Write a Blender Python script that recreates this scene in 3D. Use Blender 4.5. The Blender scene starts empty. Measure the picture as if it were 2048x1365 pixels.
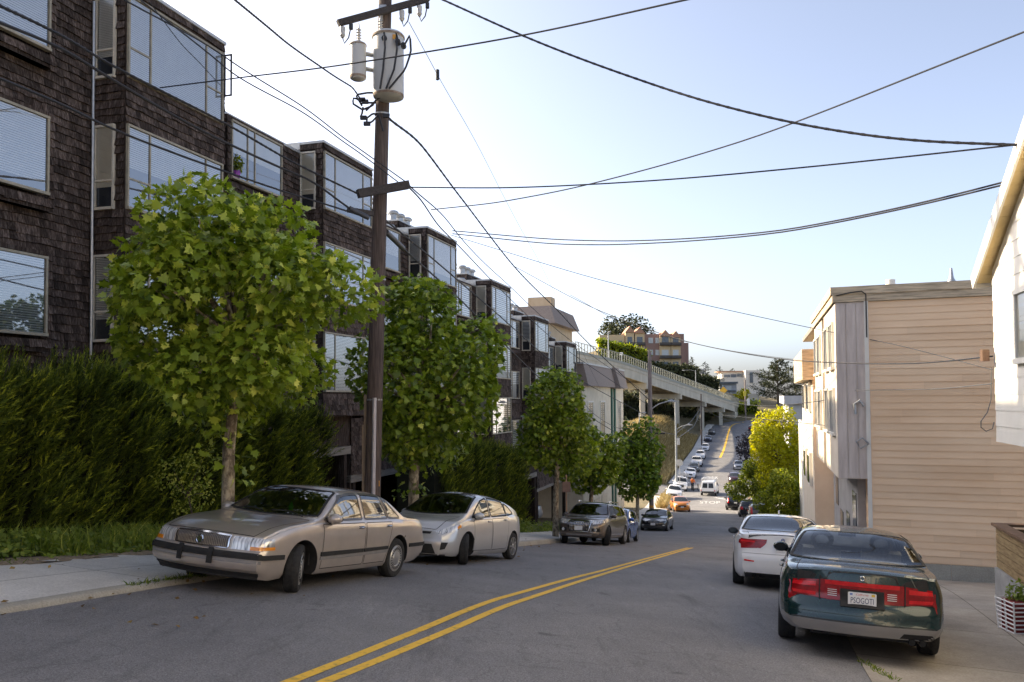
import bpy, bmesh, math, random, os
import numpy as np
from mathutils import Vector, Matrix
from mathutils.bvhtree import BVHTree
R = math.radians
random.seed(7); rng = np.random.default_rng(7)
S = bpy.context.scene
COL = S.collection

# ------------------------------------------------------------------ camera model (pixels of the 2048x1365 photograph)
F, CX, CY = 1653.0, 1024.0, 682.5
PITCH, ROLL, HOR = R(2.0), R(0.40), 798.0
SH = HOR - CY - F * math.tan(PITCH)
_f = Vector((0, math.cos(PITCH), math.sin(PITCH))); _u0 = Vector((0, -math.sin(PITCH), math.cos(PITCH))); _r0 = Vector((1, 0, 0))
_r = _r0 * math.cos(ROLL) - _u0 * math.sin(ROLL); _u = _u0 * math.cos(ROLL) + _r0 * math.sin(ROLL)
def P(px, py, Y):
    d = _f * F + _r * (px - CX) + _u * (CY + SH - py)
    return d * (Y / d.y)
def proj(p):
    p = Vector(p); k = F / p.dot(_f)
    return (CX + p.dot(_r) * k, CY + SH - p.dot(_u) * k)

# ------------------------------------------------------------------ curves
def pchip(pts):
    pts = sorted(pts); x = np.array([p[0] for p in pts], float); y = np.array([p[1] for p in pts], float)
    h = np.diff(x); d = np.diff(y) / h; n = len(x); m = np.zeros(n)
    for k in range(1, n - 1):
        if d[k-1] * d[k] > 0:
            w1, w2 = 2*h[k] + h[k-1], h[k] + 2*h[k-1]
            m[k] = (w1 + w2) / (w1 / d[k-1] + w2 / d[k])
    m[0], m[-1] = d[0], d[-1]
    def f(v):
        v = min(max(v, x[0]), x[-1]); k = min(int(np.searchsorted(x, v, side='right')) - 1, n - 2); k = max(k, 0)
        t = (v - x[k]) / h[k]
        return float((1+2*t)*(1-t)**2*y[k] + t*(1-t)**2*h[k]*m[k] + t*t*(3-2*t)*y[k+1] + t*t*(t-1)*h[k]*m[k+1])
    return f
def lin(pts):
    x = [p[0] for p in pts]; y = [p[1] for p in pts]
    return lambda v: float(np.interp(v, x, y))
def sstep(a, b, v):
    t = min(max((v - a) / (b - a), 0), 1); return t*t*(3-2*t)
def resample(pts, n):
    pts = [Vector(p) for p in pts]; acc = [0]
    for a, b in zip(pts, pts[1:]): acc.append(acc[-1] + (b - a).length)
    out = []; tot = acc[-1] or 1e-9
    for i in range(n):
        t = tot * i / (n - 1); k = 0
        while k < len(pts) - 2 and acc[k+1] < t: k += 1
        s = (t - acc[k]) / ((acc[k+1] - acc[k]) or 1e-9)
        out.append(pts[k].lerp(pts[k+1], min(max(s, 0), 1)))
    return out

# ------------------------------------------------------------------ materials
MATS = {}
def nmat(name):
    m = bpy.data.materials.new(name); m.use_nodes = True; nt = m.node_tree; nt.nodes.clear()
    out = nt.nodes.new('ShaderNodeOutputMaterial'); MATS[name] = m
    return m, nt, out
def nd(nt, t, **kw):
    n = nt.nodes.new(t)
    for k, v in kw.items():
        if k[0] == '_': setattr(n, k[1:], v)
        else: n.inputs[k.replace('__', ' ')].default_value = v
    return n
def ramp(nt, stops):
    n = nt.nodes.new('ShaderNodeValToRGB'); e = n.color_ramp.elements
    while len(e) < len(stops): e.new(0.5)
    for el, (p, c) in zip(e, stops): el.position = p; el.color = (*c, 1) if len(c) == 3 else c
    return n
def pm(name, c1, c2=None, scale=4.0, rough=0.6, metal=0.0, bump=0.0, bscale=40.0, coat=0.0, spec=0.5, stretch=(1,1,1), detail=6, tint=0.0, lo=0.35, hi=0.65, sheen=0):
    """general purpose procedural surface: two colours mixed by noise, optional per-face 'tint', bump"""
    if name in MATS: return MATS[name]
    m, nt, out = nmat(name); b = nd(nt, 'ShaderNodeBsdfPrincipled', Roughness=rough, Metallic=metal)
    b.inputs['Coat Weight'].default_value = coat; b.inputs['Coat Roughness'].default_value = 0.04; b.inputs['Specular IOR Level'].default_value = spec
    tc = nd(nt, 'ShaderNodeTexCoord'); mp = nd(nt, 'ShaderNodeMapping'); mp.inputs['Scale'].default_value = stretch
    nt.links.new(tc.outputs['Object'], mp.inputs['Vector'])
    c2 = c2 or tuple(min(1, v*1.18) for v in c1)
    nz = nd(nt, 'ShaderNodeTexNoise', Scale=scale, Detail=detail, Roughness=0.62); nt.links.new(mp.outputs[0], nz.inputs['Vector'])
    rp = ramp(nt, [(lo, c1), (hi, c2)]); nt.links.new(nz.outputs['Fac'], rp.inputs[0]); col = rp.outputs[0]
    if tint:
        at = nd(nt, 'ShaderNodeAttribute', _attribute_name='tint'); mr = nd(nt, 'ShaderNodeMapRange'); mr.inputs['To Min'].default_value = 1 - tint; mr.inputs['To Max'].default_value = 1 + tint
        nt.links.new(at.outputs['Fac'], mr.inputs[0]); mx = nd(nt, 'ShaderNodeVectorMath', _operation='SCALE')
        nt.links.new(col, mx.inputs[0]); nt.links.new(mr.outputs[0], mx.inputs['Scale']); col = mx.outputs[0]
    nt.links.new(col, b.inputs['Base Color'])
    if bump:
        n2 = nd(nt, 'ShaderNodeTexNoise', Scale=bscale, Detail=4); nt.links.new(mp.outputs[0], n2.inputs['Vector'])
        bp = nd(nt, 'ShaderNodeBump', Strength=bump, Distance=0.02); nt.links.new(n2.outputs['Fac'], bp.inputs['Height']); nt.links.new(bp.outputs[0], b.inputs['Normal'])
    nt.links.new(b.outputs[0], out.inputs[0]); return m
def leafmat(name, c_dark, c_mid, c_light, trans=0.35, rough=0.5):
    if name in MATS: return MATS[name]
    m, nt, out = nmat(name)
    at = nd(nt, 'ShaderNodeAttribute', _attribute_name='tint'); rp = ramp(nt, [(0.0, c_dark), (0.6, c_mid), (1.0, c_light)]); nt.links.new(at.outputs['Fac'], rp.inputs[0])
    b = nd(nt, 'ShaderNodeBsdfPrincipled', Roughness=rough); b.inputs['Specular IOR Level'].default_value = 0.35; nt.links.new(rp.outputs[0], b.inputs['Base Color'])
    t = nd(nt, 'ShaderNodeBsdfTranslucent'); hs = nd(nt, 'ShaderNodeHueSaturation', Value=1.5, Saturation=1.1); nt.links.new(rp.outputs[0], hs.inputs['Color']); nt.links.new(hs.outputs[0], t.inputs[0])
    mx = nd(nt, 'ShaderNodeMixShader'); mx.inputs[0].default_value = trans
    nt.links.new(b.outputs[0], mx.inputs[1]); nt.links.new(t.outputs[0], mx.inputs[2]); nt.links.new(mx.outputs[0], out.inputs[0]); return m
def glassmat(name, tcol, refl=0.08, rough=0.015):
    if name in MATS: return MATS[name]
    m, nt, out = nmat(name)
    t = nd(nt, 'ShaderNodeBsdfTransparent', Color=(*tcol, 1)); g = nd(nt, 'ShaderNodeBsdfGlossy', Roughness=rough, Color=(0.95, 0.97, 1, 1))
    lw = nd(nt, 'ShaderNodeFresnel', IOR=1.5); mr = nd(nt, 'ShaderNodeMapRange'); mr.inputs['To Min'].default_value = refl; mr.inputs['To Max'].default_value = 1.0; nt.links.new(lw.outputs[0], mr.inputs[0])
    mx = nd(nt, 'ShaderNodeMixShader'); nt.links.new(mr.outputs[0], mx.inputs[0]); nt.links.new(t.outputs[0], mx.inputs[1]); nt.links.new(g.outputs[0], mx.inputs[2]); nt.links.new(mx.outputs[0], out.inputs[0]); return m
def paint(name, c, metal=0.35, rough=0.32, dirt=0.12, coat=1.0):
    if name in MATS: return MATS[name]
    m, nt, out = nmat(name); b = nd(nt, 'ShaderNodeBsdfPrincipled', Metallic=metal, Roughness=rough); b.inputs['Coat Weight'].default_value = coat; b.inputs['Coat Roughness'].default_value = 0.03
    tc = nd(nt, 'ShaderNodeTexCoord'); nz = nd(nt, 'ShaderNodeTexNoise', Scale=2.5, Detail=8, Roughness=0.7); nt.links.new(tc.outputs['Object'], nz.inputs['Vector'])
    d = tuple(v*(1-dirt) + 0.30*dirt*0.4 for v in c); rp = ramp(nt, [(0.4, d), (0.62, c)]); nt.links.new(nz.outputs['Fac'], rp.inputs[0]); nt.links.new(rp.outputs[0], b.inputs['Base Color'])
    n2 = nd(nt, 'ShaderNodeTexNoise', Scale=900.0, Detail=1); nt.links.new(tc.outputs['Object'], n2.inputs['Vector'])
    mr = nd(nt, 'ShaderNodeMapRange'); mr.inputs['To Min'].default_value = rough*0.8; mr.inputs['To Max'].default_value = rough*1.35; nt.links.new(nz.outputs['Fac'], mr.inputs[0]); nt.links.new(mr.outputs[0], b.inputs['Roughness'])
    nt.links.new(b.outputs[0], out.inputs[0]); return m

# ------------------------------------------------------------------ objects
def tag(o, label=None, cat=None, group=None, kind=None):
    if label: o['label'] = label
    if cat: o['category'] = cat
    if group: o['group'] = group
    if kind: o['kind'] = kind
    return o
def thing(name, label, cat, loc=(0,0,0), rz=0.0, group=None, kind=None):
    o = bpy.data.objects.new(name, None); COL.objects.link(o); o.location = loc; o.rotation_euler = (0, 0, rz); o.empty_display_size = 0.2
    return tag(o, label, cat, group, kind)
def copy_tree(o, parent=None):
    c = o.copy(); COL.objects.link(c)
    if parent is not None: c.parent = parent
    for ch in list(o.children): copy_tree(ch, c)
    return c
class MB:
    def __init__(s): s.v = []; s.f = []; s.m = []; s.t = []
    def add(s, vs, fs, mi=0, tint=0.5):
        n = len(s.v); s.v.extend([tuple(v) for v in vs])
        for f in fs: s.f.append(tuple(i + n for i in f)); s.m.append(mi); s.t.append(tint)
        return s
    def box(s, c, d, mi=0, rot=None, tint=0.5):
        hx, hy, hz = d[0]/2, d[1]/2, d[2]/2; vs = [Vector((x, y, z)) for x in (-hx, hx) for y in (-hy, hy) for z in (-hz, hz)]
        if rot is not None: vs = [rot @ v for v in vs]
        c = Vector(c)
        return s.add([v + c for v in vs], [(0,1,3,2),(4,6,7,5),(0,4,5,1),(2,3,7,6),(0,2,6,4),(1,5,7,3)], mi, tint)
    def bb(s, x0, x1, y0, y1, z0, z1, mi=0, tint=0.5): return s.box(((x0+x1)/2, (y0+y1)/2, (z0+z1)/2), (abs(x1-x0), abs(y1-y0), abs(z1-z0)), mi, None, tint)
    def tube(s, pts, r, n=8, mi=0, caps=True):
        pts = [Vector(p) for p in pts]; rr = r if isinstance(r, (list, tuple)) else [r]*len(pts); rings = []; up = Vector((0.123, 0.31, 0.94))
        for i, p in enumerate(pts):
            d = (pts[min(i+1, len(pts)-1)] - pts[max(i-1, 0)])
            d = d.normalized() if d.length > 1e-9 else Vector((0,0,1))
            a = d.cross(up if abs(d.dot(up)) < 0.95 else Vector((1,0,0))).normalized(); b = d.cross(a)
            rings.append([p + (a*math.cos(2*math.pi*k/n) + b*math.sin(2*math.pi*k/n))*rr[i] for k in range(n)])
        vs = [v for rg in rings for v in rg]; fs = []
        for i in range(len(pts)-1):
            for k in range(n):
                k2 = (k+1) % n; fs.append((i*n+k, (i+1)*n+k, (i+1)*n+k2, i*n+k2))
        if caps: fs.append(tuple(range(n))); fs.append(tuple(reversed(range((len(pts)-1)*n, len(pts)*n))))
        return s.add(vs, fs, mi)
    def lathe(s, prof, c=(0,0,0), axis='z', n=24, mi=0, close=False):
        """prof: (radius, height) pairs"""
        vs = []; c = Vector(c)
        for r, h in prof:
            for k in range(n):
                a = 2*math.pi*k/n; p = (r*math.cos(a), r*math.sin(a), h)
                p = p if axis == 'z' else ((p[0], h, p[1]) if axis == 'y' else (h, p[0], p[1])); vs.append(Vector(p) + c)
        fs = [(i*n+k, i*n+(k+1) % n, (i+1)*n+(k+1) % n, (i+1)*n+k) for i in range(len(prof)-1) for k in range(n)]
        if not close:
            if prof[0][0] > 1e-6: fs.append(tuple(reversed(range(n))))
            if prof[-1][0] > 1e-6: fs.append(tuple(range((len(prof)-1)*n, len(prof)*n)))
        return s.add(vs, fs, mi)
    def grid(s, rows, mi=0):
        n = len(rows[0]); return s.add([p for r in rows for p in r], [(i*n+j, i*n+j+1, (i+1)*n+j+1, (i+1)*n+j) for i in range(len(rows)-1) for j in range(n-1)], mi)
    def prism(s, poly, axis, a, b, mi=0):
        """poly: 2D outline; extruded along axis from a to b"""
        def mk(p, h): return (h, p[0], p[1]) if axis == 'x' else ((p[0], h, p[1]) if axis == 'y' else (p[0], p[1], h))
        n = len(poly); return s.add([mk(p, a) for p in poly] + [mk(p, b) for p in poly], [tuple(range(n)), tuple(reversed(range(n, 2*n)))] + [(i, i+n, (i+1) % n + n, (i+1) % n) for i in range(n)], mi)
    def build(s, name, mats, parent=None, smooth=False, org=None, angle=40, tint=False, fixn=True):
        me = bpy.data.meshes.new(name); v = s.v
        if org is not None: o = Vector(org); v = [tuple(Vector(p) - o) for p in v]
        me.from_pydata(v, [], s.f)
        mats = mats if isinstance(mats, (list, tuple)) else [mats]
        for m in mats: me.materials.append(m)
        if len(mats) > 1: me.polygons.foreach_set('material_index', s.m)
        if tint: a = me.attributes.new('tint', 'FLOAT', 'FACE'); a.data.foreach_set('value', s.t)
        if fixn:
            bm = bmesh.new(); bm.from_mesh(me); bmesh.ops.recalc_face_normals(bm, faces=bm.faces); bm.to_mesh(me); bm.free()
        if smooth: me.shade_smooth(); me.set_sharp_from_angle(angle=R(angle))
        me.update(); ob = bpy.data.objects.new(name, me); COL.objects.link(ob)
        if parent is not None: ob.parent = parent
        return ob
def text_mesh(txt, size, extrude=0.0, shear=0.0, width=None):
    cu = bpy.data.curves.new('txt', 'FONT'); cu.body = txt; cu.size = size; cu.align_x = 'CENTER'; cu.align_y = 'CENTER'; cu.extrude = extrude; cu.shear = shear; cu.resolution_u = 3
    ob = bpy.data.objects.new('txt', cu); COL.objects.link(ob); dg = bpy.context.evaluated_depsgraph_get(); me = bpy.data.meshes.new_from_object(ob.evaluated_get(dg))
    vs = [v.co.copy() for v in me.vertices]; fs = [tuple(p.vertices) for p in me.polygons]; bpy.data.objects.remove(ob); bpy.data.curves.remove(cu); bpy.data.meshes.remove(me)
    if width:
        x0 = min(v.x for v in vs); x1 = max(v.x for v in vs); k = width / (x1 - x0); vs = [Vector(((v.x - (x0+x1)/2)*k, v.y, v.z)) for v in vs]
    return vs, fs
# ------------------------------------------------------------------ material palette
BLK = pm('black_rubber', (0.012,0.012,0.013), (0.022,0.022,0.022), 12, 0.75)
TYRE = pm('tyre_rubber', (0.014,0.014,0.015), (0.03,0.03,0.03), 20, 0.85)
WIRE = pm('cable_black', (0.012,0.013,0.018), (0.02,0.02,0.026), 3, 0.6)
WIREG = pm('cable_grey', (0.06,0.065,0.075), (0.09,0.09,0.1), 3, 0.6)
DARK = pm('dark_void', (0.008,0.008,0.008), (0.012,0.011,0.01), 3, 0.9)
CHROME = pm('chrome', (0.75,0.75,0.76), (0.82,0.82,0.82), 6, 0.12, metal=1)
ALU = pm('alloy_wheel', (0.42,0.42,0.43), (0.52,0.52,0.52), 6, 0.33, metal=0.8)
HUB = pm('hubcap', (0.46,0.45,0.43), (0.56,0.55,0.53), 6, 0.3, metal=0.7)
SEATC = pm('seat_cloth', (0.09,0.09,0.1), (0.13,0.13,0.14), 30, 0.9)
SEATT = pm('seat_tan', (0.22,0.2,0.17), (0.28,0.25,0.21), 30, 0.9)
PLAS = pm('dark_plastic', (0.018,0.018,0.02), (0.03,0.03,0.032), 15, 0.55)
CARGL = glassmat('car_glass', (0.46,0.52,0.53), 0.11)
CARGLD = glassmat('car_glass_dark', (0.14,0.16,0.17), 0.12)
FARGL = pm('far_glass', (0.02,0.025,0.03), (0.03,0.035,0.04), 3, 0.06)
LAMPC = pm('headlamp', (0.16,0.17,0.18), (0.86,0.86,0.85), 7, 0.1, metal=0.3, coat=1.0, lo=.30, hi=.60, detail=1, stretch=(.6,6,.6))
AMBER = pm('amber_lens', (0.75,0.26,0.02), (0.85,0.33,0.03), 20, 0.2, coat=1)
REDL = pm('red_lens', (0.20,0.003,0.005), (0.33,0.006,0.009), 14, 0.2, coat=.4)
REDB = pm('red_lens_bright', (0.55,0.008,0.012), (0.68,0.014,0.02), 14, 0.2, coat=.4)
PLATE = pm('plate_white', (0.72,0.73,0.74), (0.80,0.80,0.80), 30, 0.45)
NAVY = pm('plate_ink', (0.02,0.03,0.10), (0.03,0.04,0.13), 30, 0.5)
REDINK = pm('plate_red_ink', (0.55,0.06,0.05), (0.6,0.08,0.06), 30, 0.5)
YELS = pm('sticker_yellow', (0.8,0.55,0.05), (0.85,0.6,0.08), 30, 0.5)
STEEL = pm('galvanised_steel', (0.34,0.35,0.36), (0.44,0.45,0.46), 8, 0.42, metal=0.6)
def shingle_mat():
    m, nt, out = nmat('cedar_shingle'); b = nd(nt, 'ShaderNodeBsdfPrincipled', Roughness=0.92); b.inputs['Specular IOR Level'].default_value = 0.15
    tc = nd(nt, 'ShaderNodeTexCoord'); mp = nd(nt, 'ShaderNodeMapping'); mp.inputs['Scale'].default_value = (14, 14, 1.1); nt.links.new(tc.outputs['Object'], mp.inputs['Vector'])
    n1 = nd(nt, 'ShaderNodeTexNoise', Scale=2.2, Detail=7, Roughness=0.68); nt.links.new(mp.outputs[0], n1.inputs['Vector'])
    n2 = nd(nt, 'ShaderNodeTexNoise', Scale=0.55, Detail=3); nt.links.new(tc.outputs['Object'], n2.inputs['Vector'])
    r1 = ramp(nt, [(0.30, (0.018,0.013,0.011)), (0.50, (0.060,0.044,0.037)), (0.66, (0.15,0.122,0.108)), (0.80, (0.30,0.268,0.245))]); nt.links.new(n1.outputs['Fac'], r1.inputs[0])
    at = nd(nt, 'ShaderNodeAttribute', _attribute_name='tint'); ad = nd(nt, 'ShaderNodeMath', _operation='ADD'); nt.links.new(at.outputs['Fac'], ad.inputs[0]); nt.links.new(n2.outputs['Fac'], ad.inputs[1])
    mr = nd(nt, 'ShaderNodeMapRange'); mr.inputs['From Min'].default_value = 0.3; mr.inputs['From Max'].default_value = 1.6; mr.inputs['To Min'].default_value = 0.30; mr.inputs['To Max'].default_value = 1.65; nt.links.new(ad.outputs[0], mr.inputs[0])
    vm = nd(nt, 'ShaderNodeVectorMath', _operation='SCALE'); nt.links.new(r1.outputs[0], vm.inputs[0]); nt.links.new(mr.outputs[0], vm.inputs['Scale']); nt.links.new(vm.outputs[0], b.inputs['Base Color'])
    bp = nd(nt, 'ShaderNodeBump', Strength=0.6, Distance=0.012); nt.links.new(n1.outputs['Fac'], bp.inputs['Height']); nt.links.new(bp.outputs[0], b.inputs['Normal'])
    nt.links.new(b.outputs[0], out.inputs[0]); return m
SHIN = shingle_mat()
TRIM = pm('olive_window_trim', (0.26,0.235,0.18), (0.35,0.32,0.25), 7, 0.7)
FLASH = pm('roof_flashing', (0.42,0.43,0.43), (0.52,0.53,0.53), 5, 0.5, metal=0.2)
WINGL = glassmat('window_glass', (0.88,0.92,0.95), 0.24, 0.02)
WINFAR = glassmat('window_glass_bright', (0.85,0.88,0.9), 0.22, 0.02)
BLIND = pm('blind_white', (0.78,0.78,0.78), (0.84,0.84,0.83), 3, 0.7)
SHADE = pm('roller_shade', (0.74,0.68,0.56), (0.80,0.74,0.62), 3, 0.8)
ROOM = pm('room_dark', (0.03,0.035,0.045), (0.05,0.055,0.07), 2, 0.9)
def asphalt_mat(name, c1, c2):
    m, nt, out = nmat(name); b = nd(nt, 'ShaderNodeBsdfPrincipled', Roughness=0.88); b.inputs['Specular IOR Level'].default_value = 0.3
    tc = nd(nt, 'ShaderNodeTexCoord'); n1 = nd(nt, 'ShaderNodeTexNoise', Scale=0.35, Detail=8, Roughness=0.7); n2 = nd(nt, 'ShaderNodeTexNoise', Scale=55.0, Detail=4, Roughness=0.75); vo = nd(nt, 'ShaderNodeTexVoronoi', Scale=95.0)
    for n in (n1, n2, vo): nt.links.new(tc.outputs['Object'], n.inputs['Vector'])
    r1 = ramp(nt, [(0.35, c1), (0.68, c2)]); nt.links.new(n1.outputs['Fac'], r1.inputs[0])
    r2 = ramp(nt, [(0.26, (0.38,)*3), (0.50, (1.0,)*3), (0.76, (1.7,)*3)]); nt.links.new(n2.outputs['Fac'], r2.inputs[0])
    mx = nd(nt, 'ShaderNodeMix', _data_type='RGBA', _blend_type='MULTIPLY'); mx.inputs[0].default_value = 1; nt.links.new(r1.outputs[0], mx.inputs[6]); nt.links.new(r2.outputs[0], mx.inputs[7])
    # scuffs and oil stains, tyre-polished wear along the lanes
    n3 = nd(nt, 'ShaderNodeTexNoise', Scale=1.3, Detail=9, Roughness=0.8); mp = nd(nt, 'ShaderNodeMapping'); mp.inputs['Rotation'].default_value = (0, 0, R(17)); mp.inputs['Scale'].default_value = (1.6, 0.22, 1); nt.links.new(tc.outputs['Object'], mp.inputs['Vector']); nt.links.new(mp.outputs[0], n3.inputs['Vector'])
    r3 = ramp(nt, [(0.30, (0.62,)*3), (0.46, (1.0,)*3), (0.58, (1.0,)*3), (0.74, (1.42,1.40,1.36))]); nt.links.new(n3.outputs['Fac'], r3.inputs[0])
    m2 = nd(nt, 'ShaderNodeMix', _data_type='RGBA', _blend_type='MULTIPLY'); m2.inputs[0].default_value = 1; nt.links.new(mx.outputs[2], m2.inputs[6]); nt.links.new(r3.outputs[0], m2.inputs[7])
    # cracks
    wv = nd(nt, 'ShaderNodeTexVoronoi', Scale=0.23, _feature='DISTANCE_TO_EDGE'); nw = nd(nt, 'ShaderNodeTexNoise', Scale=1.1, Detail=6); nt.links.new(tc.outputs['Object'], nw.inputs['Vector'])
    vmx = nd(nt, 'ShaderNodeMix', _data_type='VECTOR'); vmx.inputs[0].default_value = 0.12; nt.links.new(tc.outputs['Object'], vmx.inputs[4]); nsc = nd(nt, 'ShaderNodeVectorMath', _operation='SCALE'); nsc.inputs['Scale'].default_value = 14; nt.links.new(nw.outputs['Color'], nsc.inputs[0]); nt.links.new(nsc.outputs[0], vmx.inputs[5]); nt.links.new(vmx.outputs[1], wv.inputs['Vector'])
    r4 = ramp(nt, [(0.0, (0.30,)*3), (0.006, (1,)*3)]); nt.links.new(wv.outputs['Distance'], r4.inputs[0])
    m3 = nd(nt, 'ShaderNodeMix', _data_type='RGBA', _blend_type='MULTIPLY'); m3.inputs[0].default_value = 0.32; nt.links.new(m2.outputs[2], m3.inputs[6]); nt.links.new(r4.outputs[0], m3.inputs[7])
    # oil drips: small dark blots of their own shape
    vs = nd(nt, 'ShaderNodeTexVoronoi', Scale=0.75); nt.links.new(vmx.outputs[1], vs.inputs['Vector']); r5 = ramp(nt, [(0.03, (0.52,)*3), (0.10, (1,)*3)]); nt.links.new(vs.outputs['Distance'], r5.inputs[0])
    m4 = nd(nt, 'ShaderNodeMix', _data_type='RGBA', _blend_type='MULTIPLY'); m4.inputs[0].default_value = .8; nt.links.new(m3.outputs[2], m4.inputs[6]); nt.links.new(r5.outputs[0], m4.inputs[7]); m3 = m4
    nt.links.new(m3.outputs[2], b.inputs['Base Color'])
    bp = nd(nt, 'ShaderNodeBump', Strength=0.55, Distance=0.012); nt.links.new(vo.outputs['Distance'], bp.inputs['Height']); nt.links.new(bp.outputs[0], b.inputs['Normal'])
    nt.links.new(b.outputs[0], out.inputs[0]); return m
ASPH = asphalt_mat('asphalt', (0.175,0.170,0.172), (0.245,0.238,0.236))
def concrete_mat(name, c1, c2, joint=0.0, rot=17.0):
    m, nt, out = nmat(name); b = nd(nt, 'ShaderNodeBsdfPrincipled', Roughness=0.9); b.inputs['Specular IOR Level'].default_value = 0.25
    tc = nd(nt, 'ShaderNodeTexCoord'); n1 = nd(nt, 'ShaderNodeTexNoise', Scale=0.9, Detail=9, Roughness=0.72); n2 = nd(nt, 'ShaderNodeTexNoise', Scale=40.0, Detail=4)
    for n in (n1, n2): nt.links.new(tc.outputs['Object'], n.inputs['Vector'])
    r1 = ramp(nt, [(0.32, c1), (0.66, c2)]); nt.links.new(n1.outputs['Fac'], r1.inputs[0]); r2 = ramp(nt, [(0.3, (0.82,)*3), (0.7, (1.12,)*3)]); nt.links.new(n2.outputs['Fac'], r2.inputs[0])
    mx = nd(nt, 'ShaderNodeMix', _data_type='RGBA', _blend_type='MULTIPLY'); mx.inputs[0].default_value = 1; nt.links.new(r1.outputs[0], mx.inputs[6]); nt.links.new(r2.outputs[0], mx.inputs[7]); last = mx.outputs[2]
    if joint:
        mp = nd(nt, 'ShaderNodeMapping'); mp.inputs['Rotation'].default_value = (0, 0, R(rot)); nt.links.new(tc.outputs['Object'], mp.inputs['Vector'])
        br = nd(nt, 'ShaderNodeTexBrick', Scale=1.0); br.offset = 0.0; br.inputs['Brick Width'].default_value = joint; br.inputs['Row Height'].default_value = joint*1.05; br.inputs['Mortar Size'].default_value = 0.010
        br.inputs['Color1'].default_value = (1,1,1,1); br.inputs['Color2'].default_value = (0.90,0.90,0.91,1); br.inputs['Mortar'].default_value = (0.38,0.36,0.33,1); nt.links.new(mp.outputs[0], br.inputs['Vector'])
        m2 = nd(nt, 'ShaderNodeMix', _data_type='RGBA', _blend_type='MULTIPLY'); m2.inputs[0].default_value = 1; nt.links.new(last, m2.inputs[6]); nt.links.new(br.outputs['Color'], m2.inputs[7]); last = m2.outputs[2]
    nt.links.new(last, b.inputs['Base Color']); bp = nd(nt, 'ShaderNodeBump', Strength=0.3, Distance=0.01); nt.links.new(n2.outputs['Fac'], bp.inputs['Height']); nt.links.new(bp.outputs[0], b.inputs['Normal'])
    nt.links.new(b.outputs[0], out.inputs[0]); return m
CONC = concrete_mat('pavement_concrete', (0.54,0.51,0.46), (0.72,0.69,0.63), 2.2)
CONCR = concrete_mat('apron_concrete', (0.27,0.24,0.20), (0.44,0.395,0.33), 2.6, 20)
CONCP = concrete_mat('plain_concrete', (0.30,0.28,0.24), (0.42,0.40,0.34))
DIRT = pm('dry_ground', (0.085,0.075,0.035), (0.20,0.155,0.08), 1.4, 0.95, bump=0.4)
YEL = pm('yellow_road_paint', (0.34,0.23,0.06), (0.80,0.48,0.04), 11, 0.75, detail=10, lo=0.30, hi=0.46, bump=0.2)
WHP = pm('white_road_paint', (0.42,0.42,0.41), (0.66,0.66,0.64), 6, 0.75, detail=9)
WOODP = pm('pole_timber', (0.045,0.032,0.028), (0.14,0.105,0.09), 5, 0.9, stretch=(9,9,0.35), bump=0.5, bscale=9)
BARK = pm('plane_bark', (0.13,0.10,0.07), (0.46,0.39,0.28), 8, 0.95, bump=0.9, bscale=22, stretch=(1,1,0.55), lo=.42, hi=.58)
BARK2 = pm('dark_bark', (0.06,0.045,0.035), (0.14,0.11,0.08), 8, 0.95, bump=0.5)
LEAF = leafmat('plane_leaf', (0.045,0.085,0.010), (0.25,0.34,0.034), (0.66,0.68,0.13), 0.28, 0.38)
LEAFS = leafmat('small_leaf', (0.09,0.14,0.02), (0.19,0.26,0.04), (0.45,0.46,0.09), 0.4)
LEAFY = leafmat('golden_leaf', (0.20,0.20,0.008), (0.52,0.50,0.014), (0.88,0.80,0.05), 0.42)
LEAFB = leafmat('bush_leaf', (0.055,0.085,0.008), (0.22,0.26,0.02), (0.60,0.56,0.04), 0.4)
HEDG = leafmat('cypress_spray', (0.014,0.026,0.004), (0.105,0.145,0.014), (0.46,0.50,0.05), 0.3, 0.7)
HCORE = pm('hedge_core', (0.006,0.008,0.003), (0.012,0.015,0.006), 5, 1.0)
CONIF = leafmat('conifer_needles', (0.022,0.032,0.012), (0.05,0.06,0.022), (0.13,0.125,0.05), 0.15, 0.7)
DRYG = leafmat('dry_grass', (0.20,0.15,0.06), (0.36,0.28,0.13), (0.55,0.45,0.24), 0.3, 0.8)
# ------------------------------------------------------------------ terrain (eye at the origin)
xl = lin([(-40,-19.9),(0,-7.9),(33.8,2.24),(46,5.5),(59.5,9.05),(83,15.4),(103,19.8),(117,23.6),(130,27.2),(150,32.4),(180,41.0),(225,53.4),(245,59.3),(252,62.5),(257,67),(260,74),(262,86),(264,110)])
zl = pchip([(-40,4.1),(0,-1.02),(8.64,-2.19),(10.8,-2.42),(13,-2.71),(15.7,-3.08),(18.4,-3.48),(26,-4.63),(33.8,-5.83),(39.8,-6.74),(59.5,-9.3),(78,-11.0),(89,-11.85),(97,-12.2),(105,-12.45),(117,-12.6),(130,-12.55),(150,-12.35),(165,-12.0),(180,-11.6),(195,-11.0),(225,-9.7),(250,-8.2),(264,-7.4),(320,-5)])
cf = lin([(-40,.075),(0,.076),(10,.086),(16.8,.068),(26,.06),(39,.045),(68,.02),(95,0),(400,0)])
Wd = lin([(-40,9.0),(12,9.0),(24,8.8),(60,9.3),(100,10.0),(150,10.5),(200,12),(264,13)])
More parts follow.
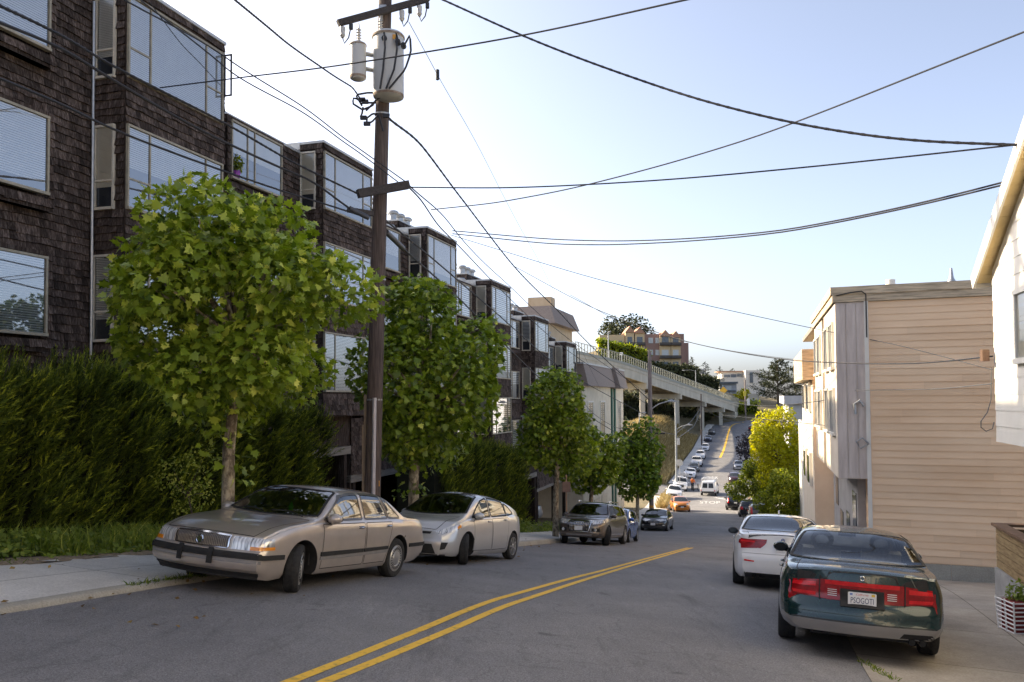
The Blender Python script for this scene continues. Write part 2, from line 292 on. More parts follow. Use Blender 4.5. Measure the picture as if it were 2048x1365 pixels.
def hill(x, Y):
    u = x - xl(min(Y, 250)); h = 0
    if Y > 108: h += 5.5*sstep(108, 128, Y)*sstep(-2.6, -11, u)*(1 - sstep(185, 235, Y)*0.4)   # dry bank left of the far street
    if Y > 262: h += 1.8*sstep(262, 270, Y)
    if Y > 255: h += 20*math.exp(-((x-28)/46)**2)*sstep(252, 312, Y)
    if Y > 270: h += 5*sstep(270, 350, Y)*sstep(60, 95, x)
    if x < -30: h += 0.02*(-30-x)
    return h
def gz(x, Y):
    yy = min(Y, 264); u = x - xl(yy); w = Wd(yy); c = cf(yy); z0 = zl(yy)
    if u < 0:
        uu = -u; k = 0.06 + 0.08*sstep(16, 30, Y); rise = k*sstep(0.0, 0.16, uu) + 0.10*min(uu, 2.4) + 0.02*min(max(uu-2.4, 0), 7)
        if Y > 120: rise *= 1
        return z0 + rise + hill(x, Y)
    if u <= w: return z0 - c*u + hill(x, Y)
    step = 0.0 if Y < 23 else 0.13*sstep(0, 0.15, u-w)*sstep(23, 26, Y)
    return z0 - c*w - (c*0.75)*min(u-w, 4.5) + step + hill(x, Y)
def G(px, py, lo=3.0, hi=420.0):
    """where the sight line through a pixel of the photograph meets the ground"""
    Y = lo; prev = lo
    while Y < hi:
        p = P(px, py, Y)
        if p.z < gz(p.x, p.y):
            a, b = prev, Y
            for _ in range(30):
                m = (a+b)/2; q = P(px, py, m)
                if q.z < gz(q.x, q.y): b = m
                else: a = m
            q = P(px, py, b); q.z = gz(q.x, q.y); return q
        prev = Y; Y += max(0.1, Y*0.01)
    q = P(px, py, hi); return q
def frame_at(x, Y, psi, L=1.3, Wt=0.75):
    """ground point + matrix of something heading psi (0 = straight ahead of the camera, + = to the right) standing on the slope"""
    h = Vector((math.sin(psi), math.cos(psi), 0)); l = Vector((-h.y, h.x, 0)); p = Vector((x, Y, 0))
    pf, pb, pl, pr = p + h*L, p - h*L, p + l*Wt, p - l*Wt
    zf, zb, z1, z2 = gz(pf.x, pf.y), gz(pb.x, pb.y), gz(pl.x, pl.y), gz(pr.x, pr.y)
    X = (h*2*L + Vector((0,0,zf-zb))).normalized(); Yv = (l*2*Wt + Vector((0,0,z1-z2))); Z = X.cross(Yv).normalized(); Yv = Z.cross(X)
    m = Matrix((X, Yv, Z)).transposed().to_4x4(); m.translation = Vector((x, Y, (zf+zb+z1+z2)/4)); return m

# ground sheet out to the horizon, roads and pavements as sheets above it
def sheet(name, xs_of, Ys, mat, dz, kind='structure', tintless=True):
    mb = MB(); mb.grid([[(x, Y, gz(x, Y) + dz) for x in xs_of(Y)] for Y in Ys]); o = mb.build(name, mat, smooth=True); tag(o, kind=kind); return o
YS = [-30,-20,-12,-8,-5] + [i*1.0 for i in range(-3, 40)] + [40+2*i for i in range(0, 35)] + [110+3*i for i in range(0, 52)]
YSR = [y for y in YS if y <= 252] + [254, 256, 258, 259, 260, 261, 262, 263, 264]
us = lambda a, b, n: [a + (b-a)*i/(n-1) for i in range(n)]
def gsheet():
    mb = MB(); xs0 = [-400,-250,-150,-100,-70,-50,-38]; 
    Yg = YS + [270,276,282,290,300,310,320,335,350,370,400,450,520,700,1200,2500]
    rows = []
    for Y in Yg:
        b = xl(min(Y, 250)); w = Wd(min(Y, 250)); row = [(min(x, b-30-0.01*(400+x)), 0) for x in xs0] + [(b+u, 0) for u in (-30,-24,-18,-14,-11,-9,-7,-5,-3.5,-2.5,-1.5,-0.6,-0.25,0.1)] + [(b+w*k, 0) for k in (0.25,0.5,0.75)] + [(b+w+u, 0) for u in (-0.1,0.3,1,2,3,4.5,6,9,14,20,30,45,70,110,180,300,500,900)]
        r2 = []
        for x, _ in row:
            z = gz(x, Y) - 0.05 - (0.5 if -0.3 < x-b < w+0.3 and Y < 250 else 0) - (0.02*(max(0, Y-300)) if Y > 300 else 0)
            if x > b + w + 12 and Y < 200: z -= 0.12*(x-b-w-12)**0.9*0.6
            r2.append((x, Y, z))
        rows.append(r2)
    mb.grid(rows); o = mb.build('ground', DIRT, smooth=True); tag(o, kind='structure')
gsheet()
sheet('road', lambda Y: us(xl(Y), xl(Y)+Wd(Y), 9), YSR, ASPH, 0.0)
# left kerb with a real step, pavement behind it
mb = MB(); rows = []
for Y in [y for y in YS if y < 104]:
    x = xl(Y); g = zl(Y); k = 0.06 + 0.08*sstep(16, 30, Y); rows.append([(x+0.02, Y, g-0.10), (x+0.02, Y, g+0.004), (x-0.005, Y, g+k*.8), (x-0.03, Y, g+k+.006), (x-0.17, Y, g+k+.024)])
mb.grid(rows); tag(mb.build('kerb', CONCP, smooth=True, angle=30), kind='structure')
sheet('pavement', lambda Y: [xl(Y)-0.17, xl(Y)-0.25] + us(xl(Y)-0.5, xl(Y)-2.35, 5), [y for y in YS if y < 103], CONC, 0.006)
sheet('pavement', lambda Y: us(xl(Y)-0.05, xl(Y)-1.9, 5), [y for y in YS if 118 < y < 250], CONC, 0.02)
# right pavement: sloping aprons without a step near the camera
sheet('pavement', lambda Y: [xl(Y)+Wd(Y)+u for u in (0.0,0.08,0.16,0.5,1,1.6,2.4,3.2,4.2,5.5,8)], [y for y in YS if y < 25], CONCR, 0.008)
sheet('pavement', lambda Y: [xl(Y)+Wd(Y)+u for u in (0.0,0.08,0.16,0.5,1,1.6,2.4,3.0)], [y for y in YS if 24 <= y < 250], CONC, 0.012)
# side street at the foot of the hill
mb = MB(); rows = []
for k in range(-4, 1):
    row = []
    for j in range(7):
        Y = 104 + 2.0*j; x = xl(Y) + k*2.2; row.append((x, Y, max(gz(x, Y), zl(Y)) + 0.03 - 0.17*(1 if k == 0 else 0)))
    rows.append(row)
mb.grid(rows); tag(mb.build('side_street', ASPH, smooth=True), kind='structure')
# road paint
def stripe(name, ctr, w, mat, dz=0.005, n=60):
    c = resample(ctr, n); L, Rr = [], []
    for i, p in enumerate(c):
        d = (c[min(i+1, n-1)] - c[max(i-1, 0)]); d.z = 0; d.normalize(); s = Vector((d.y, -d.x, 0))*w/2
        a, b = p - s, p + s; L.append((a.x, a.y, gz(a.x, a.y)+dz)); Rr.append((b.x, b.y, gz(b.x, b.y)+dz))
    mb = MB(); mb.grid([L, Rr]); o = mb.build(name, mat); tag(o, kind='structure'); return o
def gline(pix): return [G(*p) for p in pix]
for w, off in ((0.115, 0), (0.115, 1)):
    if off == 0: pl = gline([(380,1450),(585,1362),(786,1282),(990,1200),(1190,1146),(1376,1096)])
    else: pl = gline([(470,1450),(655,1362),(845,1284),(1016,1211),(1200,1151),(1385,1096)])
    d_ = (pl[0] - pl[1]); d_.z = 0; d_.normalize(); st = stripe('yellow_centre_line', [pl[0] + d_*16, pl[0] + d_*8] + pl, w, YEL, n=90)
far = [(xl(Y) + Wd(Y)*(0.42 if Y > 170 else 0.42), Y) for Y in (165,172,180,190,200,210,220,230,240,247,252,256)]
stripe('yellow_centre_line', [(x, y, 0) for x, y in far], 0.45, YEL, 0.02)
def road_text(txt, px, py, width, height, flip=False):
    p = G(px, py); vs, fs = text_mesh(txt, 1.0, width=width); y0 = min(v.y for v in vs); y1 = max(v.y for v in vs); psi = R(13.5); h = Vector((math.sin(psi), math.cos(psi))); r = Vector((h.y, -h.x)); out = []
    for v in vs:
        a, b = v.x, (v.y - (y0+y1)/2)/(y1-y0)*height
        if flip: a, b = -a, -b
        q = Vector((p.x, p.y)) + r*a + h*b; out.append((q.x, q.y, gz(q.x, q.y)+0.02))
    o = MB().add(out, fs).build('road_lettering', WHP); tag(o, kind='structure')
road_text('STOP', 1420, 1005.5, 2.3, 3.4)
road_text('STOP', 1419, 956, 2.5, 4.0, True)
stripe('white_stop_line', gline([(1430,996),(1452,999.5)]), 0.5, WHP, 0.02, 8)
stripe('white_stop_line', gline([(1393,966.5),(1402,967)]), 0.5, WHP, 0.02, 8)
# ------------------------------------------------------------------ cars: lofted shells, real window openings, projected panels
def inpoly(p, poly):
    x, y = p; c = False; n = len(poly)
    for i in range(n):
        x1, y1 = poly[i]; x2, y2 = poly[i-1]
        if (y1 > y) != (y2 > y) and x < (x2-x1)*(y-y1)/(y2-y1+1e-12)+x1: c = not c
    return c
class Shell:
    def __init__(s, sp):
        s.sp = sp; L = sp['L']; s.h = L/2; s.top = pchip(sp['top']); s.belt = pchip(sp['belt']); s.bot = pchip(sp['bot']); s.plan = pchip(sp['plan'])
        s.side = pchip(sp.get('side', [(0,.90),(.06,.955),(.18,.985),(.45,1.0),(.72,.995),(.9,.975),(1,.945)])); s.fn = pchip(sp['nose']); s.rn = pchip(sp['tail'])
    def section(s, x):
        sp = s.sp; w = s.plan(x); zb = s.bot(x); zs = s.belt(x); zt = max(s.top(x), zs + 0.012); h = zt - zs; pts = [(0,zb),(.5*w,zb),(.84*w,zb)]
        nr = sp.get('nr', 12)
        for i in range(nr):
            t = i/(nr-1); pts.append((w*s.side(t), zb + (zs-zb)*t))
        crown = min(sp.get('crown', .06), .5*h); ze = zt - crown; hh = ze - zs; y0 = w*.945; sh = min(.025, h*.2); y1 = y0 - sh; tum = sp.get('tum', .38)
        yc = lambda t: y1 - tum*hh*t
        for i in range(1, 8): t = .84*i/7; pts.append((yc(t), zs + hh*t))
        A = Vector((yc(.84), zs+hh*.84)); B = Vector((yc(1), ze)); yr = yc(1) - max(.05, min(.16, h*.35)); zc = lambda y: zt - crown*(y/max(yc(1), .01))**2; C = Vector((yr, zc(yr)))
        for t in (.33,.66,1): q = A*(1-t)**2 + B*2*t*(1-t) + C*t*t; pts.append((q.x, q.y))
        for i in range(1, 8): y = yr*(1-i/7); pts.append((y, zc(y)))
        return pts
    def warp(s, x, y, z):
        sp = s.sp; e = s.h; a = abs(x)
        if x > 0: x += s.fn(z)*sstep(e-.5, e, a) - sp.get('bowF', .16)*(y/(sp['W']/2))**2*sstep(e-.9, e, a)
        else: x -= s.rn(z)*sstep(e-.5, e, a) - sp.get('bowR', .12)*(y/(sp['W']/2))**2*sstep(e-.9, e, a)
        return (x, y, z)
    def build(s):
        sp = s.sp; n = sp.get('nx', 120); e = s.h; xs = [-e + 2*e*i/(n-1) for i in range(n)]; secs = [s.section(x) for x in xs]; m = len(secs[0]); vs = []; fs = []
        for x, sec in zip(xs, secs):
            for y, z in sec: vs.append(s.warp(x, y, z))
            for y, z in reversed(sec[1:-1]): vs.append(s.warp(x, -y, z))
        q = 2*m-2
        for i in range(n-1):
            for j in range(q): fs.append((i*q+j, i*q+(j+1) % q, (i+1)*q+(j+1) % q, (i+1)*q+j))
        for i, sec, x in ((0, secs[0], xs[0]), (n-1, secs[-1], xs[-1])):
            K = 16; idx = []
            for j in range(m):
                if j in (0, m-1): idx.append([i*q+j]*(K+1)); continue
                a, b = i*q+j, i*q+q-j; row = [a]; y, z = sec[j]
                for k in range(1, K): vs.append(s.warp(x, y*(1-2*k/K), z)); row.append(len(vs)-1)
                row.append(b); idx.append(row)
            for j in range(m-1):
                for k in range(K):
                    f = [idx[j][k], idx[j+1][k], idx[j+1][k+1], idx[j][k+1]]; g = []
                    for v in f:
                        if v not in g: g.append(v)
                    if len(g) > 2: fs.append(tuple(g))
        me = bpy.data.meshes.new('body'); me.from_pydata(vs, [], fs); bm = bmesh.new(); bm.from_mesh(me); bmesh.ops.recalc_face_normals(bm, faces=bm.faces); bm.to_mesh(me); bm.free()
        dims = bpy.data.objects.new('body', me); COL.objects.link(dims); s.ob = dims
        bm = bmesh.new(); bm.from_mesh(me); s.bvh = BVHTree.FromBMesh(bm); bm.free(); return dims
    def cast(s, a, b, axis, sg):
        if axis == 'y': o, d = Vector((a, sg*3, b)), Vector((0, -sg, 0))
        elif axis == 'x': o, d = Vector((sg*6, a, b)), Vector((-sg, 0, 0))
        else: o, d = Vector((a, b, 4)), Vector((0, 0, -1))
        hit, nrm, i, dist = s.bvh.ray_cast(o, d)
        if hit is None:
            hit, nrm, i, dist = s.bvh.find_nearest(o + d*(3-s.sp['W']/2 if axis == 'y' else (6-s.h if axis == 'x' else 3)))
        return hit, nrm
    def patch(s, A, B, axis, sg=1, off=.004, nu=14, nv=8, rim=.012, mi=0, mb=None):
        """grid between two outlines laid on the shell; rim drops the edge back to it"""
        mb = mb or MB(); A = resample([(p[0], p[1], 0) for p in A], nu); B = resample([(p[0], p[1], 0) for p in B], nu); rows = []; inner = []
        for j in range(nv):
            t = j/(nv-1); row = []; r2 = []
            for i in range(nu):
                p = A[i].lerp(B[i], t); h, nn = s.cast(p.x, p.y, axis, sg); row.append(h + nn*off); r2.append(h + nn*(off-rim))
            rows.append(row); inner.append(r2)
        mb.grid(rows, mi); ring = lambda rr: rr[0][:-1] + [r[-1] for r in rr[:-1]] + rr[-1][:0:-1] + [r[0] for r in rr[:0:-1]]
        a, b = ring(rows), ring(inner); n = len(a); mb.add(a + b, [(i, (i+1) % n, n+(i+1) % n, n+i) for i in range(n)], mi); return mb
    def band(s, poly, w, axis, sg=1, off=.006, mi=0, mb=None, closed=True, step=.04):
        mb = mb or MB(); pts = [Vector((p[0], p[1], 0)) for p in poly]
        if closed: pts.append(pts[0])
        n = max(4, int(sum((b-a).length for a, b in zip(pts, pts[1:]))/step)); q = resample(pts, n); rows = [[], []]
        for i in range(n):
            d = q[(i+1) % (n-1)] - q[i-1 if i > 0 else n-2] if closed else q[min(i+1, n-1)] - q[max(i-1, 0)]
            d.normalize(); t = Vector((-d.y, d.x, 0))*w/2
            for k, pp in ((0, q[i]-t), (1, q[i]+t)): h, nn = s.cast(pp.x, pp.y, axis, sg); rows[k].append(h + nn*off)
        mb.grid(rows, mi); return mb
    def cutwheels(s, xs, ra, zc):
        cut = MB()
        for x in xs:
            w = s.plan(x)
            for sg in (1, -1):
                ring = [(x + ra*math.cos(2*math.pi*k/40), zc + ra*math.sin(2*math.pi*k/40)) for k in range(40)]
                cut.prism(ring, 'y', sg*(w-.34), sg*(w+.2), 0)
        co = cut.build('cut', PLAS); s.ob.data.materials.clear(); s.ob.data.materials.append(s.sp['paint']); s.ob.data.materials.append(PLAS)
        mo = s.ob.modifiers.new('b', 'BOOLEAN'); mo.object = co; mo.operation = 'DIFFERENCE'; mo.solver = 'EXACT'; mo.material_mode = 'TRANSFER'
        dg = bpy.context.evaluated_depsgraph_get(); me = bpy.data.meshes.new_from_object(s.ob.evaluated_get(dg)); s.ob.modifiers.clear(); old = s.ob.data; s.ob.data = me; bpy.data.meshes.remove(old); cm = co.data; bpy.data.objects.remove(co); bpy.data.meshes.remove(cm)
    def openings(s, polys):
        """remove shell faces under the windows: (poly, axis, sign)"""
        bm = bmesh.new(); bm.from_mesh(s.ob.data); dead = []
        for f in bm.faces:
            c = f.calc_center_median(); n = f.normal
            for poly, axis, sg in polys:
                if axis == 'y': ok = n.y*sg > .35 and inpoly((c.x, c.z), poly)
                elif axis == 'z': ok = n.z > .12 and inpoly((c.x, c.y), poly)
                else: ok = n.x*sg > .3 and inpoly((c.y, c.z), poly)
                if ok: dead.append(f); break
        bmesh.ops.delete(bm, geom=dead, context='FACES'); bm.to_mesh(s.ob.data); bm.free()
def shrink(poly, m):
    cx = sum(p[0] for p in poly)/len(poly); cy = sum(p[1] for p in poly)/len(poly); out = []
    for x, y in poly:
        d = math.hypot(x-cx, y-cy) or 1; k = max(0, 1 - m/d); out.append((cx+(x-cx)*k, cy+(y-cy)*k))
    return out
def wheel_meshes(r, w, style):
    t = MB(); ri = r*.66
    t.lathe([(ri,-w*.42),(r*.80,-w*.5),(r*.93,-w*.47),(r*.985,-w*.36),(r,-w*.2),(r,-w*.055),(r*.978,-w*.05),(r*.978,-w*.03),(r,-w*.025),(r,w*.025),(r*.978,w*.03),(r*.978,w*.05),(r,w*.055),(r,w*.2),(r*.985,w*.36),(r*.93,w*.47),(r*.80,w*.5),(ri,w*.42),(ri*.97,0),(ri,-w*.42)], axis='y', n=40, close=True)
    m = MB(); m.lathe([(ri,w*.42),(ri*1.02,w*.46),(ri*.95,w*.46),(ri*.92,w*.30),(ri*.9,-w*.3)], axis='y', n=36, close=True)
    if style == 'hubcap':
        m.lathe([(ri*.93,w*.40),(ri*.86,w*.47),(ri*.60,w*.50),(ri*.55,w*.46),(ri*.52,w*.52),(ri*.25,w*.56),(0,w*.57)], axis='y', n=36)
        for k in range(24):
            a = 2*math.pi*k/24; c, s2 = math.cos(a), math.sin(a); m.box((ri*.74*c, w*.495, ri*.74*s2), (ri*.20, w*.03, ri*.06), 1, Matrix.Rotation(-a, 3, 'Y'))
    else:
        n = 5 if style == 'five' else (10 if style == 'ten' else 7)
        m.lathe([(ri*.93,w*.05),(0,w*.05)], axis='y', n=24, mi=1); m.lathe([(ri*.24,w*.2),(ri*.24,w*.43),(ri*.18,w*.47),(0,w*.48)], axis='y', n=20)
        for k in range(n):
            a = 2*math.pi*k/n; ww = ri*(.30 if n == 5 else .15); c, s2 = math.cos(a), math.sin(a)
            m.box((ri*.56*c, w*.36, ri*.56*s2), (ri*.78, w*.13, ww), 0, Matrix.Rotation(-a, 3, 'Y'))
    return t, m
WHEELS = {}
def add_wheels(root, sp, lod=0, steer=0.0):
    r, w = sp['wr'], sp.get('ww', .2); key = (r, w, sp['wstyle'], sp['rimmat'].name)
    for x, st in ((sp['xf'], steer), (sp['xr'], 0)):
        for sg in (1, -1):
            y = sg*(sp['track']/2); 
            if lod >= 2:
                if key+('far',) not in WHEELS:
                    t = MB(); t.lathe([(0,-w/2),(r*.95,-w/2),(r,-w*.35),(r,w*.35),(r*.95,w/2),(r*.66,w/2)], axis='y', n=20); t.lathe([(r*.66,w*.51),(0,w*.52)], axis='y', n=14, mi=1); WHEELS[key+('far',)] = t.build('wheel', [TYRE, sp['rimmat']], smooth=True); first = True; o = WHEELS[key+('far',)]
                else: o = WHEELS[key+('far',)].copy(); COL.objects.link(o)
                o.parent = root; o.location = (x, y, r); o.rotation_euler = (0, 0, (0 if sg > 0 else math.pi) + st); continue
            e = bpy.data.objects.new('wheel', None); COL.objects.link(e); e.parent = root; e.location = (x, y, r); e.rotation_euler = (0, rng.uniform(0, 6), (0 if sg > 0 else math.pi) + st); e.rotation_mode = 'YXZ' if False else 'XYZ'
            if key not in WHEELS:
                t, m = wheel_meshes(r, w, sp['wstyle']); WHEELS[key] = (t.build('tyre', TYRE, e, smooth=True), m.build('rim', [sp['rimmat'], PLAS], e, smooth=True, angle=30))
            else:
                for q in WHEELS[key]: c = q.copy(); c.parent = e; COL.objects.link(c)
def seat(mb, x, y, z, w=.5, ht=.62, head=True):
    q = Matrix.Rotation(R(-14), 3, 'Y')
    mb.box((x+.05, y, z), (.52, w, .16)); mb.box((x-.26, y, z+ht/2), (.14, w, ht), 0, q)
    if head:
        ring = [(x-.36 + .0*k, y + .13*math.cos(a)*(1 if abs(math.cos(a)) < .8 else .95), z+ht+.10+.095*math.sin(a)) for k, a in enumerate([2*math.pi*i/14 for i in range(14)])]
        mb.tube(ring + ring[:1], .036, 6); mb.box((x-.345, y, z+ht+.01), (.07, .2, .08))
def make_car(name, label, sp, lod=0, group=None, steer=0.0, cat='car'):
    """lod 0 near (interior, doors, seams), 1 middle, 2 far"""
    root = thing(name, label, cat, group=group); sp.setdefault('nx', 130 if lod == 0 else (80 if lod == 1 else 44))
    if lod == 2: sp['nr'] = 7
    sh = Shell(sp); body = sh.build(); body.name = 'body'; body.parent = root; gl = CARGL if lod == 0 else CARGLD
    if sp.get('glass'): gl = sp['glass']
    if lod == 2: gl = FARGL
    two = sp.get('bodymats')
    sh.cutwheels((sp['xf'], sp['xr']), sp.get('ra', sp['wr']*1.13), sp['wr']*1.02)
    # two-tone lower body
    if two:
        me = body.data; me.materials.append(two[0]); k = len(me.materials)-1
        for p in me.polygons:
            if p.material_index == 0 and p.center.z < two[1](p.center.x): p.material_index = k
    ops = []
    sides = sp['side_windows']
    def zouter(o): return [(x, y) for x, y in o]
    for A, B in sides:
        poly = list(A) + list(reversed(B))
        for sg in (1, -1):
            if lod < 2: ops.append((shrink(poly, .012), 'y', sg))
            m = sh.patch(A, B, 'y', sg, .003, 10 if lod else 16, 6 if lod else 10, .006); o = m.build('window', gl, root, smooth=True, fixn=True)
            if lod < 2: sh.band(poly, .028, 'y', sg, .007, mb=(g := MB())); g.build('window_seal', sp.get('seal', BLK), o)
    for key, nm in (('ws', 'windscreen'), ('rw', 'rear_window')):
        if key not in sp: continue
        (xb, xbs, yb), (xt, xts, yt) = sp[key]   # base centre x, base side x, half width; same for the top edge
        A = [(xb + (xbs-xb)*(t*t), t*yb) for t in (-1,-.75,-.5,-.25,0,.25,.5,.75,1)]; B = [(xt + (xts-xt)*(t*t), t*yt) for t in (-1,-.75,-.5,-.25,0,.25,.5,.75,1)]
        poly = A + B[::-1]
        if lod < 2: ops.append((shrink(poly, .02), 'z', 1))
        m = sh.patch(A, B, 'z', 1, .004, 12 if lod else 20, 7 if lod else 12, .008); o = m.build(nm, gl, root, smooth=True)
        if lod < 2: g = MB(); sh.band(poly, .04, 'z', 1, .007, mb=g); g.build('window_seal', BLK, o)
    pnt = sp['paint']
    if lod == 0:
        for dn, A, B in sp.get('doors', []):
            for sg in (1, -1):
                m = sh.patch(A, B, 'y', sg, .0035, 20, 14, .012); d = m.build('door', pnt, root, smooth=True, angle=50)
                g = MB(); sh.band(list(A)+list(reversed(B)), .011, 'y', sg, .0042, mb=g, step=.05); g.build('door_gap', BLK, d)
                hx, hz = dn; h, nn = sh.cast(hx, hz, 'y', sg); hb = MB(); hb.tube([h + Vector((t*.085, sg*(.014+.016*(1-t*t)), 0)) for t in (-1,-.6,0,.6,1)], [.009,.014,.015,.014,.009], 8); hb.box(h + Vector((0, sg*.004, 0)), (.15, .006, .04), 1)
                hb.build('handle', [sp.get('handle', pnt), PLAS], d, smooth=True)
        for nm, A, B in sp.get('lids', []):
            g = sh.patch(A, B, 'z', 1, .0035, 22, 16, .012).build(nm, pnt, root, smooth=True, angle=50); k = MB(); sh.band(list(A)+list(reversed(B)), .011, 'z', 1, .0042, mb=k, step=.05); k.build('panel_gap', BLK, g)
    for item in sp.get('panels', []):
        nm, mt, A, B, axis, sg = item[:6]; off = item[6] if len(item) > 6 else .006
        sgs = (1, -1) if sg == 0 else (sg,)
        for s_ in sgs:
            if axis == 'x' and sg in (2, -2):   # mirrored pair on the front (2) or back (-2) face
                for mir in (1, -1):
                    sh.patch([(a*mir, b) for a, b in A], [(a*mir, b) for a, b in B], 'x', 1 if sg > 0 else -1, off, 12, 6, .02).build(nm, mt, root, smooth=True)
            else: sh.patch(A, B, axis, s_, off, 24 if lod == 0 else 12, 6, .02).build(nm, mt, root, smooth=True)
    if lod < 2:
        sh.openings(ops); mb = MB(); zf = sp.get('zfloor', .34); w = sp['W']/2-.14
        x0, x1 = sp['cabin']; mb.bb(x0, x1, -w, w, zf-.03, zf); mb.bb(x1-.25, x1+.1, -w, w, zf, sp.get('zdash', .86)); mb.bb(x0-.1, x0+.1, -w, w, zf, sp.get('zdeck', .9)); mb.bb(x0-.5, x0, -w+.02, w-.02, sp.get('zdeck', .9)-.04, sp.get('zdeck', .9)); mb.build('cabin_floor', sp.get('cabinmat', PLAS), root)
        sx = sp.get('seatx', (x0+x1)/2+.05)
        for y in (.38, -.38): m = MB(); seat(m, sx, y, zf+.18); m.build('seat', sp.get('seatmat', SEATC), root, smooth=True)
        m = MB(); m.box((x0+.42, 0, zf+.2), (.5, 1.25, .16)); m.box((x0+.16, 0, zf+.45), (.14, 1.25, .5), 0, Matrix.Rotation(R(-16), 3, 'Y'))
        m.build('rear_seat', sp.get('seatmat', SEATC), root, smooth=True)
        m = MB(); m.tube([(x1-.42+.05*math.sin(a), .38+.18*math.cos(a), sp.get('zdash', .86)-.02+.17*math.sin(a)) for a in [2*math.pi*i/18 for i in range(19)]], .016, 6); m.build('steering_wheel', PLAS, root, smooth=True)
        m = MB(); mx, mz = sp.get('rvm', (x1-.55, sp['H']-.16)); m.box((mx, 0, mz), (.04, .24, .06)); m.tube([(mx+.05, 0, mz+.08), (mx, 0, mz)], .008, 5); m.build('inner_mirror', PLAS, root)
    body.data.shade_smooth(); body.data.set_sharp_from_angle(angle=R(32))
    # door mirrors
    if 'mirror' in sp:
        x, z, out_ = sp['mirror']
        for sg in (1, -1):
            h, nn = sh.cast(x, z, 'y', sg); m = MB(); c = h + Vector((0, sg*out_, .03)); prof = [(.0,-.10),(.055,-.095),(.085,-.06),(.09,0),(.075,.045),(.045,.075),(0,.085)]
            n0 = len(m.v); m.lathe([(r_, hh) for r_, hh in prof], c=(0,0,0), axis='x', n=14); m.v = m.v[:n0] + [(c.x + vx*.95, c.y + vy*1.25, c.z + vz*.86) for vx, vy, vz in m.v[n0:]]
            m.tube([h + Vector((0, -sg*.02, -.02)), c + Vector((0, -sg*.03, -.03))], [.04,.03], 8, 1); mo = m.build('door_mirror', [sp.get('mirrormat', pnt), BLK], root, smooth=True)
            if lod == 0: g = MB(); g.lathe([(0,0),(.075,0.0)], axis='x', n=16); g.v = [(c.x-.099+vx, c.y+vy*1.2, c.z+vz*.8) for vx, vy, vz in g.v]; g.build('mirror_glass', FARGL, mo)
    add_wheels(root, sp, lod, steer); root['_sp'] = 0; del root['_sp']; return root, sh
def place(root, sp, px, py, psi, ref, lodfit=True):
    """stand the car so that its local ground point ref=(x,y) sits where the sight line through (px,py) meets the road"""
    g = G(px, py); h = Vector((math.sin(psi), math.cos(psi))); l = Vector((-h.y, h.x)); o = Vector((g.x, g.y)) - h*ref[0] - l*ref[1]
    m = frame_at(o.x, o.y, psi, (sp['xf']-sp['xr'])/2); root.matrix_world = m; return m
def mirror2(p): return [(a, -b) for a, b in p]
def lid(nm, xf, yf, xr, yr, bf=.0, br=.0):
    T = (-1,-.75,-.5,-.25,0,.25,.5,.75,1)
    return (nm, [(xf + bf*t*t, yf*t) for t in T], [(xr + br*t*t, yr*t) for t in T])
GRILLE = pm('dark_grille', (0.10,0.09,0.085), (0.16,0.15,0.14), 60, 0.4, metal=0.6)
GREYTRIM = pm('grey_bumper', (0.22,0.21,0.21), (0.27,0.26,0.255), 6, 0.5)
def barset(sh, root, name, mat, y0, y1, z0, z1, n, sg=1, vert=True, w=.008, off=.02):
    mb = MB()
    for k in range(n):
        t = (k+.5)/n
        a, b = ((y0+(y1-y0)*t, z0), (y0+(y1-y0)*t, z1)) if vert else ((y0, z0+(z1-z0)*t), (y1, z0+(z1-z0)*t))
        pts = []
        for q in range(7):
            s = q/6; h, nn = sh.cast(a[0]+(b[0]-a[0])*s, a[1]+(b[1]-a[1])*s, 'x', sg); pts.append(h + nn*off)
        mb.tube(pts, w, 5)
    return mb.build(name, mat, root)
def plate(root, sh, y, z, sg, txt=None, off=.035, tilt=0, sub=True):
    h, nn = sh.cast(y, z, 'x', sg); e = MB(); x = h.x + sg*off; w, hh = .305, .152; n = 16; pts = []
    for cx_, cz_, a0 in ((w/2-.015, hh/2-.015, 0), (-w/2+.015, hh/2-.015, 90), (-w/2+.015, -hh/2+.015, 180), (w/2-.015, -hh/2+.015, 270)):
        for k in range(4): a = R(a0+30*k); pts.append((y+cx_+.015*math.cos(a), z+cz_+.015*math.sin(a)))
    e.prism(pts, 'x', x-.004, x+.004); pl = e.build('licence_plate', PLATE, root)
    if txt:
        def put(t, size, dy, dz, mat, nm, width=None, shear=0):
            vs, fs = text_mesh(t, size, 0, shear, width); mb = MB(); mb.add([(x + sg*.0055, y + dy + v.x*(-1 if sg < 0 else 1)*1.0, z + dz + v.y) for v in vs], fs); return mb.build(nm, mat, pl, fixn=False)
        put(txt, .092, 0, -.018, NAVY, 'plate_lettering', .245)
        if sub:
            put('California', .032, 0, .052, REDINK, 'plate_script', .13, .25)
            mb = MB(); s_ = 1 if sg > 0 else -1
            mb.box((x + sg*.0052, y + s_*.118, z+.052), (.001, .038, .026)); mb.build('plate_sticker', YELS, pl)
            mb = MB(); mb.box((x + sg*.0052, y - s_*.118, z+.052), (.001, .03, .022)); mb.build('plate_sticker', pm('sticker_blue', (0.12,0.2,0.5), (0.2,0.3,0.6), 20, 0.5), pl)
    return pl
def ring(root, nm, mat, c, r, t, axis='x'):
    mb = MB(); mb.tube([Vector(c) + Vector((0, r*math.cos(a), r*math.sin(a))) for a in [2*math.pi*k/20 for k in range(21)]], t, 6, caps=False); return mb.build(nm, mat, root, smooth=True)

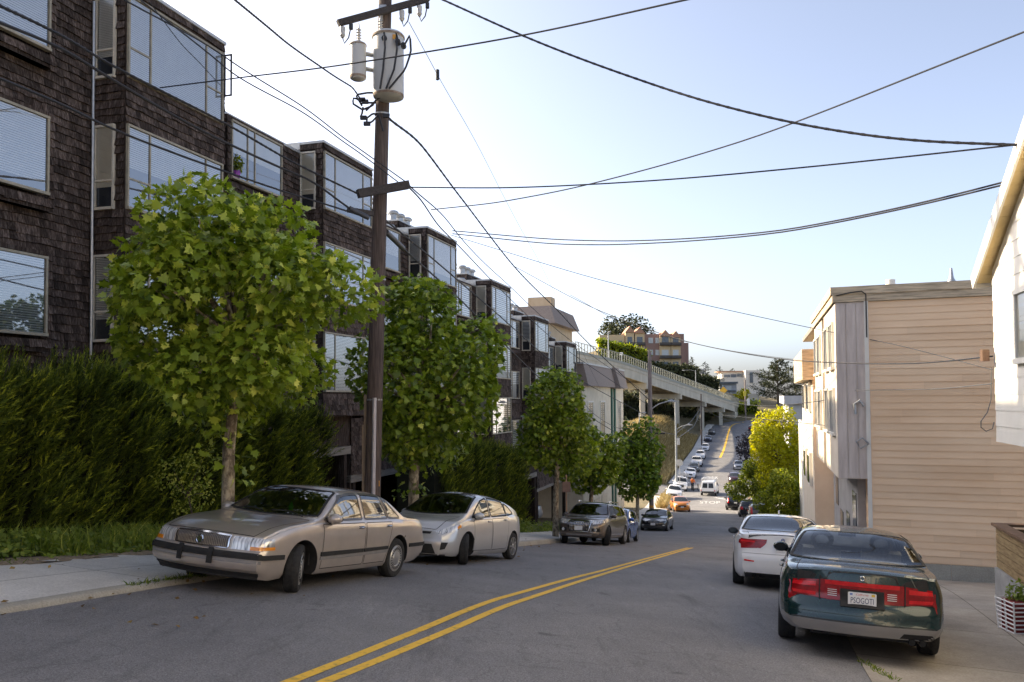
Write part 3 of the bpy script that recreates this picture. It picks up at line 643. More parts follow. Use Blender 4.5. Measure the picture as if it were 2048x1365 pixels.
LESABRE = dict(L=5.08, W=1.87, H=1.42, xf=1.49, xr=-1.32, wr=.325, ww=.205, ra=.385, track=1.62, wstyle='hubcap', rimmat=HUB,
    paint=paint('champagne_paint', (0.53,0.465,0.41), 0.5, 0.28, 0.14),
    top=[(-2.54,.80),(-2.50,.93),(-2.40,.985),(-1.78,1.02),(-1.64,1.05),(-1.04,1.36),(-.75,1.405),(-.2,1.42),(.22,1.405),(.40,1.365),(1.10,1.02),(1.25,.975),(1.9,.905),(2.35,.825),(2.48,.775),(2.54,.71)],
    belt=[(-2.54,.74),(-2.4,.90),(-1.6,.945),(0,.94),(1.1,.92),(2.3,.775),(2.5,.72),(2.54,.66)], bot=[(-2.54,.36),(-2.3,.26),(-1.7,.22),(1.7,.22),(2.3,.20),(2.54,.22)],
    plan=[(-2.54,.84),(-2.45,.885),(-1.5,.925),(0,.935),(1.5,.925),(2.35,.895),(2.48,.875),(2.54,.84)], side=[(0,.92),(.06,.965),(.2,.985),(.45,1.0),(.55,1.0),(.9,.985),(1,.945)],
    nose=[(.0,-.16),(.27,-.13),(.33,-.03),(.37,0),(.545,0),(.575,-.055),(.75,-.07),(.85,-.12)], tail=[(0,-.12),(.34,-.03),(.4,0),(.58,0),(.62,-.06),(.9,-.10)], bowF=.20, bowR=.10, crown=.055, tum=.40,
    side_windows=[([(.93,.968),(.4,.972),(-.13,.978)], [(.91,.985),(.62,1.16),(.38,1.305),(.1,1.338),(-.13,1.348)]), ([(-.23,.98),(-.96,.985)], [(-.23,1.348),(-.66,1.34),(-.82,1.318)]), ([(-1.02,.985),(-1.41,.985)], [(-.89,1.30),(-1.02,1.262),(-1.40,1.0)])],
    ws=((1.19,.98,.76),(.40,.31,.57)), rw=((-1.66,-1.5,.70),(-1.0,-.92,.57)), cabin=(-1.2,1.05), rvm=(.42,1.26), seal=pm('bronze_pillar', (0.07,0.06,0.05), (0.09,0.08,0.07), 5, 0.3),
    doors=[((-.02,.86), [(1.02,.30),(-.16,.30)], [(1.02,.915),(-.16,.925)]), ((-.93,.87), [(-.2,.30),(-.87,.30)], [(-.2,.925),(-1.06,.93)])],
    lids=[lid('hood', 1.30, .76, 2.40, .70, -.12, -.10), lid('trunk_lid', -1.80, .70, -2.38, .70, .10, .06)], mirror=(.83,.965,.10), handle=CHROME, seatmat=SEATT,
    panels=[('grille', GRILLE, [(-.42,.585),(.42,.585)], [(-.40,.735),(0,.75),(.40,.735)], 'x', 1), ('headlight', LAMPC, [(.465,.583),(.85,.585)], [(.465,.742),(.855,.735)], 'x', 2), ('headlight', LAMPC, [(2.40,.59),(2.12,.60)], [(2.40,.735),(2.12,.735)], 'y', 0),
        ('turn_signal', AMBER, [(.70,.586),(.85,.588)], [(.70,.634),(.855,.636)], 'x', 2, .011), ('turn_signal', AMBER, [(2.36,.592),(2.12,.60)], [(2.36,.634),(2.12,.64)], 'y', 0, .011),
        ('bumper_strip', BLK, [(-.86,.475),(.86,.475)], [(-.86,.545),(.86,.545)], 'x', 1, .02), ('bumper_strip', BLK, [(2.42,.475),(1.92,.475)], [(2.42,.535),(1.92,.535)], 'y', 0, .02), ('bumper_trim', GREYTRIM, [(-.86,.425),(.86,.425)], [(-.86,.465),(.86,.465)], 'x', 1, .016), ('bumper_guard', BLK, [(.20,.385),(.27,.385)], [(.20,.55),(.27,.55)], 'x', 2, .045), ('air_dam', BLK, [(-.78,.22),(.78,.22)], [(-.82,.30),(.82,.30)], 'x', 1, .01),
        ('side_moulding', BLK, [(1.06,.475),(-.12,.485)], [(1.06,.535),(-.12,.54)], 'y', 0, .018), ('side_moulding', BLK, [(-.15,.485),(-.93,.50)], [(-.15,.54),(-.93,.55)], 'y', 0, .018), ('side_trim', GREYTRIM, [(1.06,.425),(-.93,.445)], [(1.06,.470),(-.93,.495)], 'y', 0, .012),
        ('bumper_strip', BLK, [(-2.46,.50),(-1.72,.50)], [(-2.46,.56),(-1.72,.56)], 'y', 0, .02), ('tail_light', REDL, [(.3,.66),(.8,.66)], [(.3,.84),(.8,.84)], 'x', -2)])
PRIUS = dict(L=4.48, W=1.745, H=1.49, xf=1.31, xr=-1.39, wr=.315, ww=.195, ra=.36, track=1.53, wstyle='seven', rimmat=ALU, paint=paint('silver_paint', (0.56,0.55,0.54), 0.45, 0.28, 0.06),
    top=[(-2.24,.86),(-2.20,1.02),(-2.12,1.12),(-1.6,1.275),(-1.0,1.41),(-.4,1.475),(.1,1.49),(.45,1.45),(1.42,1.02),(1.58,.96),(2.0,.86),(2.16,.77),(2.24,.68)], belt=[(-2.24,.80),(-2.1,1.0),(-1.2,1.01),(0,.95),(1.2,.90),(2.0,.78),(2.24,.62)],
    bot=[(-2.24,.34),(-2.0,.2),(0,.17),(1.9,.17),(2.24,.19)], plan=[(-2.24,.70),(-2.1,.79),(-1.3,.865),(0,.872),(1.3,.86),(1.9,.81),(2.1,.735),(2.24,.62)], nose=[(0,-.05),(.25,-.01),(.42,0),(.6,-.05),(.8,-.14)], tail=[(0,-.08),(.4,0),(.6,0),(.8,-.05),(1.1,-.1)], bowF=.24, bowR=.14, crown=.07, tum=.34,
    side_windows=[([(1.02,.955),(.05,.985)], [(1.0,.975),(.66,1.18),(.40,1.315),(.05,1.385)]), ([(-.03,.99),(-.95,1.02)], [(-.03,1.388),(-.5,1.37),(-.86,1.31)]), ([(-1.0,1.025),(-1.42,1.065)], [(-.93,1.295),(-1.15,1.235),(-1.41,1.09)])],
    ws=((1.48,1.22,.72),(.50,.38,.56)), rw=((-2.1,-2.0,.6),(-1.3,-1.25,.56)), cabin=(-1.3,1.1), rvm=(.55,1.28), zdash=.9, doors=[((.18,.88), [(1.0,.28),(.02,.27)], [(1.0,.905),(.02,.935)]), ((-.82,.92), [(-.02,.27),(-.92,.28)], [(-.02,.94),(-1.02,.97)])],
    lids=[lid('hood', 1.60, .68, 2.12, .46, -.18, -.06), lid('roof_patch', .38, .50, -.6, .52, -.08, 0)], mirror=(.86,.965,.10),
    panels=[('headlight', LAMPC, [(2.08,.60),(1.60,.74)], [(2.0,.70),(1.60,.83)], 'y', 0), ('headlight', LAMPC, [(.50,.60),(.74,.645)], [(.48,.665),(.74,.76)], 'x', 2), ('turn_signal', AMBER, [(1.74,.72),(1.62,.755)], [(1.74,.77),(1.62,.81)], 'y', 0, .010), ('lower_grille', BLK, [(-.52,.22),(.52,.22)], [(-.44,.41),(.44,.41)], 'x', 1), ('upper_grille', BLK, [(-.38,.605),(.38,.605)], [(-.40,.65),(.40,.65)], 'x', 1), ('fog_recess', BLK, [(.60,.30),(.67,.32)], [(.62,.45),(.71,.45)], 'x', 2), ('air_dam', BLK, [(-.66,.185),(.66,.185)], [(-.66,.212),(.66,.212)], 'x', 1)])
REGAL = dict(L=4.98, W=1.85, H=1.44, xf=1.40, xr=-1.37, wr=.33, ww=.215, ra=.375, track=1.64, wstyle='five', rimmat=ALU, seatmat=pm('seat_grey', (0.30,0.29,0.27), (0.38,0.37,0.34), 30, 0.9), paint=paint('dark_green_paint', (0.003,0.026,0.028), 0.3, 0.25, 0.02),
    bodymats=(paint('grey_lower_paint', (0.23,0.22,0.215), 0.3, 0.42, 0.1), lambda x: .435), top=[(-2.49,.82),(-2.46,.94),(-2.38,1.01),(-2.2,1.04),(-1.66,1.06),(-1.52,1.085),(-.85,1.375),(-.55,1.42),(-.1,1.44),(.3,1.42),(.5,1.38),(1.25,1.0),(1.4,.96),(2.2,.80),(2.42,.70),(2.49,.6)],
    belt=[(-2.49,.76),(-2.4,.93),(-1.6,.97),(0,.95),(1.2,.90),(2.2,.74),(2.49,.56)], bot=[(-2.49,.30),(-2.2,.27),(-1.6,.22),(0,.19),(2.2,.2),(2.49,.24)], plan=[(-2.49,.79),(-2.44,.85),(-2.2,.905),(-1.3,.925),(0,.925),(1.4,.915),(2.2,.84),(2.4,.72),(2.49,.6)], side=[(0,.86),(.06,.93),(.2,.985),(.40,1.0),(.7,.995),(.9,.96),(1,.925)],
    nose=[(0,-.1),(.3,0),(.5,0),(.8,-.1)], tail=[(0,-.16),(.22,-.10),(.30,-.02),(.44,0),(.47,-.025),(.56,-.03),(.63,-.07),(.68,-.10),(.88,-.10),(.93,-.07),(.98,-.03),(1.04,-.03)], bowF=.25, bowR=.20, crown=.06, tum=.42,
    side_windows=[([(1.05,.962),(0,.985)], [(1.02,.98),(.72,1.14),(.44,1.3),(0,1.35)]), ([(-.08,.99),(-.98,1.0)], [(-.08,1.352),(-.5,1.335),(-.76,1.28),(-.95,1.05)])], ws=((1.30,1.02,.76),(.52,.42,.58)), rw=((-1.70,-1.40,.79),(-.84,-.72,.60)), cabin=(-1.2,1.15), rvm=(.55,1.29), seatx=-.1, glass=glassmat('regal_glass', (0.93,0.97,0.98), 0.03), cabinmat=pm('cabin_grey', (0.24,0.24,0.24), (0.30,0.30,0.29), 8, .9),
    doors=[((-.02,.87), [(1.0,.30),(-.02,.30)], [(1.0,.91),(-.02,.93)]), ((-.90,.88), [(-.06,.30),(-.90,.32)], [(-.06,.93),(-1.05,.95)])], lids=[lid('hood', 1.42, .72, 2.3, .55, -.15, -.1), lid('trunk_lid', -1.76, .66, -2.385, .72, .18, .12)], mirror=(.80,.985,.12),
    panels=[('tail_light', REDL, [(-.775,.685),(-.4,.66),(.4,.66),(.775,.685)], [(-.755,.85),(-.4,.885),(.4,.885),(.755,.85)], 'x', -1, .008), ('tail_light', REDL, [(-2.40,.685),(-2.30,.70)], [(-2.40,.85),(-2.30,.82)], 'y', 0, .006), ('brake_strip', REDB, [(-.40,.835),(.40,.835)], [(-.40,.882),(.40,.882)], 'x', -1, .013), ('brake_strip', REDB, [(.50,.69),(.75,.70)], [(.50,.73),(.76,.735)], 'x', -2, .013), ('brake_strip', REDB, [(.50,.795),(.76,.79)], [(.50,.85),(.75,.83)], 'x', -2, .013),
        ('lamp_divider', BLK, [(.452,.655),(.464,.655)], [(.452,.89),(.464,.885)], 'x', -2, .016), ('plate_recess', BLK, [(-.235,.60),(.235,.60)], [(-.235,.80),(.235,.80)], 'x', -1, .016), ('bumper_gap', BLK, [(-.80,.430),(.80,.430)], [(-.80,.440),(.80,.440)], 'x', -1, .004)])
SEDAN = dict(L=4.62, W=1.81, H=1.43, xf=1.55, xr=-1.26, wr=.325, ww=.22, ra=.365, track=1.60, wstyle='ten', rimmat=ALU, paint=None,
    top=[(-2.31,.86),(-2.275,.99),(-2.2,1.045),(-1.75,1.085),(-1.6,1.11),(-.95,1.355),(-.55,1.415),(-.1,1.43),(.3,1.41),(.48,1.37),(1.18,1.03),(1.34,.985),(2.0,.85),(2.2,.76),(2.31,.67)], belt=[(-2.31,.80),(-2.2,.97),(-1.5,.99),(0,.95),(1.2,.91),(2.0,.79),(2.31,.6)], bot=[(-2.31,.30),(-2.1,.2),(0,.18),(2.0,.17),(2.31,.2)],
    plan=[(-2.31,.74),(-2.2,.82),(-1.3,.90),(0,.905),(1.5,.90),(2.0,.85),(2.2,.77),(2.31,.66)], nose=[(0,-.06),(.25,0),(.5,0),(.65,-.04),(.8,-.12)], tail=[(0,-.10),(.3,-.02),(.42,0),(.58,0),(.66,-.04),(.9,-.09),(1.0,-.05),(1.05,-.04)], bowF=.24, bowR=.20, crown=.06, tum=.40,
    side_windows=[([(1.0,.965),(-.02,.985)], [(.97,.98),(.68,1.15),(.42,1.3),(-.02,1.345)]), ([(-.1,.99),(-1.15,1.03)], [(-.1,1.345),(-.55,1.33),(-.85,1.26),(-1.14,1.08)])], ws=((1.24,.98,.74),(.50,.40,.56)), rw=((-1.70,-1.48,.74),(-.92,-.82,.56)), cabin=(-1.15,1.1), rvm=(.52,1.28),
    doors=[((-.0,.88), [(.98,.28),(-.04,.27)], [(.98,.91),(-.04,.93)]), ((-.90,.92), [(-.08,.27),(-.83,.28)], [(-.08,.935),(-1.0,.96)])], lids=[lid('hood', 1.36, .70, 2.1, .58, -.14, -.08), lid('trunk_lid', -1.80, .64, -2.20, .62, .12, .10)], mirror=(.78,.975,.11), mirrormat=PLAS, panels=[])
HATCH = dict(L=4.0, W=1.70, H=1.52, xf=1.2, xr=-1.28, wr=.30, ww=.185, ra=.34, track=1.50, wstyle='five', rimmat=ALU, paint=None, top=[(-2,.85),(-1.97,1.05),(-1.85,1.25),(-1.6,1.42),(-1.0,1.51),(-.2,1.52),(.3,1.46),(1.22,1.04),(1.38,.99),(1.8,.87),(1.94,.77),(2,.68)], belt=[(-2,.8),(-1.8,1.02),(0,.97),(1.2,.91),(1.8,.78),(2,.62)], bot=[(-2,.3),(-1.8,.2),(1.8,.18),(2,.2)],
    plan=[(-2,.72),(-1.85,.80),(-1.2,.845),(0,.85),(1.2,.84),(1.7,.79),(1.88,.72),(2,.62)], nose=[(0,-.05),(.25,0),(.5,0),(.8,-.12)], tail=[(0,-.06),(.4,0),(.7,0),(1.2,-.05)], bowF=.22, bowR=.12, crown=.07, tum=.30, side_windows=[([(1.0,.975),(.05,1.0)], [(.98,.99),(.62,1.22),(.38,1.33),(.05,1.40)]), ([(-.03,1.0),(-.9,1.04)], [(-.03,1.40),(-.6,1.40),(-.85,1.37)]), ([(-.98,1.045),(-1.45,1.08)], [(-.98,1.365),(-1.2,1.33),(-1.44,1.14)])],
    ws=((1.28,1.05,.70),(.40,.28,.55)), rw=((-1.93,-1.88,.58),(-1.62,-1.58,.52)), cabin=(-1.1,1.05), rvm=(.45,1.3), mirror=(.82,.98,.10), panels=[])
SUV = dict(L=4.63, W=1.90, H=1.65, xf=1.42, xr=-1.39, wr=.365, ww=.24, ra=.40, track=1.66, wstyle='ten', rimmat=ALU, paint=None, top=[(-2.315,.95),(-2.28,1.12),(-2.15,1.32),(-1.88,1.53),(-1.2,1.62),(-.3,1.65),(.3,1.61),(.5,1.56),(1.14,1.14),(1.3,1.09),(2.0,.99),(2.2,.90),(2.315,.80)], belt=[(-2.315,.9),(-2.1,1.12),(0,1.07),(1.1,1.03),(2.0,.90),(2.315,.74)], bot=[(-2.315,.4),(-2.1,.28),(0,.25),(2.0,.26),(2.315,.30)],
    plan=[(-2.315,.80),(-2.1,.89),(-1.3,.945),(0,.95),(1.4,.945),(2.0,.91),(2.2,.85),(2.315,.76)], nose=[(0,-.12),(.3,-.04),(.4,0),(.7,0),(.9,-.08)], tail=[(0,-.06),(.4,0),(.7,0),(1.2,-.05)], bowF=.20, bowR=.12, crown=.07, tum=.34, side_windows=[([(.98,1.085),(0,1.105)], [(.96,1.1),(.68,1.34),(.46,1.48),(0,1.53)]), ([(-.07,1.105),(-1.0,1.13)], [(-.07,1.53),(-.7,1.52),(-.95,1.50)]), ([(-1.08,1.135),(-1.65,1.18)], [(-1.05,1.49),(-1.4,1.43),(-1.62,1.26)])],
    ws=((1.20,.98,.77),(.52,.40,.60)), rw=((-2.22,-2.15,.64),(-1.95,-1.88,.56)), cabin=(-1.2,1.1), zfloor=.45, zdash=1.02, zdeck=1.05, rvm=(.5,1.45), mirror=(.78,1.08,.12), panels=[])
PICKUP = dict(L=5.3, W=1.95, H=1.80, xf=1.75, xr=-1.55, wr=.37, ww=.24, ra=.42, track=1.68, wstyle='seven', rimmat=ALU, paint=None, top=[(-2.65,1.0),(-2.62,1.05),(-.95,1.06),(-.85,1.12),(-.68,1.70),(-.5,1.77),(0,1.80),(.4,1.76),(.55,1.70),(1.1,1.22),(1.25,1.15),(2.4,1.08),(2.58,1.02),(2.65,.9)], belt=[(-2.65,.95),(-.9,1.02),(0,1.1),(1.1,1.08),(2.4,1.0),(2.65,.85)], bot=[(-2.65,.5),(-2.3,.42),(0,.35),(2.3,.36),(2.65,.4)],
    plan=[(-2.65,.90),(-2.5,.94),(0,.97),(1.7,.965),(2.3,.94),(2.55,.89),(2.65,.82)], nose=[(0,-.08),(.4,0),(.65,0),(1.0,-.05)], tail=[(0,0),(1,0)], bowF=.14, bowR=.03, crown=.05, tum=.22, side_windows=[([(1.0,1.13),(.0,1.14)], [(.98,1.15),(.75,1.38),(.55,1.58),(0,1.66)]), ([(-.06,1.14),(-.62,1.15)], [(-.06,1.66),(-.58,1.62)])], ws=((1.14,1.0,.80),(.55,.48,.66)), cabin=(-.6,1.0), mirror=(.85,1.15,.16), panels=[])
VAN = dict(L=4.9, W=2.0, H=1.92, xf=1.6, xr=-1.45, wr=.35, ww=.22, ra=.40, track=1.72, wstyle='seven', rimmat=ALU, paint=None, top=[(-2.45,1.05),(-2.44,1.3),(-2.36,1.78),(-2.2,1.88),(0,1.92),(.7,1.86),(.9,1.78),(1.5,1.25),(1.65,1.17),(2.25,1.02),(2.45,.85)], belt=[(-2.45,1.0),(0,1.08),(1.4,1.05),(2.2,.92),(2.45,.8)], bot=[(-2.45,.42),(0,.33),(2.2,.35),(2.45,.4)], plan=[(-2.45,.92),(-2.3,.97),(0,1.0),(1.6,.98),(2.2,.93),(2.45,.8)], nose=[(0,-.05),(.5,0),(1,-.1)], tail=[(0,0),(.5,0),(1.9,-.04)], bowF=.18, bowR=.03, crown=.06, tum=.15,
    side_windows=[([(1.35,1.12),(.45,1.13)], [(1.32,1.14),(.98,1.5),(.75,1.70),(.45,1.72)])], ws=((1.55,1.38,.82),(.92,.82,.70)), cabin=(-.2,1.3), mirror=(1.15,1.12,.15), panels=[])
def spec(base, paint_, **kw): d = dict(base); d['paint'] = paint_; d['panels'] = list(base['panels']); d.update(kw); return d
WHITE = paint('white_paint', (0.74,0.74,0.75), 0.0, 0.35, 0.05); BLACKP = paint('black_paint', (0.006,0.006,0.009), 0.1, 0.2, 0.02); BLUEP = paint('blue_paint', (0.012,0.085,0.40), 0.35, 0.25, 0.03); GREYB = paint('taupe_paint', (0.125,0.105,0.09), 0.5, 0.28, 0.04); ORANGEP = paint('orange_paint', (0.62,0.21,0.02), 0.2, 0.28, 0.03); MAROON = paint('maroon_paint', (0.05,0.012,0.014), 0.3, 0.25, 0.03); DGREY = paint('dark_grey_paint', (0.03,0.032,0.036), 0.3, 0.28, 0.05); SILV = paint('grey_silver_paint', (0.35,0.35,0.36), 0.4, 0.3, 0.05); BROWNP = paint('brown_paint', (0.10,0.075,0.055), 0.4, 0.3, 0.05); NAVYP = paint('navy_paint', (0.015,0.02,0.05), 0.3, 0.25, 0.04)
SPSI = R(16.7)
# 1 the champagne sedan by the kerb ------------------------------------------------
c, sh = make_car('parked_car', 'champagne gold older sedan with turned front wheels, parked nose towards us under the big tree', LESABRE, 0, 'cars parked along the street', R(27))
barset(sh, c, 'grille_bar', pm('grille_bar', (0.22,0.20,0.18), (0.28,0.26,0.24), 10, 0.35, metal=0.6), -.39, .39, .60, .735, 30, off=.008, w=.004)
h, n = sh.cast(0, .665, 'x', 1); ring(c, 'emblem', CHROME, (h.x+.02, 0, .665), .052, .009)
for y0, y1 in ((.62,.05),(-.05,-.62)):
    mb = MB(); pts = []
    for k in range(9):
        t = k/8; y = y0 + (y1-y0)*t; hh, nn = sh.cast(1.16 - .10*math.sin(t*2.6), y, 'z', 1); pts.append(hh + nn*.022)
    mb.tube(pts, .008, 5); mb.build('wiper', BLK, c)
mb = MB(); mb.box((h.x+.02, .0, .665), (.02, .045, .075), 0, Matrix.Rotation(R(28), 3, 'X')); mb.build('emblem', CHROME, c)
mb = MB(); q = [(-.42,.583),(.42,.583),(.42,.738),(.2,.748),(0,.752),(-.2,.748),(-.42,.738)]; sh.band(q, .018, 'x', 1, .014, mb=mb); mb.build('grille_frame', CHROME, c, smooth=True)
mb = MB(); mb.tube([(.47+.05*math.sin(k), .02*math.cos(k), 1.21-.02*k) for k in (0,1,2)], .004, 5); mb.prism([(-.04,1.03),(.04,1.03),(.03,1.07),(.05,1.07),(0,1.17),(-.05,1.07),(-.03,1.07)], 'x', .56, .566, 0); mb.build('air_freshener', pm('green_card', (0.10,0.55,0.02), (0.14,0.65,0.03), 8, 0.6), c)
M_LE = place(c, LESABRE, 597, 1186, SPSI + R(3) + math.pi, (1.49, .93))
# 2 the silver hatchback -------------------------------------------------------------
c, sh = make_car('parked_car', 'silver rounded hatchback parked close behind the champagne sedan', PRIUS, 0, 'cars parked along the street', R(24))
for ch in c.children:
    if ch.name.startswith('roof_patch'): ch.data.materials.clear(); ch.data.materials.append(pm('dark_gloss_roof', (0.02,0.02,0.025), (0.03,0.03,0.035), 3, 0.06, coat=1))  # dark glossy patch over the middle of the roof
ringm = MB(); h, n = sh.cast(0, .72, 'x', 1); ringm.lathe([(0,.012),(.045,.01),(.05,0)], (h.x+.004, 0, .71), axis='x', n=18); ringm.build('emblem', CHROME, c, smooth=True)
M_PR = place(c, PRIUS, 934, 1130, SPSI + R(4) + math.pi, (1.31, .87))
# 3 the green sedan at the right ------------------------------------------------------
c, sh = make_car('parked_car', 'dark green sedan with grey bumper and full width red tail lights, parked at the right', REGAL, 0, 'cars parked along the street')
plate(c, sh, 0, .70, -1, 'PSOGOTI', .036)
for y in (-.52, -.63):
    mb = MB(); mb.tube([(-2.12, y, .285), (-2.47, y, .285)], .042, 14, caps=False); mb.tube([(-2.47, y, .285), (-2.2, y, .285)], .034, 14, 1); mb.build('exhaust_pipe', [CHROME, DARK], c, smooth=True)
mb = MB(); sh.patch([(-.80,.295),(-.38,.295)], [(-.74,.365),(-.44,.365)], 'x', -1, .004, 10, 5, .01, 0, mb); mb.build('exhaust_recess', DARK, c)
barset(sh, c, 'reversing_lamp', PLATE, .27, .37, .70, .79, 4, -1, False, .004, .012); barset(sh, c, 'reversing_lamp', PLATE, -.27, -.37, .70, .79, 4, -1, False, .004, .012)
h, n = sh.cast(0, .94, 'x', -1); ring(c, 'emblem', CHROME, (h.x-.01, 0, .935), .024, .006)
mb = MB(); mb.bb(-2.30, -2.27, -.55, .55, .25, .27); mb.build('tow_bar', BLK, c)
M_RE = place(c, REGAL, 1874, 1315, R(18.6), (-1.45, -.92))
# 4 the white sedan in front of it ----------------------------------------------------
SW = spec(SEDAN, WHITE); SW['panels'] = [('tail_light', REDL, [(.46,.76),(.76,.74)], [(.46,.90),(.77,.93)], 'x', -2), ('tail_light', REDL, [(-2.2,.76),(-1.98,.84)], [(-2.2,.93),(-1.98,.90)], 'y', 0), ('brake_strip', REDB, [(.50,.855),(.76,.86)], [(.50,.885),(.76,.90)], 'x', -2, .011), ('reflector', REDB, [(.52,.50),(.70,.51)], [(.52,.525),(.70,.54)], 'x', -2), ('rear_diffuser', PLAS, [(-.68,.21),(.68,.21)], [(-.70,.30),(.70,.30)], 'x', -1), ('bumper_gap', GREYTRIM, [(-.74,.655),(.74,.655)], [(-.74,.662),(.74,.662)], 'x', -1, .004)]
c, sh = make_car('parked_car', 'white sedan with red tail lights, parked just ahead of the dark green sedan', SW, 0, 'cars parked along the street')
plate(c, sh, 0, .79, -1, '8HAA662', .03, sub=False)
for y in (.44, .52): mb = MB(); mb.tube([(-2.0, y, .25), (-2.34, y, .25)], .036, 12, caps=False); mb.tube([(-2.31, y, .25), (-2.1, y, .25)], .03, 12, 1); mb.build('exhaust_pipe', [CHROME, DARK], c, smooth=True)
h, n = sh.cast(0, .93, 'x', -1); mb = MB(); mb.lathe([(0,-.012),(.036,-.01),(.04,0)], (h.x-.002, 0, .93), axis='x', n=16); mb.build('emblem', pm('blue_emblem', (0.05,0.1,0.35), (0.3,0.32,0.35), 60, 0.3), c)
mb = MB(); mb.prism([(-.62,1.428),(-.48,1.43),(-.62,1.50)], 'y', -.012, .012); mb.build('roof_antenna', WHITE, c)
place(c, SW, 1466, 1166, R(15.0), (-1.26, .9))
# 5 the compact SUV ------------------------------------------------------------------
Q = spec(SUV, GREYB); Q['panels'] = [('grille', BLK, [(-.36,.52),(.36,.52)], [(-.44,.88),(.44,.88)], 'x', 1), ('headlight', LAMPC, [(.50,.76),(.80,.80)], [(.50,.88),(.80,.93)], 'x', 2), ('headlight', LAMPC, [(2.2,.79),(1.85,.86)], [(2.15,.91),(1.85,.95)], 'y', 0), ('lower_intake', BLK, [(.48,.50),(.78,.50)], [(.48,.62),(.78,.64)], 'x', 2), ('skid_plate', GREYTRIM, [(-.5,.34),(.5,.34)], [(-.5,.40),(.5,.40)], 'x', 1), ('sill_strip', CHROME, [(.98,.40),(-.95,.40)], [(.98,.44),(-.95,.44)], 'y', 0)]
c, sh = make_car('parked_car', 'taupe crossover with tall chrome framed grille beside the third street tree', Q, 1, 'cars parked along the street', R(24))
mb = MB(); sh.band([(-.36,.50),(.36,.50),(.45,.82),(.40,.90),(-.40,.90),(-.45,.82)], .03, 'x', 1, .014, mb=mb); mb.build('grille_frame', CHROME, c, smooth=True); barset(sh, c, 'grille_bar', CHROME, -.38, .38, .54, .87, 13, off=.012, w=.008)
for k in range(4): h, n = sh.cast(-.135+.09*k, .80, 'x', 1); ring(c, 'emblem', CHROME, (h.x+.03, -.135+.09*k, .80), .055, .008)
plate(c, sh, 0, .62, 1, None, .03)
for sg in (1, -1): mb = MB(); mb.tube([(.3, sg*.62, 1.62), (.2, sg*.62, 1.67), (-1.3, sg*.62, 1.66), (-1.4, sg*.62, 1.60)], .022, 6); mb.build('roof_rail', CHROME, c, smooth=True)
for y in (.62, -.62): mb = MB(); h, n = sh.cast(y, .56, 'x', 1); mb.lathe([(0,.02),(.05,.015),(.06,0)], (h.x+.01, y, .56), axis='x', n=14); mb.build('fog_lamp', LAMPC, c)
place(c, Q, 1218, 1092, SPSI + R(4) + math.pi, (1.42, .96))
# 6 blue hatchback, 7 black sedan ------------------------------------------------------
B = spec(HATCH, BLUEP); B['panels'] = [('headlight', LAMPC, [(.42,.66),(.72,.72)], [(.44,.76),(.72,.90)], 'x', 2), ('headlight', LAMPC, [(1.9,.68),(1.5,.85)], [(1.85,.80),(1.5,.95)], 'y', 0), ('lower_grille', BLK, [(-.5,.25),(.5,.25)], [(-.45,.42),(.45,.42)], 'x', 1)]
c, sh = make_car('parked_car', 'bright blue small hatchback half hidden behind the taupe crossover', B, 1, 'cars parked along the street', R(5)); place(c, B, 1260, 1086, SPSI + math.pi, (1.2, .86))
B = spec(SEDAN, BLACKP); B['panels'] = [('headlight', LAMPC, [(.46,.64),(.80,.70)], [(.46,.71),(.80,.80)], 'x', 2), ('headlight', LAMPC, [(2.2,.66),(1.9,.76)], [(2.15,.75),(1.9,.82)], 'y', 0), ('grille', GRILLE, [(.05,.56),(.32,.56)], [(.05,.70),(.32,.70)], 'x', 2), ('lower_intake', PLAS, [(-.6,.24),(.6,.24)], [(-.6,.38),(.6,.38)], 'x', 1), ('fog_lamp', LAMPC, [(.60,.36),(.72,.38)], [(.60,.42),(.72,.44)], 'x', 2)]
c, sh = make_car('parked_car', 'black sedan parked nose first at the kerb beside the banded pole', B, 1, 'cars parked along the street', 0.0); plate(c, sh, 0, .47, 1, None, .03); place(c, B, 1336, 1063, SPSI + R(1) + math.pi, (1.55, .9))
# 8.. the cars at the foot of the hill and up the far slope --------------------------------
def front(d, lamp=(.5,.72,.70,.86), gr=(-.4,.4,.5,.7)):
    d['panels'] = [('headlight', LAMPC, [(lamp[0],lamp[2]),(lamp[1],lamp[2]+.03)], [(lamp[0],lamp[3]-.02),(lamp[1],lamp[3])], 'x', 2), ('grille', BLK, [(gr[0],gr[2]),(gr[1],gr[2])], [(gr[0],gr[3]),(gr[1],gr[3])], 'x', 1)]; return d
def rear(d, z0=.7, z1=.95, y0=.5, y1=.74):
    d['panels'] = [('tail_light', REDB, [(y0,z0),(y1,z0)], [(y0,z1),(y1,z1)], 'x', -2), ('licence_plate', PLATE, [(-.15,z0-.02),(.15,z0-.02)], [(-.15,z0+.13),(.15,z0+.13)], 'x', -1)]; return d
MN = spec(HATCH, ORANGEP, L=3.9, wr=.31); MN['panels'] = [('grille', BLK, [(-.42,.50),(.42,.50)], [(-.36,.66),(.36,.66)], 'x', 1), ('headlight', LAMPC, [(.46,.70),(.66,.73)], [(.46,.86),(.66,.88)], 'x', 2), ('licence_plate', PLATE, [(-.15,.44),(.15,.44)], [(-.15,.56),(.15,.56)], 'x', 1, .02)]
FG = 'cars parked along the street'
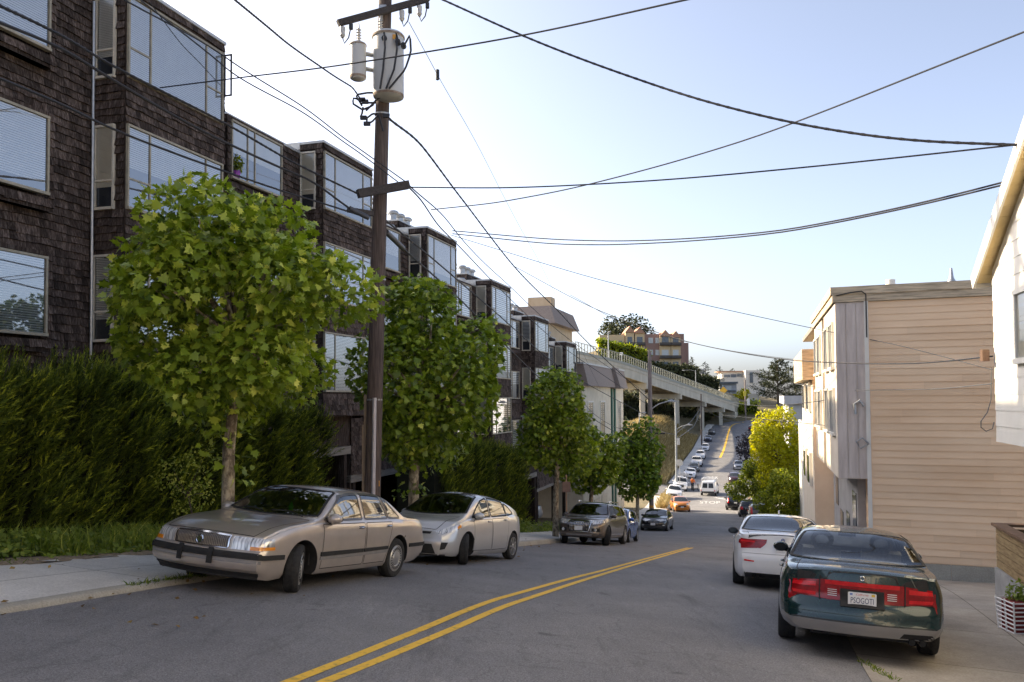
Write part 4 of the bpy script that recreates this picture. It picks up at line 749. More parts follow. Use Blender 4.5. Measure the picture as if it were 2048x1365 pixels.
far_cars = [
 ('bright orange small hatchback pulling out near the corner', MN, 1380, 1024, R(184), (1.2,.85)),
 ('white crossover parked behind the orange hatchback', front(spec(SUV, WHITE)), 1363, 1000, R(193), (1.42,.95)),
 ('white work pickup with a ladder rack beside the worker in orange', front(spec(PICKUP, WHITE), (.55,.85,.75,.95), (-.5,.5,.6,.95)), 1374, 983, R(193), (1.75,.97)),
 ('white sedan beyond the worker in orange, first of the uphill row', front(spec(SEDAN, WHITE)), 1391, 957, R(195), (1.55,.9)),
 ('dark grey hatchback between the white sedan and the white pickup', front(spec(HATCH, DGREY)), 1398, 945, R(196), (1.2,.85)),
 ('white pickup parked uphill of the dark grey hatchback', front(spec(PICKUP, WHITE), (.55,.85,.75,.95), (-.5,.5,.6,.95)), 1404, 934, R(196), (1.75,.97)),
 ('white crossover uphill of the white pickup', front(spec(SUV, WHITE)), 1410, 919, R(196), (1.42,.95)),
 ('white hatchback near the top of the uphill row', front(spec(HATCH, WHITE)), 1418, 902, R(196), (1.2,.85)),
 ('dark blue sedan next to last in the uphill row', front(spec(SEDAN, NAVYP)), 1423, 884, R(196), (1.55,.9)),
 ('black sedan topmost in the uphill row by the viaduct', front(spec(SEDAN, BLACKP)), 1430, 870, R(197), (1.55,.9)),
 ('black estate car parked on the right by the stop line', rear(spec(SUV, BLACKP), .75, 1.25, .66, .80), 1452, 1020, R(13), (-1.39,.95)),
 ('black hatchback between the black estate and the brown car', rear(spec(HATCH, BLACKP)), 1478, 1034, R(13), (-1.28,.85)),
 ('brown car with tall red lamps half hidden behind the bush', rear(spec(SUV, BROWNP), .8, 1.35, .64, .80), 1499, 1047, R(13), (-1.39,.95)),
 ('maroon hatchback facing uphill on the right beyond the stop line', front(spec(HATCH, MAROON)), 1457, 967, R(194), (1.2,-.85)),
 ('grey hatchback half hidden by the golden tree', front(spec(HATCH, SILV)), 1467, 940, R(194), (1.2,-.85)),
 ('dark maroon crossover climbing over the crest', rear(spec(SUV, MAROON)), 1497, 862, R(22), (-1.39,.95)),
]
for lab, sp, px, py, psi, ref in far_cars:
    c, sh = make_car('parked_car' if 'climbing' not in lab else 'car', lab, sp, 2, FG if 'climbing' not in lab else None); place(c, sp, px, py, psi, ref)
    if 'ladder rack' in lab:
        mb = MB()
        for x in (-2.4,-.9,.6):
            for y in (-.85,.85): mb.bb(x-.03, x+.03, y-.03, y+.03, 1.0, 2.05)
            mb.bb(x-.03, x+.03, -.9, .9, 2.05, 2.11)
        for y in (-.85,.85): mb.bb(-2.5, 1.2, y-.03, y+.03, 2.11, 2.16)
        mb.build('ladder_rack', STEEL, c)
V = spec(VAN, WHITE); V['panels'] = [('rear_window', FARGL, [(.06,1.02),(.70,1.02)], [(.06,1.62),(.62,1.62)], 'x', -2), ('tail_light', REDB, [(.80,.62),(.90,.62)], [(.80,.80),(.90,.80)], 'x', -2), ('rear_bumper', PLAS, [(-.95,.42),(.95,.42)], [(-.95,.60),(.95,.60)], 'x', -1, .05), ('licence_plate', PLATE, [(-.6,.64),(-.3,.64)], [(-.6,.77),(-.3,.77)], 'x', -1)]
c, sh = make_car('van', 'white work van with a roof rack driving away across the junction', V, 2, cat='van'); place(c, V, 1402, 991, R(19), (-1.45,.98))
mb = MB()
for y in (-.8,.8): mb.bb(-2.2, 1.0, y-.03, y+.03, 2.1, 2.16); [mb.bb(x-.03, x+.03, y-.03, y+.03, 1.85, 2.1) for x in (-2.1,-.8,.6)]
for x in (-2.1,-1.2,-.3,.6): mb.bb(x-.03, x+.03, -.8, .8, 2.16, 2.2)
mb.build('roof_rack', pm('white_rack', (0.6,0.6,0.6), (0.7,0.7,0.7), 4, 0.5), c)
c, sh = make_car('parked_car', 'grey sedan deep inside the garage below the shingled houses', rear(spec(SEDAN, SILV)), 2, None)
GARAGE_CAR = c
# ------------------------------------------------------------------ stepped shingled houses on the left
TA = 0.3; SA = Vector((TA, 1, 0)).normalized(); RZ_L = math.atan2(SA.y, SA.x)
def shingles(mb, o, u, n, u0, u1, z0, z1, holes=(), ch=.183, wmin=.11, wmax=.25, curve=0.0):
    o, u, n = Vector(o), Vector(u), Vector(n); z = Vector((0, 0, 1)); rows = int((z1-z0)/ch); 
    back = [o + u*u0 + z*z0, o + u*u1 + z*z0, o + u*u1 + z*z1, o + u*u0 + z*z1]; mb.add(back, [(0,1,2,3)], 0, .1)
    for r in range(rows+1):
        zb = z1 - (r+1)*ch; zt = min(zb + ch*1.06, z1)
        if zb < z0 - ch*.5: break
        x = u0 - rng.uniform(0, .1); wob = rng.uniform(0, 6)
        while x < u1:
            w = rng.uniform(wmin, wmax); a, b = max(x, u0), min(x+w-.004, u1); x += w
            if b - a < .02: continue
            cz = (zb+zt)/2; cx = (a+b)/2
            if any(h[0]-.02 < cx < h[1]+.02 and h[2]-.05 < cz < h[3]+.02 for h in holes): continue
            j = rng.normal(0, .008) + .014*math.sin(cx*2.3+wob); t = float(rng.uniform(0, 1)); ob = .046 + rng.uniform(-.010, .014)
            p0 = o + u*a + z*(zb+j) + n*ob; p1 = o + u*b + z*(zb+j+rng.normal(0,.003)) + n*(ob+rng.normal(0,.003)); p2 = o + u*b + z*zt + n*.006; p3 = o + u*a + z*zt + n*.006; q0 = o + u*a + z*(zb+j) ; q1 = o + u*b + z*(zb+j)
            mb.add([p0,p1,p2,p3,q0,q1], [(0,1,2,3),(4,5,1,0)], 0, t)
def window(root, o, u, n, u0, u1, z0, z1, mull=(), splits=(), blind='blind', drop=1.0, glass=None, fr=.05, trim=TRIM, dep=.045, slat=.055, matw=None, name='window'):
    """frame mesh = the window; pane and blind are its sub-parts. splits: (pane index, fraction from the bottom)"""
    o, u, n = Vector(o), Vector(u), Vector(n); z = Vector((0,0,1)); rot = Matrix((u, -n, z)).transposed(); mb = MB()
    def bar(a, b, c, d, e0, e1, m=mb, mi=0): m.box(o + u*((a+b)/2) + z*((c+d)/2) + n*((e0+e1)/2), (b-a, e1-e0, d-c), mi, rot)
    bar(u0, u1, z0-fr*.6, z0+fr*.6, -.03, dep+.05); bar(u0, u1, z1-fr*.5, z1+fr*.6, -.03, dep+.03); bar(u0, u0+fr, z0+fr*.6, z1-fr*.5, -.03, dep+.02); bar(u1-fr, u1, z0+fr*.6, z1-fr*.5, -.03, dep+.02)
    cuts = [u0+fr] + [u0+(u1-u0)*m for m in mull] + [u1-fr]
    for m in cuts[1:-1]: bar(m-fr*.42, m+fr*.42, z0+fr*.6, z1-fr*.5, -.03, dep+.012)
    for k, s in splits: zz = z0+(z1-z0)*s; bar(cuts[k], cuts[k+1], zz-fr*.4, zz+fr*.4, -.025, dep+.008)
    w = mb.build(name, matw or trim, root); g = MB(); p = lambda a, c, e: o + u*a + z*c + n*e
    g.add([p(u0+fr*.5, z0, dep-.01), p(u1-fr*.5, z0, dep-.01), p(u1-fr*.5, z1, dep-.01), p(u0+fr*.5, z1, dep-.01)], [(0,1,2,3)]); g.build('pane', glass or WINGL, w)
    b = MB(); b.add([p(u0, z0, .001), p(u1, z0, .001), p(u1, z1, .001), p(u0, z1, .001)], [(0,1,2,3)], 1)
    if blind == 'blind':
        for a, c in zip(cuts, cuts[1:]):
            k = int((z1-z0)*min(1, drop*rng.choice([1,1,1,.8,.62]))/slat)
            for i in range(k): zz = z1 - .03 - i*slat; b.add([p(a+.02, zz, .020), p(c-.02, zz, .020), p(c-.02, zz-slat*.66, .004), p(a+.02, zz-slat*.66, .004)], [(0,1,2,3)])
        for a, c in zip(cuts, cuts[1:]): b.add([p(a+.02, z1-.01, .022), p(c-.02, z1-.01, .022), p(c-.02, z1-.06, .022), p(a+.02, z1-.06, .022)], [(0,1,2,3)])
    elif blind == 'shade':
        zz = z1 - (z1-z0)*drop; b.add([p(u0+.04, zz, .014), p(u1-.04, zz, .014), p(u1-.04, z1, .014), p(u0+.04, z1, .014)], [(0,1,2,3)])
    b.build('blind', [SHADE if blind == 'shade' else BLIND, ROOM], w); return w
UX, UY, UZ = Vector((1,0,0)), Vector((0,1,0)), Vector((0,0,1)); NS = Vector((0,-1,0)); NW = Vector((-1,0,0))
def vent(root, x, y, z, r=.13, h=.42):
    mb = MB(); mb.lathe([(r,0),(r,h*.6),(r*.9,h*.62)], (x,y,z), n=14); mb.lathe([(r*1.55,h*.66),(r*1.6,h*.8),(r*1.2,h*.95),(0,h)], (x,y,z), n=14); mb.lathe([(r*1.5,h*.66),(r*.7,h*.6)], (x,y,z), n=14, close=True); return mb.build('roof_vent', STEEL, root, smooth=True)
FL = ((1.4,3.35),(4.45,6.37),(7.52,9.42)); FR = ((1.42,3.06),(4.43,6.07),(7.54,9.2))
SIDEGL = glassmat('side_glass', (0.93,0.95,0.95), 0.04, 0.02); CREAMT = pm('cream_trim', (0.50,0.46,0.38), (0.62,0.57,0.48), 6, .7)
def townhouse(i, label, chase, sash, seed, far):
    Z = 18.8 + 8.6*i; root = thing('shingled_house', label, 'house', (TA*Z-14.5, Z, -1.1*i), RZ_L, 'stepped shingled houses'); Bw, D, RL = 3.65, .9, -5.33; kw = dict(ch=.183 if not far else .23, wmin=.11 if not far else .2, wmax=.25 if not far else .34)
    glass = WINFAR if i >= 2 else WINGL; slat = .05 if i < 3 else .11; bl = 'blind'
    # main wall: the recess, the mass behind, the garage storey
    mb = MB(); rh = [(-4.2,-1.5,a-.12,b+.1) for a, b in FR]
    shingles(mb, (0,D,0), UX, NS, RL, 0, -.62, 9.42, rh, **kw)
    for a, b in FR:   # projecting window boxes
        bx = [(-4.32,-1.38,a-.36,b+.12)]
        mb.bb(-4.32, -1.38, D-.27, D+.01, a-.34, a-.1, 0, .2); mb.bb(-4.32, -1.38, D-.27, D+.01, b+.06, b+.14, 0, .3)
        shingles(mb, (-4.32,D-.27,0), UX, NS, 0, .14, a-.34, b+.12, **kw); shingles(mb, (-4.32,D-.27,0), UX, NS, 2.80, 2.94, a-.34, b+.12, **kw)
        shingles(mb, (-4.325,D,0), Vector((0,-1,0)), NW, 0, .27, a-.34, b+.12, **kw); mb.bb(-4.2, -1.5, D-.26, D+.0, a-.34, a-.11, 0, .4)
        shingles(mb, (-4.32,D-.272,0), UX, NS, 0, 2.94, a-.36, a-.10, **kw)
    mb.bb(RL, Bw, D+.03, 10.5, -.60, 9.3, 0, .3); mb.bb(RL, RL+.12, D+.03, 6, -4.0, -.6, 0, .2)
    mb.build('wall', SHIN, root, tint=True)
    g = MB(); g.bb(RL, Bw, D-.02, D+.28, -.92, -.62); g.build('garage_beam', pm('weathered_beam', (0.16,0.145,0.125), (0.25,0.23,0.20), 4, 0.85, stretch=(.4,4,4)), root)
    g = MB(); g.bb(RL, Bw, 6.0, 6.1, -4.4, -.6); g.bb(RL, Bw, D+.3, 6, -.66, -.61); g.build('garage_interior', DARK, root)
    for x in (RL+.35, -.2, 3.3): q = MB(); q.bb(x-.1, x+.1, D+.02, D+.24, -4.2, -.92); q.build('garage_post', SHIN, root)
    # bay
    mb = MB(); fh = [(.02,3.56,a-.03,b+.03) for a, b in FL]; shingles(mb, (0,0,0), UX, NS, 0, Bw, .55, 9.72, fh, **kw)
    sh_ = [(.05,.66,a-.03,b+.03) for a, b in FL]; shingles(mb, (0,D,0), Vector((0,-1,0)), NW, 0, D, .55, 9.72, sh_, **kw); shingles(mb, (Bw,0,0), UY, UX, 0, D+.02, .55, 9.72, ch=.3, wmin=.3, wmax=.5)
    mb.bb(.02, Bw-.02, .02, D+.04, .53, 9.7, 0, .3); mb.build('bay', SHIN, root, tint=True)
    for k, (a, b) in enumerate(FL):
        window(root, (0,0,0), UX, NS, .03, 3.55, a, b, (.21,.80), ((0,.36),) + (((2,.42),) if k == 2 else ()), bl, 1.0 if k == 2 else (.82 if k == 1 else 1.0), glass, slat=slat)
        window(root, (0,D,0), Vector((0,-1,0)), NW, .07, .64, a, b, (), ((0,.34),), 'shade' if (i+k) % 2 else 'blind', .74, SIDEGL, trim=CREAMT, slat=slat*.8)
    for k, (a, b) in enumerate(FR):
        window(root, (0,D-.27,0), UX, NS, -4.16, -1.54, a, b, (.30,.44) if k == 2 else (.42,), (), 'shade' if (k == 2 and i == 1) else 'blind', .55 if (k == 2 and i == 1) else (.86 if k == 1 else 1.0), glass, slat=slat)
    # roof edge flashings
    r = MB(); r.bb(-.03, Bw+.03, -.05, D+.2, 9.72, 9.80); r.bb(RL, -.03, D-.06, D+.25, 9.42, 9.50); r.bb(RL, Bw, D+.25, 10.5, 9.30, 9.38); r.bb(-.05, -.03, D-.05, 4, 9.40, 9.80); r.build('roof', FLASH, root)
    if chase:
        c = MB(); shingles(c, (.1,D+.5,0), UX, NS, 0, 2.3, 9.36, 10.15, **kw); shingles(c, (.1,D+1.3,0), Vector((0,-1,0)), NW, 0, .8, 9.36, 10.15, **kw); c.bb(.12, 2.38, D+.52, D+1.3, 9.36, 10.13, 0, .3); ch_ = c.build('chimney', SHIN, root, tint=True)
        f = MB(); f.bb(.05, 2.45, D+.45, D+1.35, 10.15, 10.21); f.build('chimney_cap', FLASH, ch_)
        for x in ((.4,1.1,1.9) if chase == 3 else (.6,1.7)): vent(root, x, D+.9, 10.2, .17, .5)
        vent(root, -.6, D+.6, 9.4, .16, .45)
    else: vent(root, .9, 1.4, 9.4, .16, .62)
    for fl in sash:   # casement standing open at the right end of the bay
        a, b = FL[fl]; m = MB(); y = -.62
        for (u0, u1, c0, c1) in ((0,.24,a+.75,a+.79),(0,.24,b-.04,b),(0,.04,a+.75,b),(.20,.24,a+.75,b)): m.bb(Bw-.08, Bw-.05, -.05-u1, -.05-u0, c0, c1)
        m.build('casement', PLAS, root)
    return root
for i, lab, ch_, sash, far in ((0,'weathered shingled house with broad bay windows above the biggest round tree',0,(2,),False),(1,'shingled house behind the transformer pole with a plant on its sill',0,(),False),(2,'shingled house right of the utility pole with three roof vents',3,(),False),
        (3,'shingled house rising over the second street tree crown',3,(),False),(4,'shingled house with two roof vents, its bay lit white above the third street tree',2,(),False),(5,'last dark shingled house, next to the cream building with green panels',1,(2,),True)):
    h = townhouse(i, lab, ch_, sash, i, far)
    if i == 0:   # rain pipe in the corner
        m = MB(); m.tube([(-.12,.80,9.3),(-.10,.80,.3)], .035, 8); m.build('drain_pipe', STEEL, h)
    if i == 1:
        m = MB(); m.lathe([(.09,0),(.12,.2),(.11,.2)], (-3.9,.60,7.58), n=12); pt = m.build('flower_pot', pm('purple_pot', (0.20,0.03,0.30), (0.25,0.05,0.35), 5, 0.5), h)
# unseen block added to the row at the camera's left shoulder, shading the street
b_ = MB(); Z = 18.8 - 8.6; b_.bb(-16, 3.6, .9, 10.5, -6, 10.6); b_.bb(0, 3.65, 0, .9, .6, 10.8)
rr = thing('shingled_house', 'unseen dark shingled house past the left edge, added to shade the near street', 'house', (TA*Z-14.5, Z, 1.1), RZ_L, 'stepped shingled houses'); b_.build('wall', SHIN, rr)
m_ = MB(); m_.bb(0, 3.65, -.05, 1.1, 10.8, 10.88); m_.build('roof', FLASH, rr)
# grey sedan in the garage under the fifth house
gx = P(1062, 992, 56); 
GARAGE_CAR.matrix_world = Matrix.Translation((gx.x-1.2, 58, gz(gx.x-1.2, 58)+.02)) @ Matrix.Rotation(RZ_L + math.pi/2 + R(60), 4, 'Z')
# ------------------------------------------------------------------ cream building with brown mansards and green panels
CREAM = pm('cream_stucco', (0.52,0.47,0.37), (0.62,0.57,0.46), 1.2, 0.9, bump=0.15); TAN = pm('tan_stucco', (0.48,0.38,0.25), (0.56,0.46,0.32), 1.2, 0.9); MANS = pm('brown_mansard', (0.20,0.16,0.14), (0.29,0.24,0.21), 6, 0.85, stretch=(1,1,6)); GREENP = pm('green_panel', (0.008,0.075,0.05), (0.012,0.10,0.068), 2, 0.6)
Z = 66.0; rt = thing('stucco_building', 'cream stucco building with brown mansard roof and dark green vertical panels', 'building', (TA*Z-14.2, Z, 0), RZ_L)
m = MB(); m.bb(0, 20.5, 0, 12, -13, 1.1); m.build('wall', CREAM, rt)
m = MB()
for a, b in ((0,13.0),(15.3,20.5)): m.add([(a,-.5,1.0),(b,-.5,1.0),(b,-.1,2.75),(a,-.1,2.75),(a,.6,1.0),(b,.6,1.0),(b,.6,2.75),(a,.6,2.75)], [(0,1,2,3),(4,7,6,5),(0,4,5,1),(3,2,6,7),(0,3,7,4),(1,5,6,2)])
m.add([(13,-1.0,.9),(15.3,-1.0,.9),(15.3,-.4,2.9),(13,-.4,2.9),(13,.6,.9),(15.3,.6,.9),(15.3,.6,2.9),(13,.6,2.9)], [(0,1,2,3),(4,7,6,5),(0,4,5,1),(3,2,6,7),(0,3,7,4),(1,5,6,2)]); m.build('roof', MANS, rt)
m = MB(); m.bb(-.2, 20.7, -.15, 0.6, 2.76, 2.9); m.build('roof_cap', FLASH, rt)
m = MB(); m.bb(-2, 6.4, 2.2, 9, 2.6, 6.0); m.build('upper_storey', TAN, rt)
m = MB(); m.add([(-2.3,1.6,5.9),(6.8,1.6,5.9),(6.8,9.3,5.9),(-2.3,9.3,5.9),(-1.9,2.1,7.3),(6.4,2.1,7.3),(6.4,9,7.3),(-1.9,9,7.3)], [(0,1,5,4),(1,2,6,5),(2,3,7,6),(3,0,4,7),(4,5,6,7),(0,3,2,1)]); m.build('upper_roof', MANS, rt); m = MB(); m.bb(2, 3.4, 3, 5, 7.3, 8.5); m.build('chimney', TAN, rt)
for a in (13.05, 14.65): m = MB(); m.bb(a, a+.65, -.12, .01, -10.5, .95); m.build('green_panel', GREENP, rt)
for a, b in ((2,4.2),(7.5,9.7),(16.9,18.6)):
    window(rt, (0,0,0), UX, NS, a, b, -3.4, -.3, (.5,), (), 'blind', 1, WINFAR, .1, pm('white_trim', (0.65,0.64,0.6), (0.72,0.7,0.66), 3, 0.6), .06, .2); window(rt, (0,0,0), UX, NS, a+.3, b-.3, -8.2, -5.6, (), (), 'shade', .6, WINFAR, .1, MATS['white_trim'], .06, .2)
for a in (1.0, 4.4, 7.8): m = MB(); m.bb(a, a+2.6, -.05, .01, -11.5, -8.6); m.build('garage_door', pm('garage_door_tan', (0.42,0.37,0.28), (0.5,0.44,0.34), 1, 0.7, stretch=(1,1,8)), rt)
# ------------------------------------------------------------------ right hand houses
PEACH = pm('peach_siding', (0.83,0.575,0.36), (0.92,0.68,0.455), .8, 0.75, tint=.07, detail=8, bump=0.08, bscale=60, stretch=(.5,.5,2)); FASC = pm('weathered_fascia', (0.28,0.225,0.16), (0.66,0.54,0.38), 3.5, 0.9, stretch=(.5,.5,6), lo=.3, hi=.6, detail=9)
LAV = pm('lavender_boards', (0.52,0.45,0.41), (0.68,0.60,0.55), 2.0, 0.85, stretch=(4,4,.5), detail=8); PALE = pm('pale_boards', (0.66,0.58,0.47), (0.74,0.66,0.55), 1.5, 0.8); GREYB2 = pm('grey_lower_wall', (0.30,0.29,0.29), (0.38,0.37,0.37), 2, 0.85); WHITEW = pm('white_house_paint', (0.74,0.71,0.64), (0.80,0.77,0.70), 1.5, 0.7)
def siding(mb, o, u, n, u0, u1, z0, z1, h=.26, lip=.015, mi=0):
    o, u, n = Vector(o), Vector(u), Vector(n); z = Vector((0,0,1)); k = int(round((z1-z0)/h)); h = (z1-z0)/k
    for i in range(k):
        a, b = z0+i*h, z0+(i+1)*h; x = u0; first = True
        while x < u1 - 1e-6:
            e = min(u1, x + (rng.uniform(.6, 3.4) if first else 3.66)); e = u1 if u1 - e < .3 else e; first = False; l2 = lip*rng.uniform(.8, 1.3); p = [o+u*x+z*a+n*l2, o+u*(e-.006)+z*a+n*l2, o+u*(e-.006)+z*b+n*.002, o+u*x+z*b+n*.002, o+u*x+z*a, o+u*(e-.006)+z*a]; mb.add(p, [(0,1,2,3),(4,5,1,0)], mi, float(rng.uniform(0, 1))); x = e
def solid(mb, poly, z0, z1, mi=0): return mb.prism(poly, 'z', z0, z1, mi)
A0 = Vector((9.06*1.0, 21.06, 0)); E1 = Vector((.928,-.371,0)); N1 = Vector((-.371,-.928,0)); ST = Vector((.287,.958,0)); NSt = Vector((-.958,.287,0))
rt = thing('sided_house', 'peach house with wide horizontal siding and an overhanging street bay', 'house', (A0.x, A0.y, -4.6))
org = (A0.x, A0.y, -4.6)
m = MB(); B0 = A0 + E1*10; C0 = B0 + ST*16; D0 = A0 + ST*16; solid(m, [(p.x, p.y) for p in (A0, B0, C0, D0)], -5.5, 2.42); siding(m, A0, E1, N1, .05, 10, -4.12, 2.42, .172); m.build('wall', PEACH, rt, org=org, tint=True)
m = MB(); siding(m, A0 + N1*.005, E1, N1, -.02, 10, -5.3, -4.14, 1.2, .03); m.build('foundation', CONCP, rt, org=org)
m = MB(); q = A0 - E1*.005; m.box(q + Vector((0,0,-.85)) + N1*.03, (.10, .07, 6.55), 0, Matrix((E1, -N1, UZ)).transposed()); m.build('corner_board', WHITEW, rt, org=org)
BL = A0 - E1*.74   # bay corner towards us
def bayblock(mb, s0, s1, z0, z1, d=.74, mi=0): p = [A0 + ST*s0, A0 + ST*s1, A0 + ST*s1 - E1*d, A0 + ST*s0 - E1*d]; solid(mb, [(v.x, v.y) for v in p], z0, z1, mi)
m = MB(); bayblock(m, .0, 3.9, -2.1, 2.42); bayblock(m, 4.9, 8.4, -2.1, 2.42); bayblock(m, 3.9, 4.9, -2.1, 2.42, .25); by = m.build('bay', PALE, rt, org=org)
m = MB()
for k in range(3): a = -.735 + .245*k; m.box(A0 + E1*(a+.1205) + N1*.012 + Vector((0,0,.16)), (.232, .022, 4.5), 0, Matrix((E1, -N1, UZ)).transposed())
m.build('vertical_boards', LAV, by, org=org)
m = MB()
for w0, w1, t0, t1 in ((-.80,10,2.43,2.62),(-.83,10,2.62,2.82)): m.box(A0 + E1*((w0+w1)/2) + N1*(.03 if t0 < 2.5 else .06) + Vector((0,0,(t0+t1)/2)), (w1-w0, .06, t1-t0), 0, Matrix((E1, -N1, UZ)).transposed())
for t0, t1, e in ((2.43,2.62,.78),(2.62,2.82,.82)): m.box(A0 - E1*e + ST*4.3 + Vector((0,0,(t0+t1)/2)), (.06, 8.8, t1-t0), 0, Matrix((Vector((ST.y,-ST.x,0)), ST, UZ)).transposed())
m.build('fascia', FASC, rt, org=org)
m = MB(); solid(m, [(p.x, p.y) for p in (A0 - E1*.78, B0, C0, D0 - E1*.78)], 2.43, 2.60); m.build('roof', pm('tar_roof', (0.2,0.19,0.17), (0.28,0.26,0.23), 2, 0.9), rt, org=org)
for s0 in (.5, 2.2, 5.3, 6.9):
    for z0 in (-1.0, .75): window(rt, A0 - E1*.74 - Vector((org)), ST, Vector((-ST.y, ST.x, 0)), s0, s0+1.2, z0, z0+1.2, (.5,), (), 'shade', .8, WINFAR, .06, WHITEW, .04)
m = MB(); q = A0 + E1*.25 + ST*.6; p = [A0 + ST*.9 - E1*.2, A0 + ST*8.4 - E1*.2, A0 + ST*8.4, A0 + ST*.9]; solid(m, [(v.x, v.y) for v in p], -6.2, -2.1); m.build('ground_storey', GREYB2, rt, org=org)
for s0, s1, z0, z1 in ((1.2,2.1,-4.9,-2.6),(3.0,3.9,-4.6,-3.4),(5.0,5.9,-4.9,-3.6),(6.6,7.4,-3.6,-2.4)):
    m = MB(); p = [A0 + ST*s0 - E1*.22, A0 + ST*s1 - E1*.22, A0 + ST*s1 - E1*.1, A0 + ST*s0 - E1*.1]; solid(m, [(v.x, v.y) for v in p], z0, z1); m.build('window', FARGL, rt, org=org)
m = MB(); v = A0 + E1*1.0 + ST*3; m.lathe([(.09,0),(.09,.55),(.13,.56),(.13,.75),(0,.77)], (v.x, v.y, 2.58), n=14); m.build('roof_vent', WHITEW, rt, smooth=True, org=org)
v = P(1903, 565, 23); m = MB(); m.lathe([(.20,0),(.24,.2),(.17,.5),(.06,.72),(.03,.98),(0,1.0)], (v.x, v.y, 2.58), n=14); m.build('roof_vent', STEEL, rt, smooth=True, org=org)
m = MB(); c = [A0 - E1*.7 + N1*.10 + Vector((0,0,2.60)), A0 - E1*.35 + N1*.10 + Vector((0,0,2.66)), A0 - E1*.1 + N1*.1 + Vector((0,0,2.68)), A0 + N1*.1 + Vector((0,0,2.6)), A0 + N1*.08 + Vector((0,0,2.3)), A0 + N1*.07 + Vector((0,0,1.5))]; m.tube(c, .015, 6); m.build('service_cable', PLAS, rt, org=org)
m = MB(); v = A0 + N1*.1; m.tube([v + Vector((0,0,-.25)) - E1*.1, v + Vector((0,0,-.1)) - E1*.2, v + Vector((0,0,-.2)) - E1*.33, v + Vector((0,0,-.45)) - E1*.3], .035, 8); m.tube([v + Vector((0,0,-1.2)), v + Vector((0,0,-1.05)) - E1*.15, v + Vector((0,0,-1.15)) - E1*.3, v + Vector((0,0,-1.32)) - E1*.2, v + Vector((0,0,-1.2))], .02, 6); m.build('weatherhead', STEEL, rt, smooth=True, org=org)
# ------------------------------------------------------------------ white house at the right edge: oriel under a steep gable rake
W0 = Vector((8.19, 14.0, 0)); SD = -ST   # runs towards the camera
NO = Vector((-.958,.287,0)); rt = thing('white_house', 'white sunlit house with a steep overhanging eave at the right edge', 'house', (W0.x, W0.y, -3.6)); org = (W0.x, W0.y, -3.6)
slope = .56; zc = 2.14
m = MB(); L_ = 8.0; In = -NO
pts = [(0,-.78),(L_,-.78),(L_,zc+slope*L_*.55),(L_*.55,zc+slope*L_*.55),(0,zc)]
f = [W0 + SD*s + Vector((0,0,z)) for s, z in pts]; b = [p + In*5 for p in f]; n = len(pts); m.add(f + b, [tuple(range(n)), tuple(reversed(range(n, 2*n)))] + [(i, i+n, (i+1) % n + n, (i+1) % n) for i in range(n)]); m.build('oriel', WHITEW, rt, org=org)
m = MB(); 
for i in range(20):
    z0 = -.78 + .265*i; s0 = max(0, (z0+.265-zc)/slope)
    if s0 > L_*.5: break
    p = [W0 + SD*s0 + UZ*z0 + NO*.016, W0 + SD*L_ + UZ*z0 + NO*.016, W0 + SD*L_ + UZ*(z0+.265) + NO*.006, W0 + SD*s0 + UZ*(z0+.265) + NO*.006, W0 + SD*s0 + UZ*z0, W0 + SD*L_ + UZ*z0]; m.add(p, [(0,1,2,3),(4,5,1,0)])
m.build('siding', WHITEW, rt, org=org)
rd = (SD + UZ*slope).normalized(); up = Vector((0,0,1)) - rd*rd.z; up.normalize(); e0 = W0 - SD*.40 + UZ*(zc - .40*slope + .02)
def slab(mb, a, l, o0, o1, t0, t1, mi=0):
    p = [a + rd*x + NO*y + up*z for x in (0, l) for y in (o0, o1) for z in (t0, t1)]; mb.add(p, [(0,1,3,2),(4,6,7,5),(0,4,5,1),(2,3,7,6),(0,2,6,4),(1,5,7,3)], mi)
m = MB(); slab(m, e0, 6, -5, .19, .10, .17); m.build('roof', pm('house_roof', (0.35,0.32,0.28), (0.45,0.42,0.37), 3, 0.9), rt, org=org)
m = MB(); slab(m, e0, 6, .19, .225, -.06, .18); slab(m, e0 - rd*.03, .03, -4, .225, -.06, .17); m.build('fascia', WHITEW, rt, org=org)
m = MB()
for k in range(24): slab(m, e0 + rd*(.02+.25*k), .243, -.05, .185, .02, .05)
m.build('soffit', pm('cream_soffit', (0.66,0.50,0.24), (0.72,0.56,0.30), 2, 0.75), rt, org=org)
window(rt, W0 - Vector(org), SD, NO, 1.3, 2.5, .52, 1.58, (.5,), (), 'shade', .95, SIDEGL, .07, WHITEW, .03)
m = MB(); v = W0 + NO*.06 + SD*-.02 + UZ*.68; m.box(v + Vector((-.10,0,0)), (.12,.08,.20)); m.build('meter_box', pm('brown_box', (0.10,0.05,0.035), (0.14,0.08,0.05), 5, 0.7), rt, org=org)
m = MB(); v = P(1983, 735, 13.9); vv = [v, P(1982,800,13.9), P(1975,825,13.9), P(1962,843,13.9), P(1962,855,13.9), P(1972,863,13.9), P(1985,858,13.9), P(1988,845,13.9)]; m.tube(vv, .008, 6); m.build('hanging_wire', WIREG, rt, org=org)
m = MB(); f = [W0 + In*.9 + SD*1.8 + UZ*-5, ]; p = [W0 + In*1.6 + SD*2.0, W0 + In*1.6 + SD*8, W0 + In*5 + SD*8, W0 + In*5 + SD*2.0]; solid(m, [(v.x, v.y) for v in p], -4.2, -.78); m.build('ground_storey', GREYB2, rt, org=org)
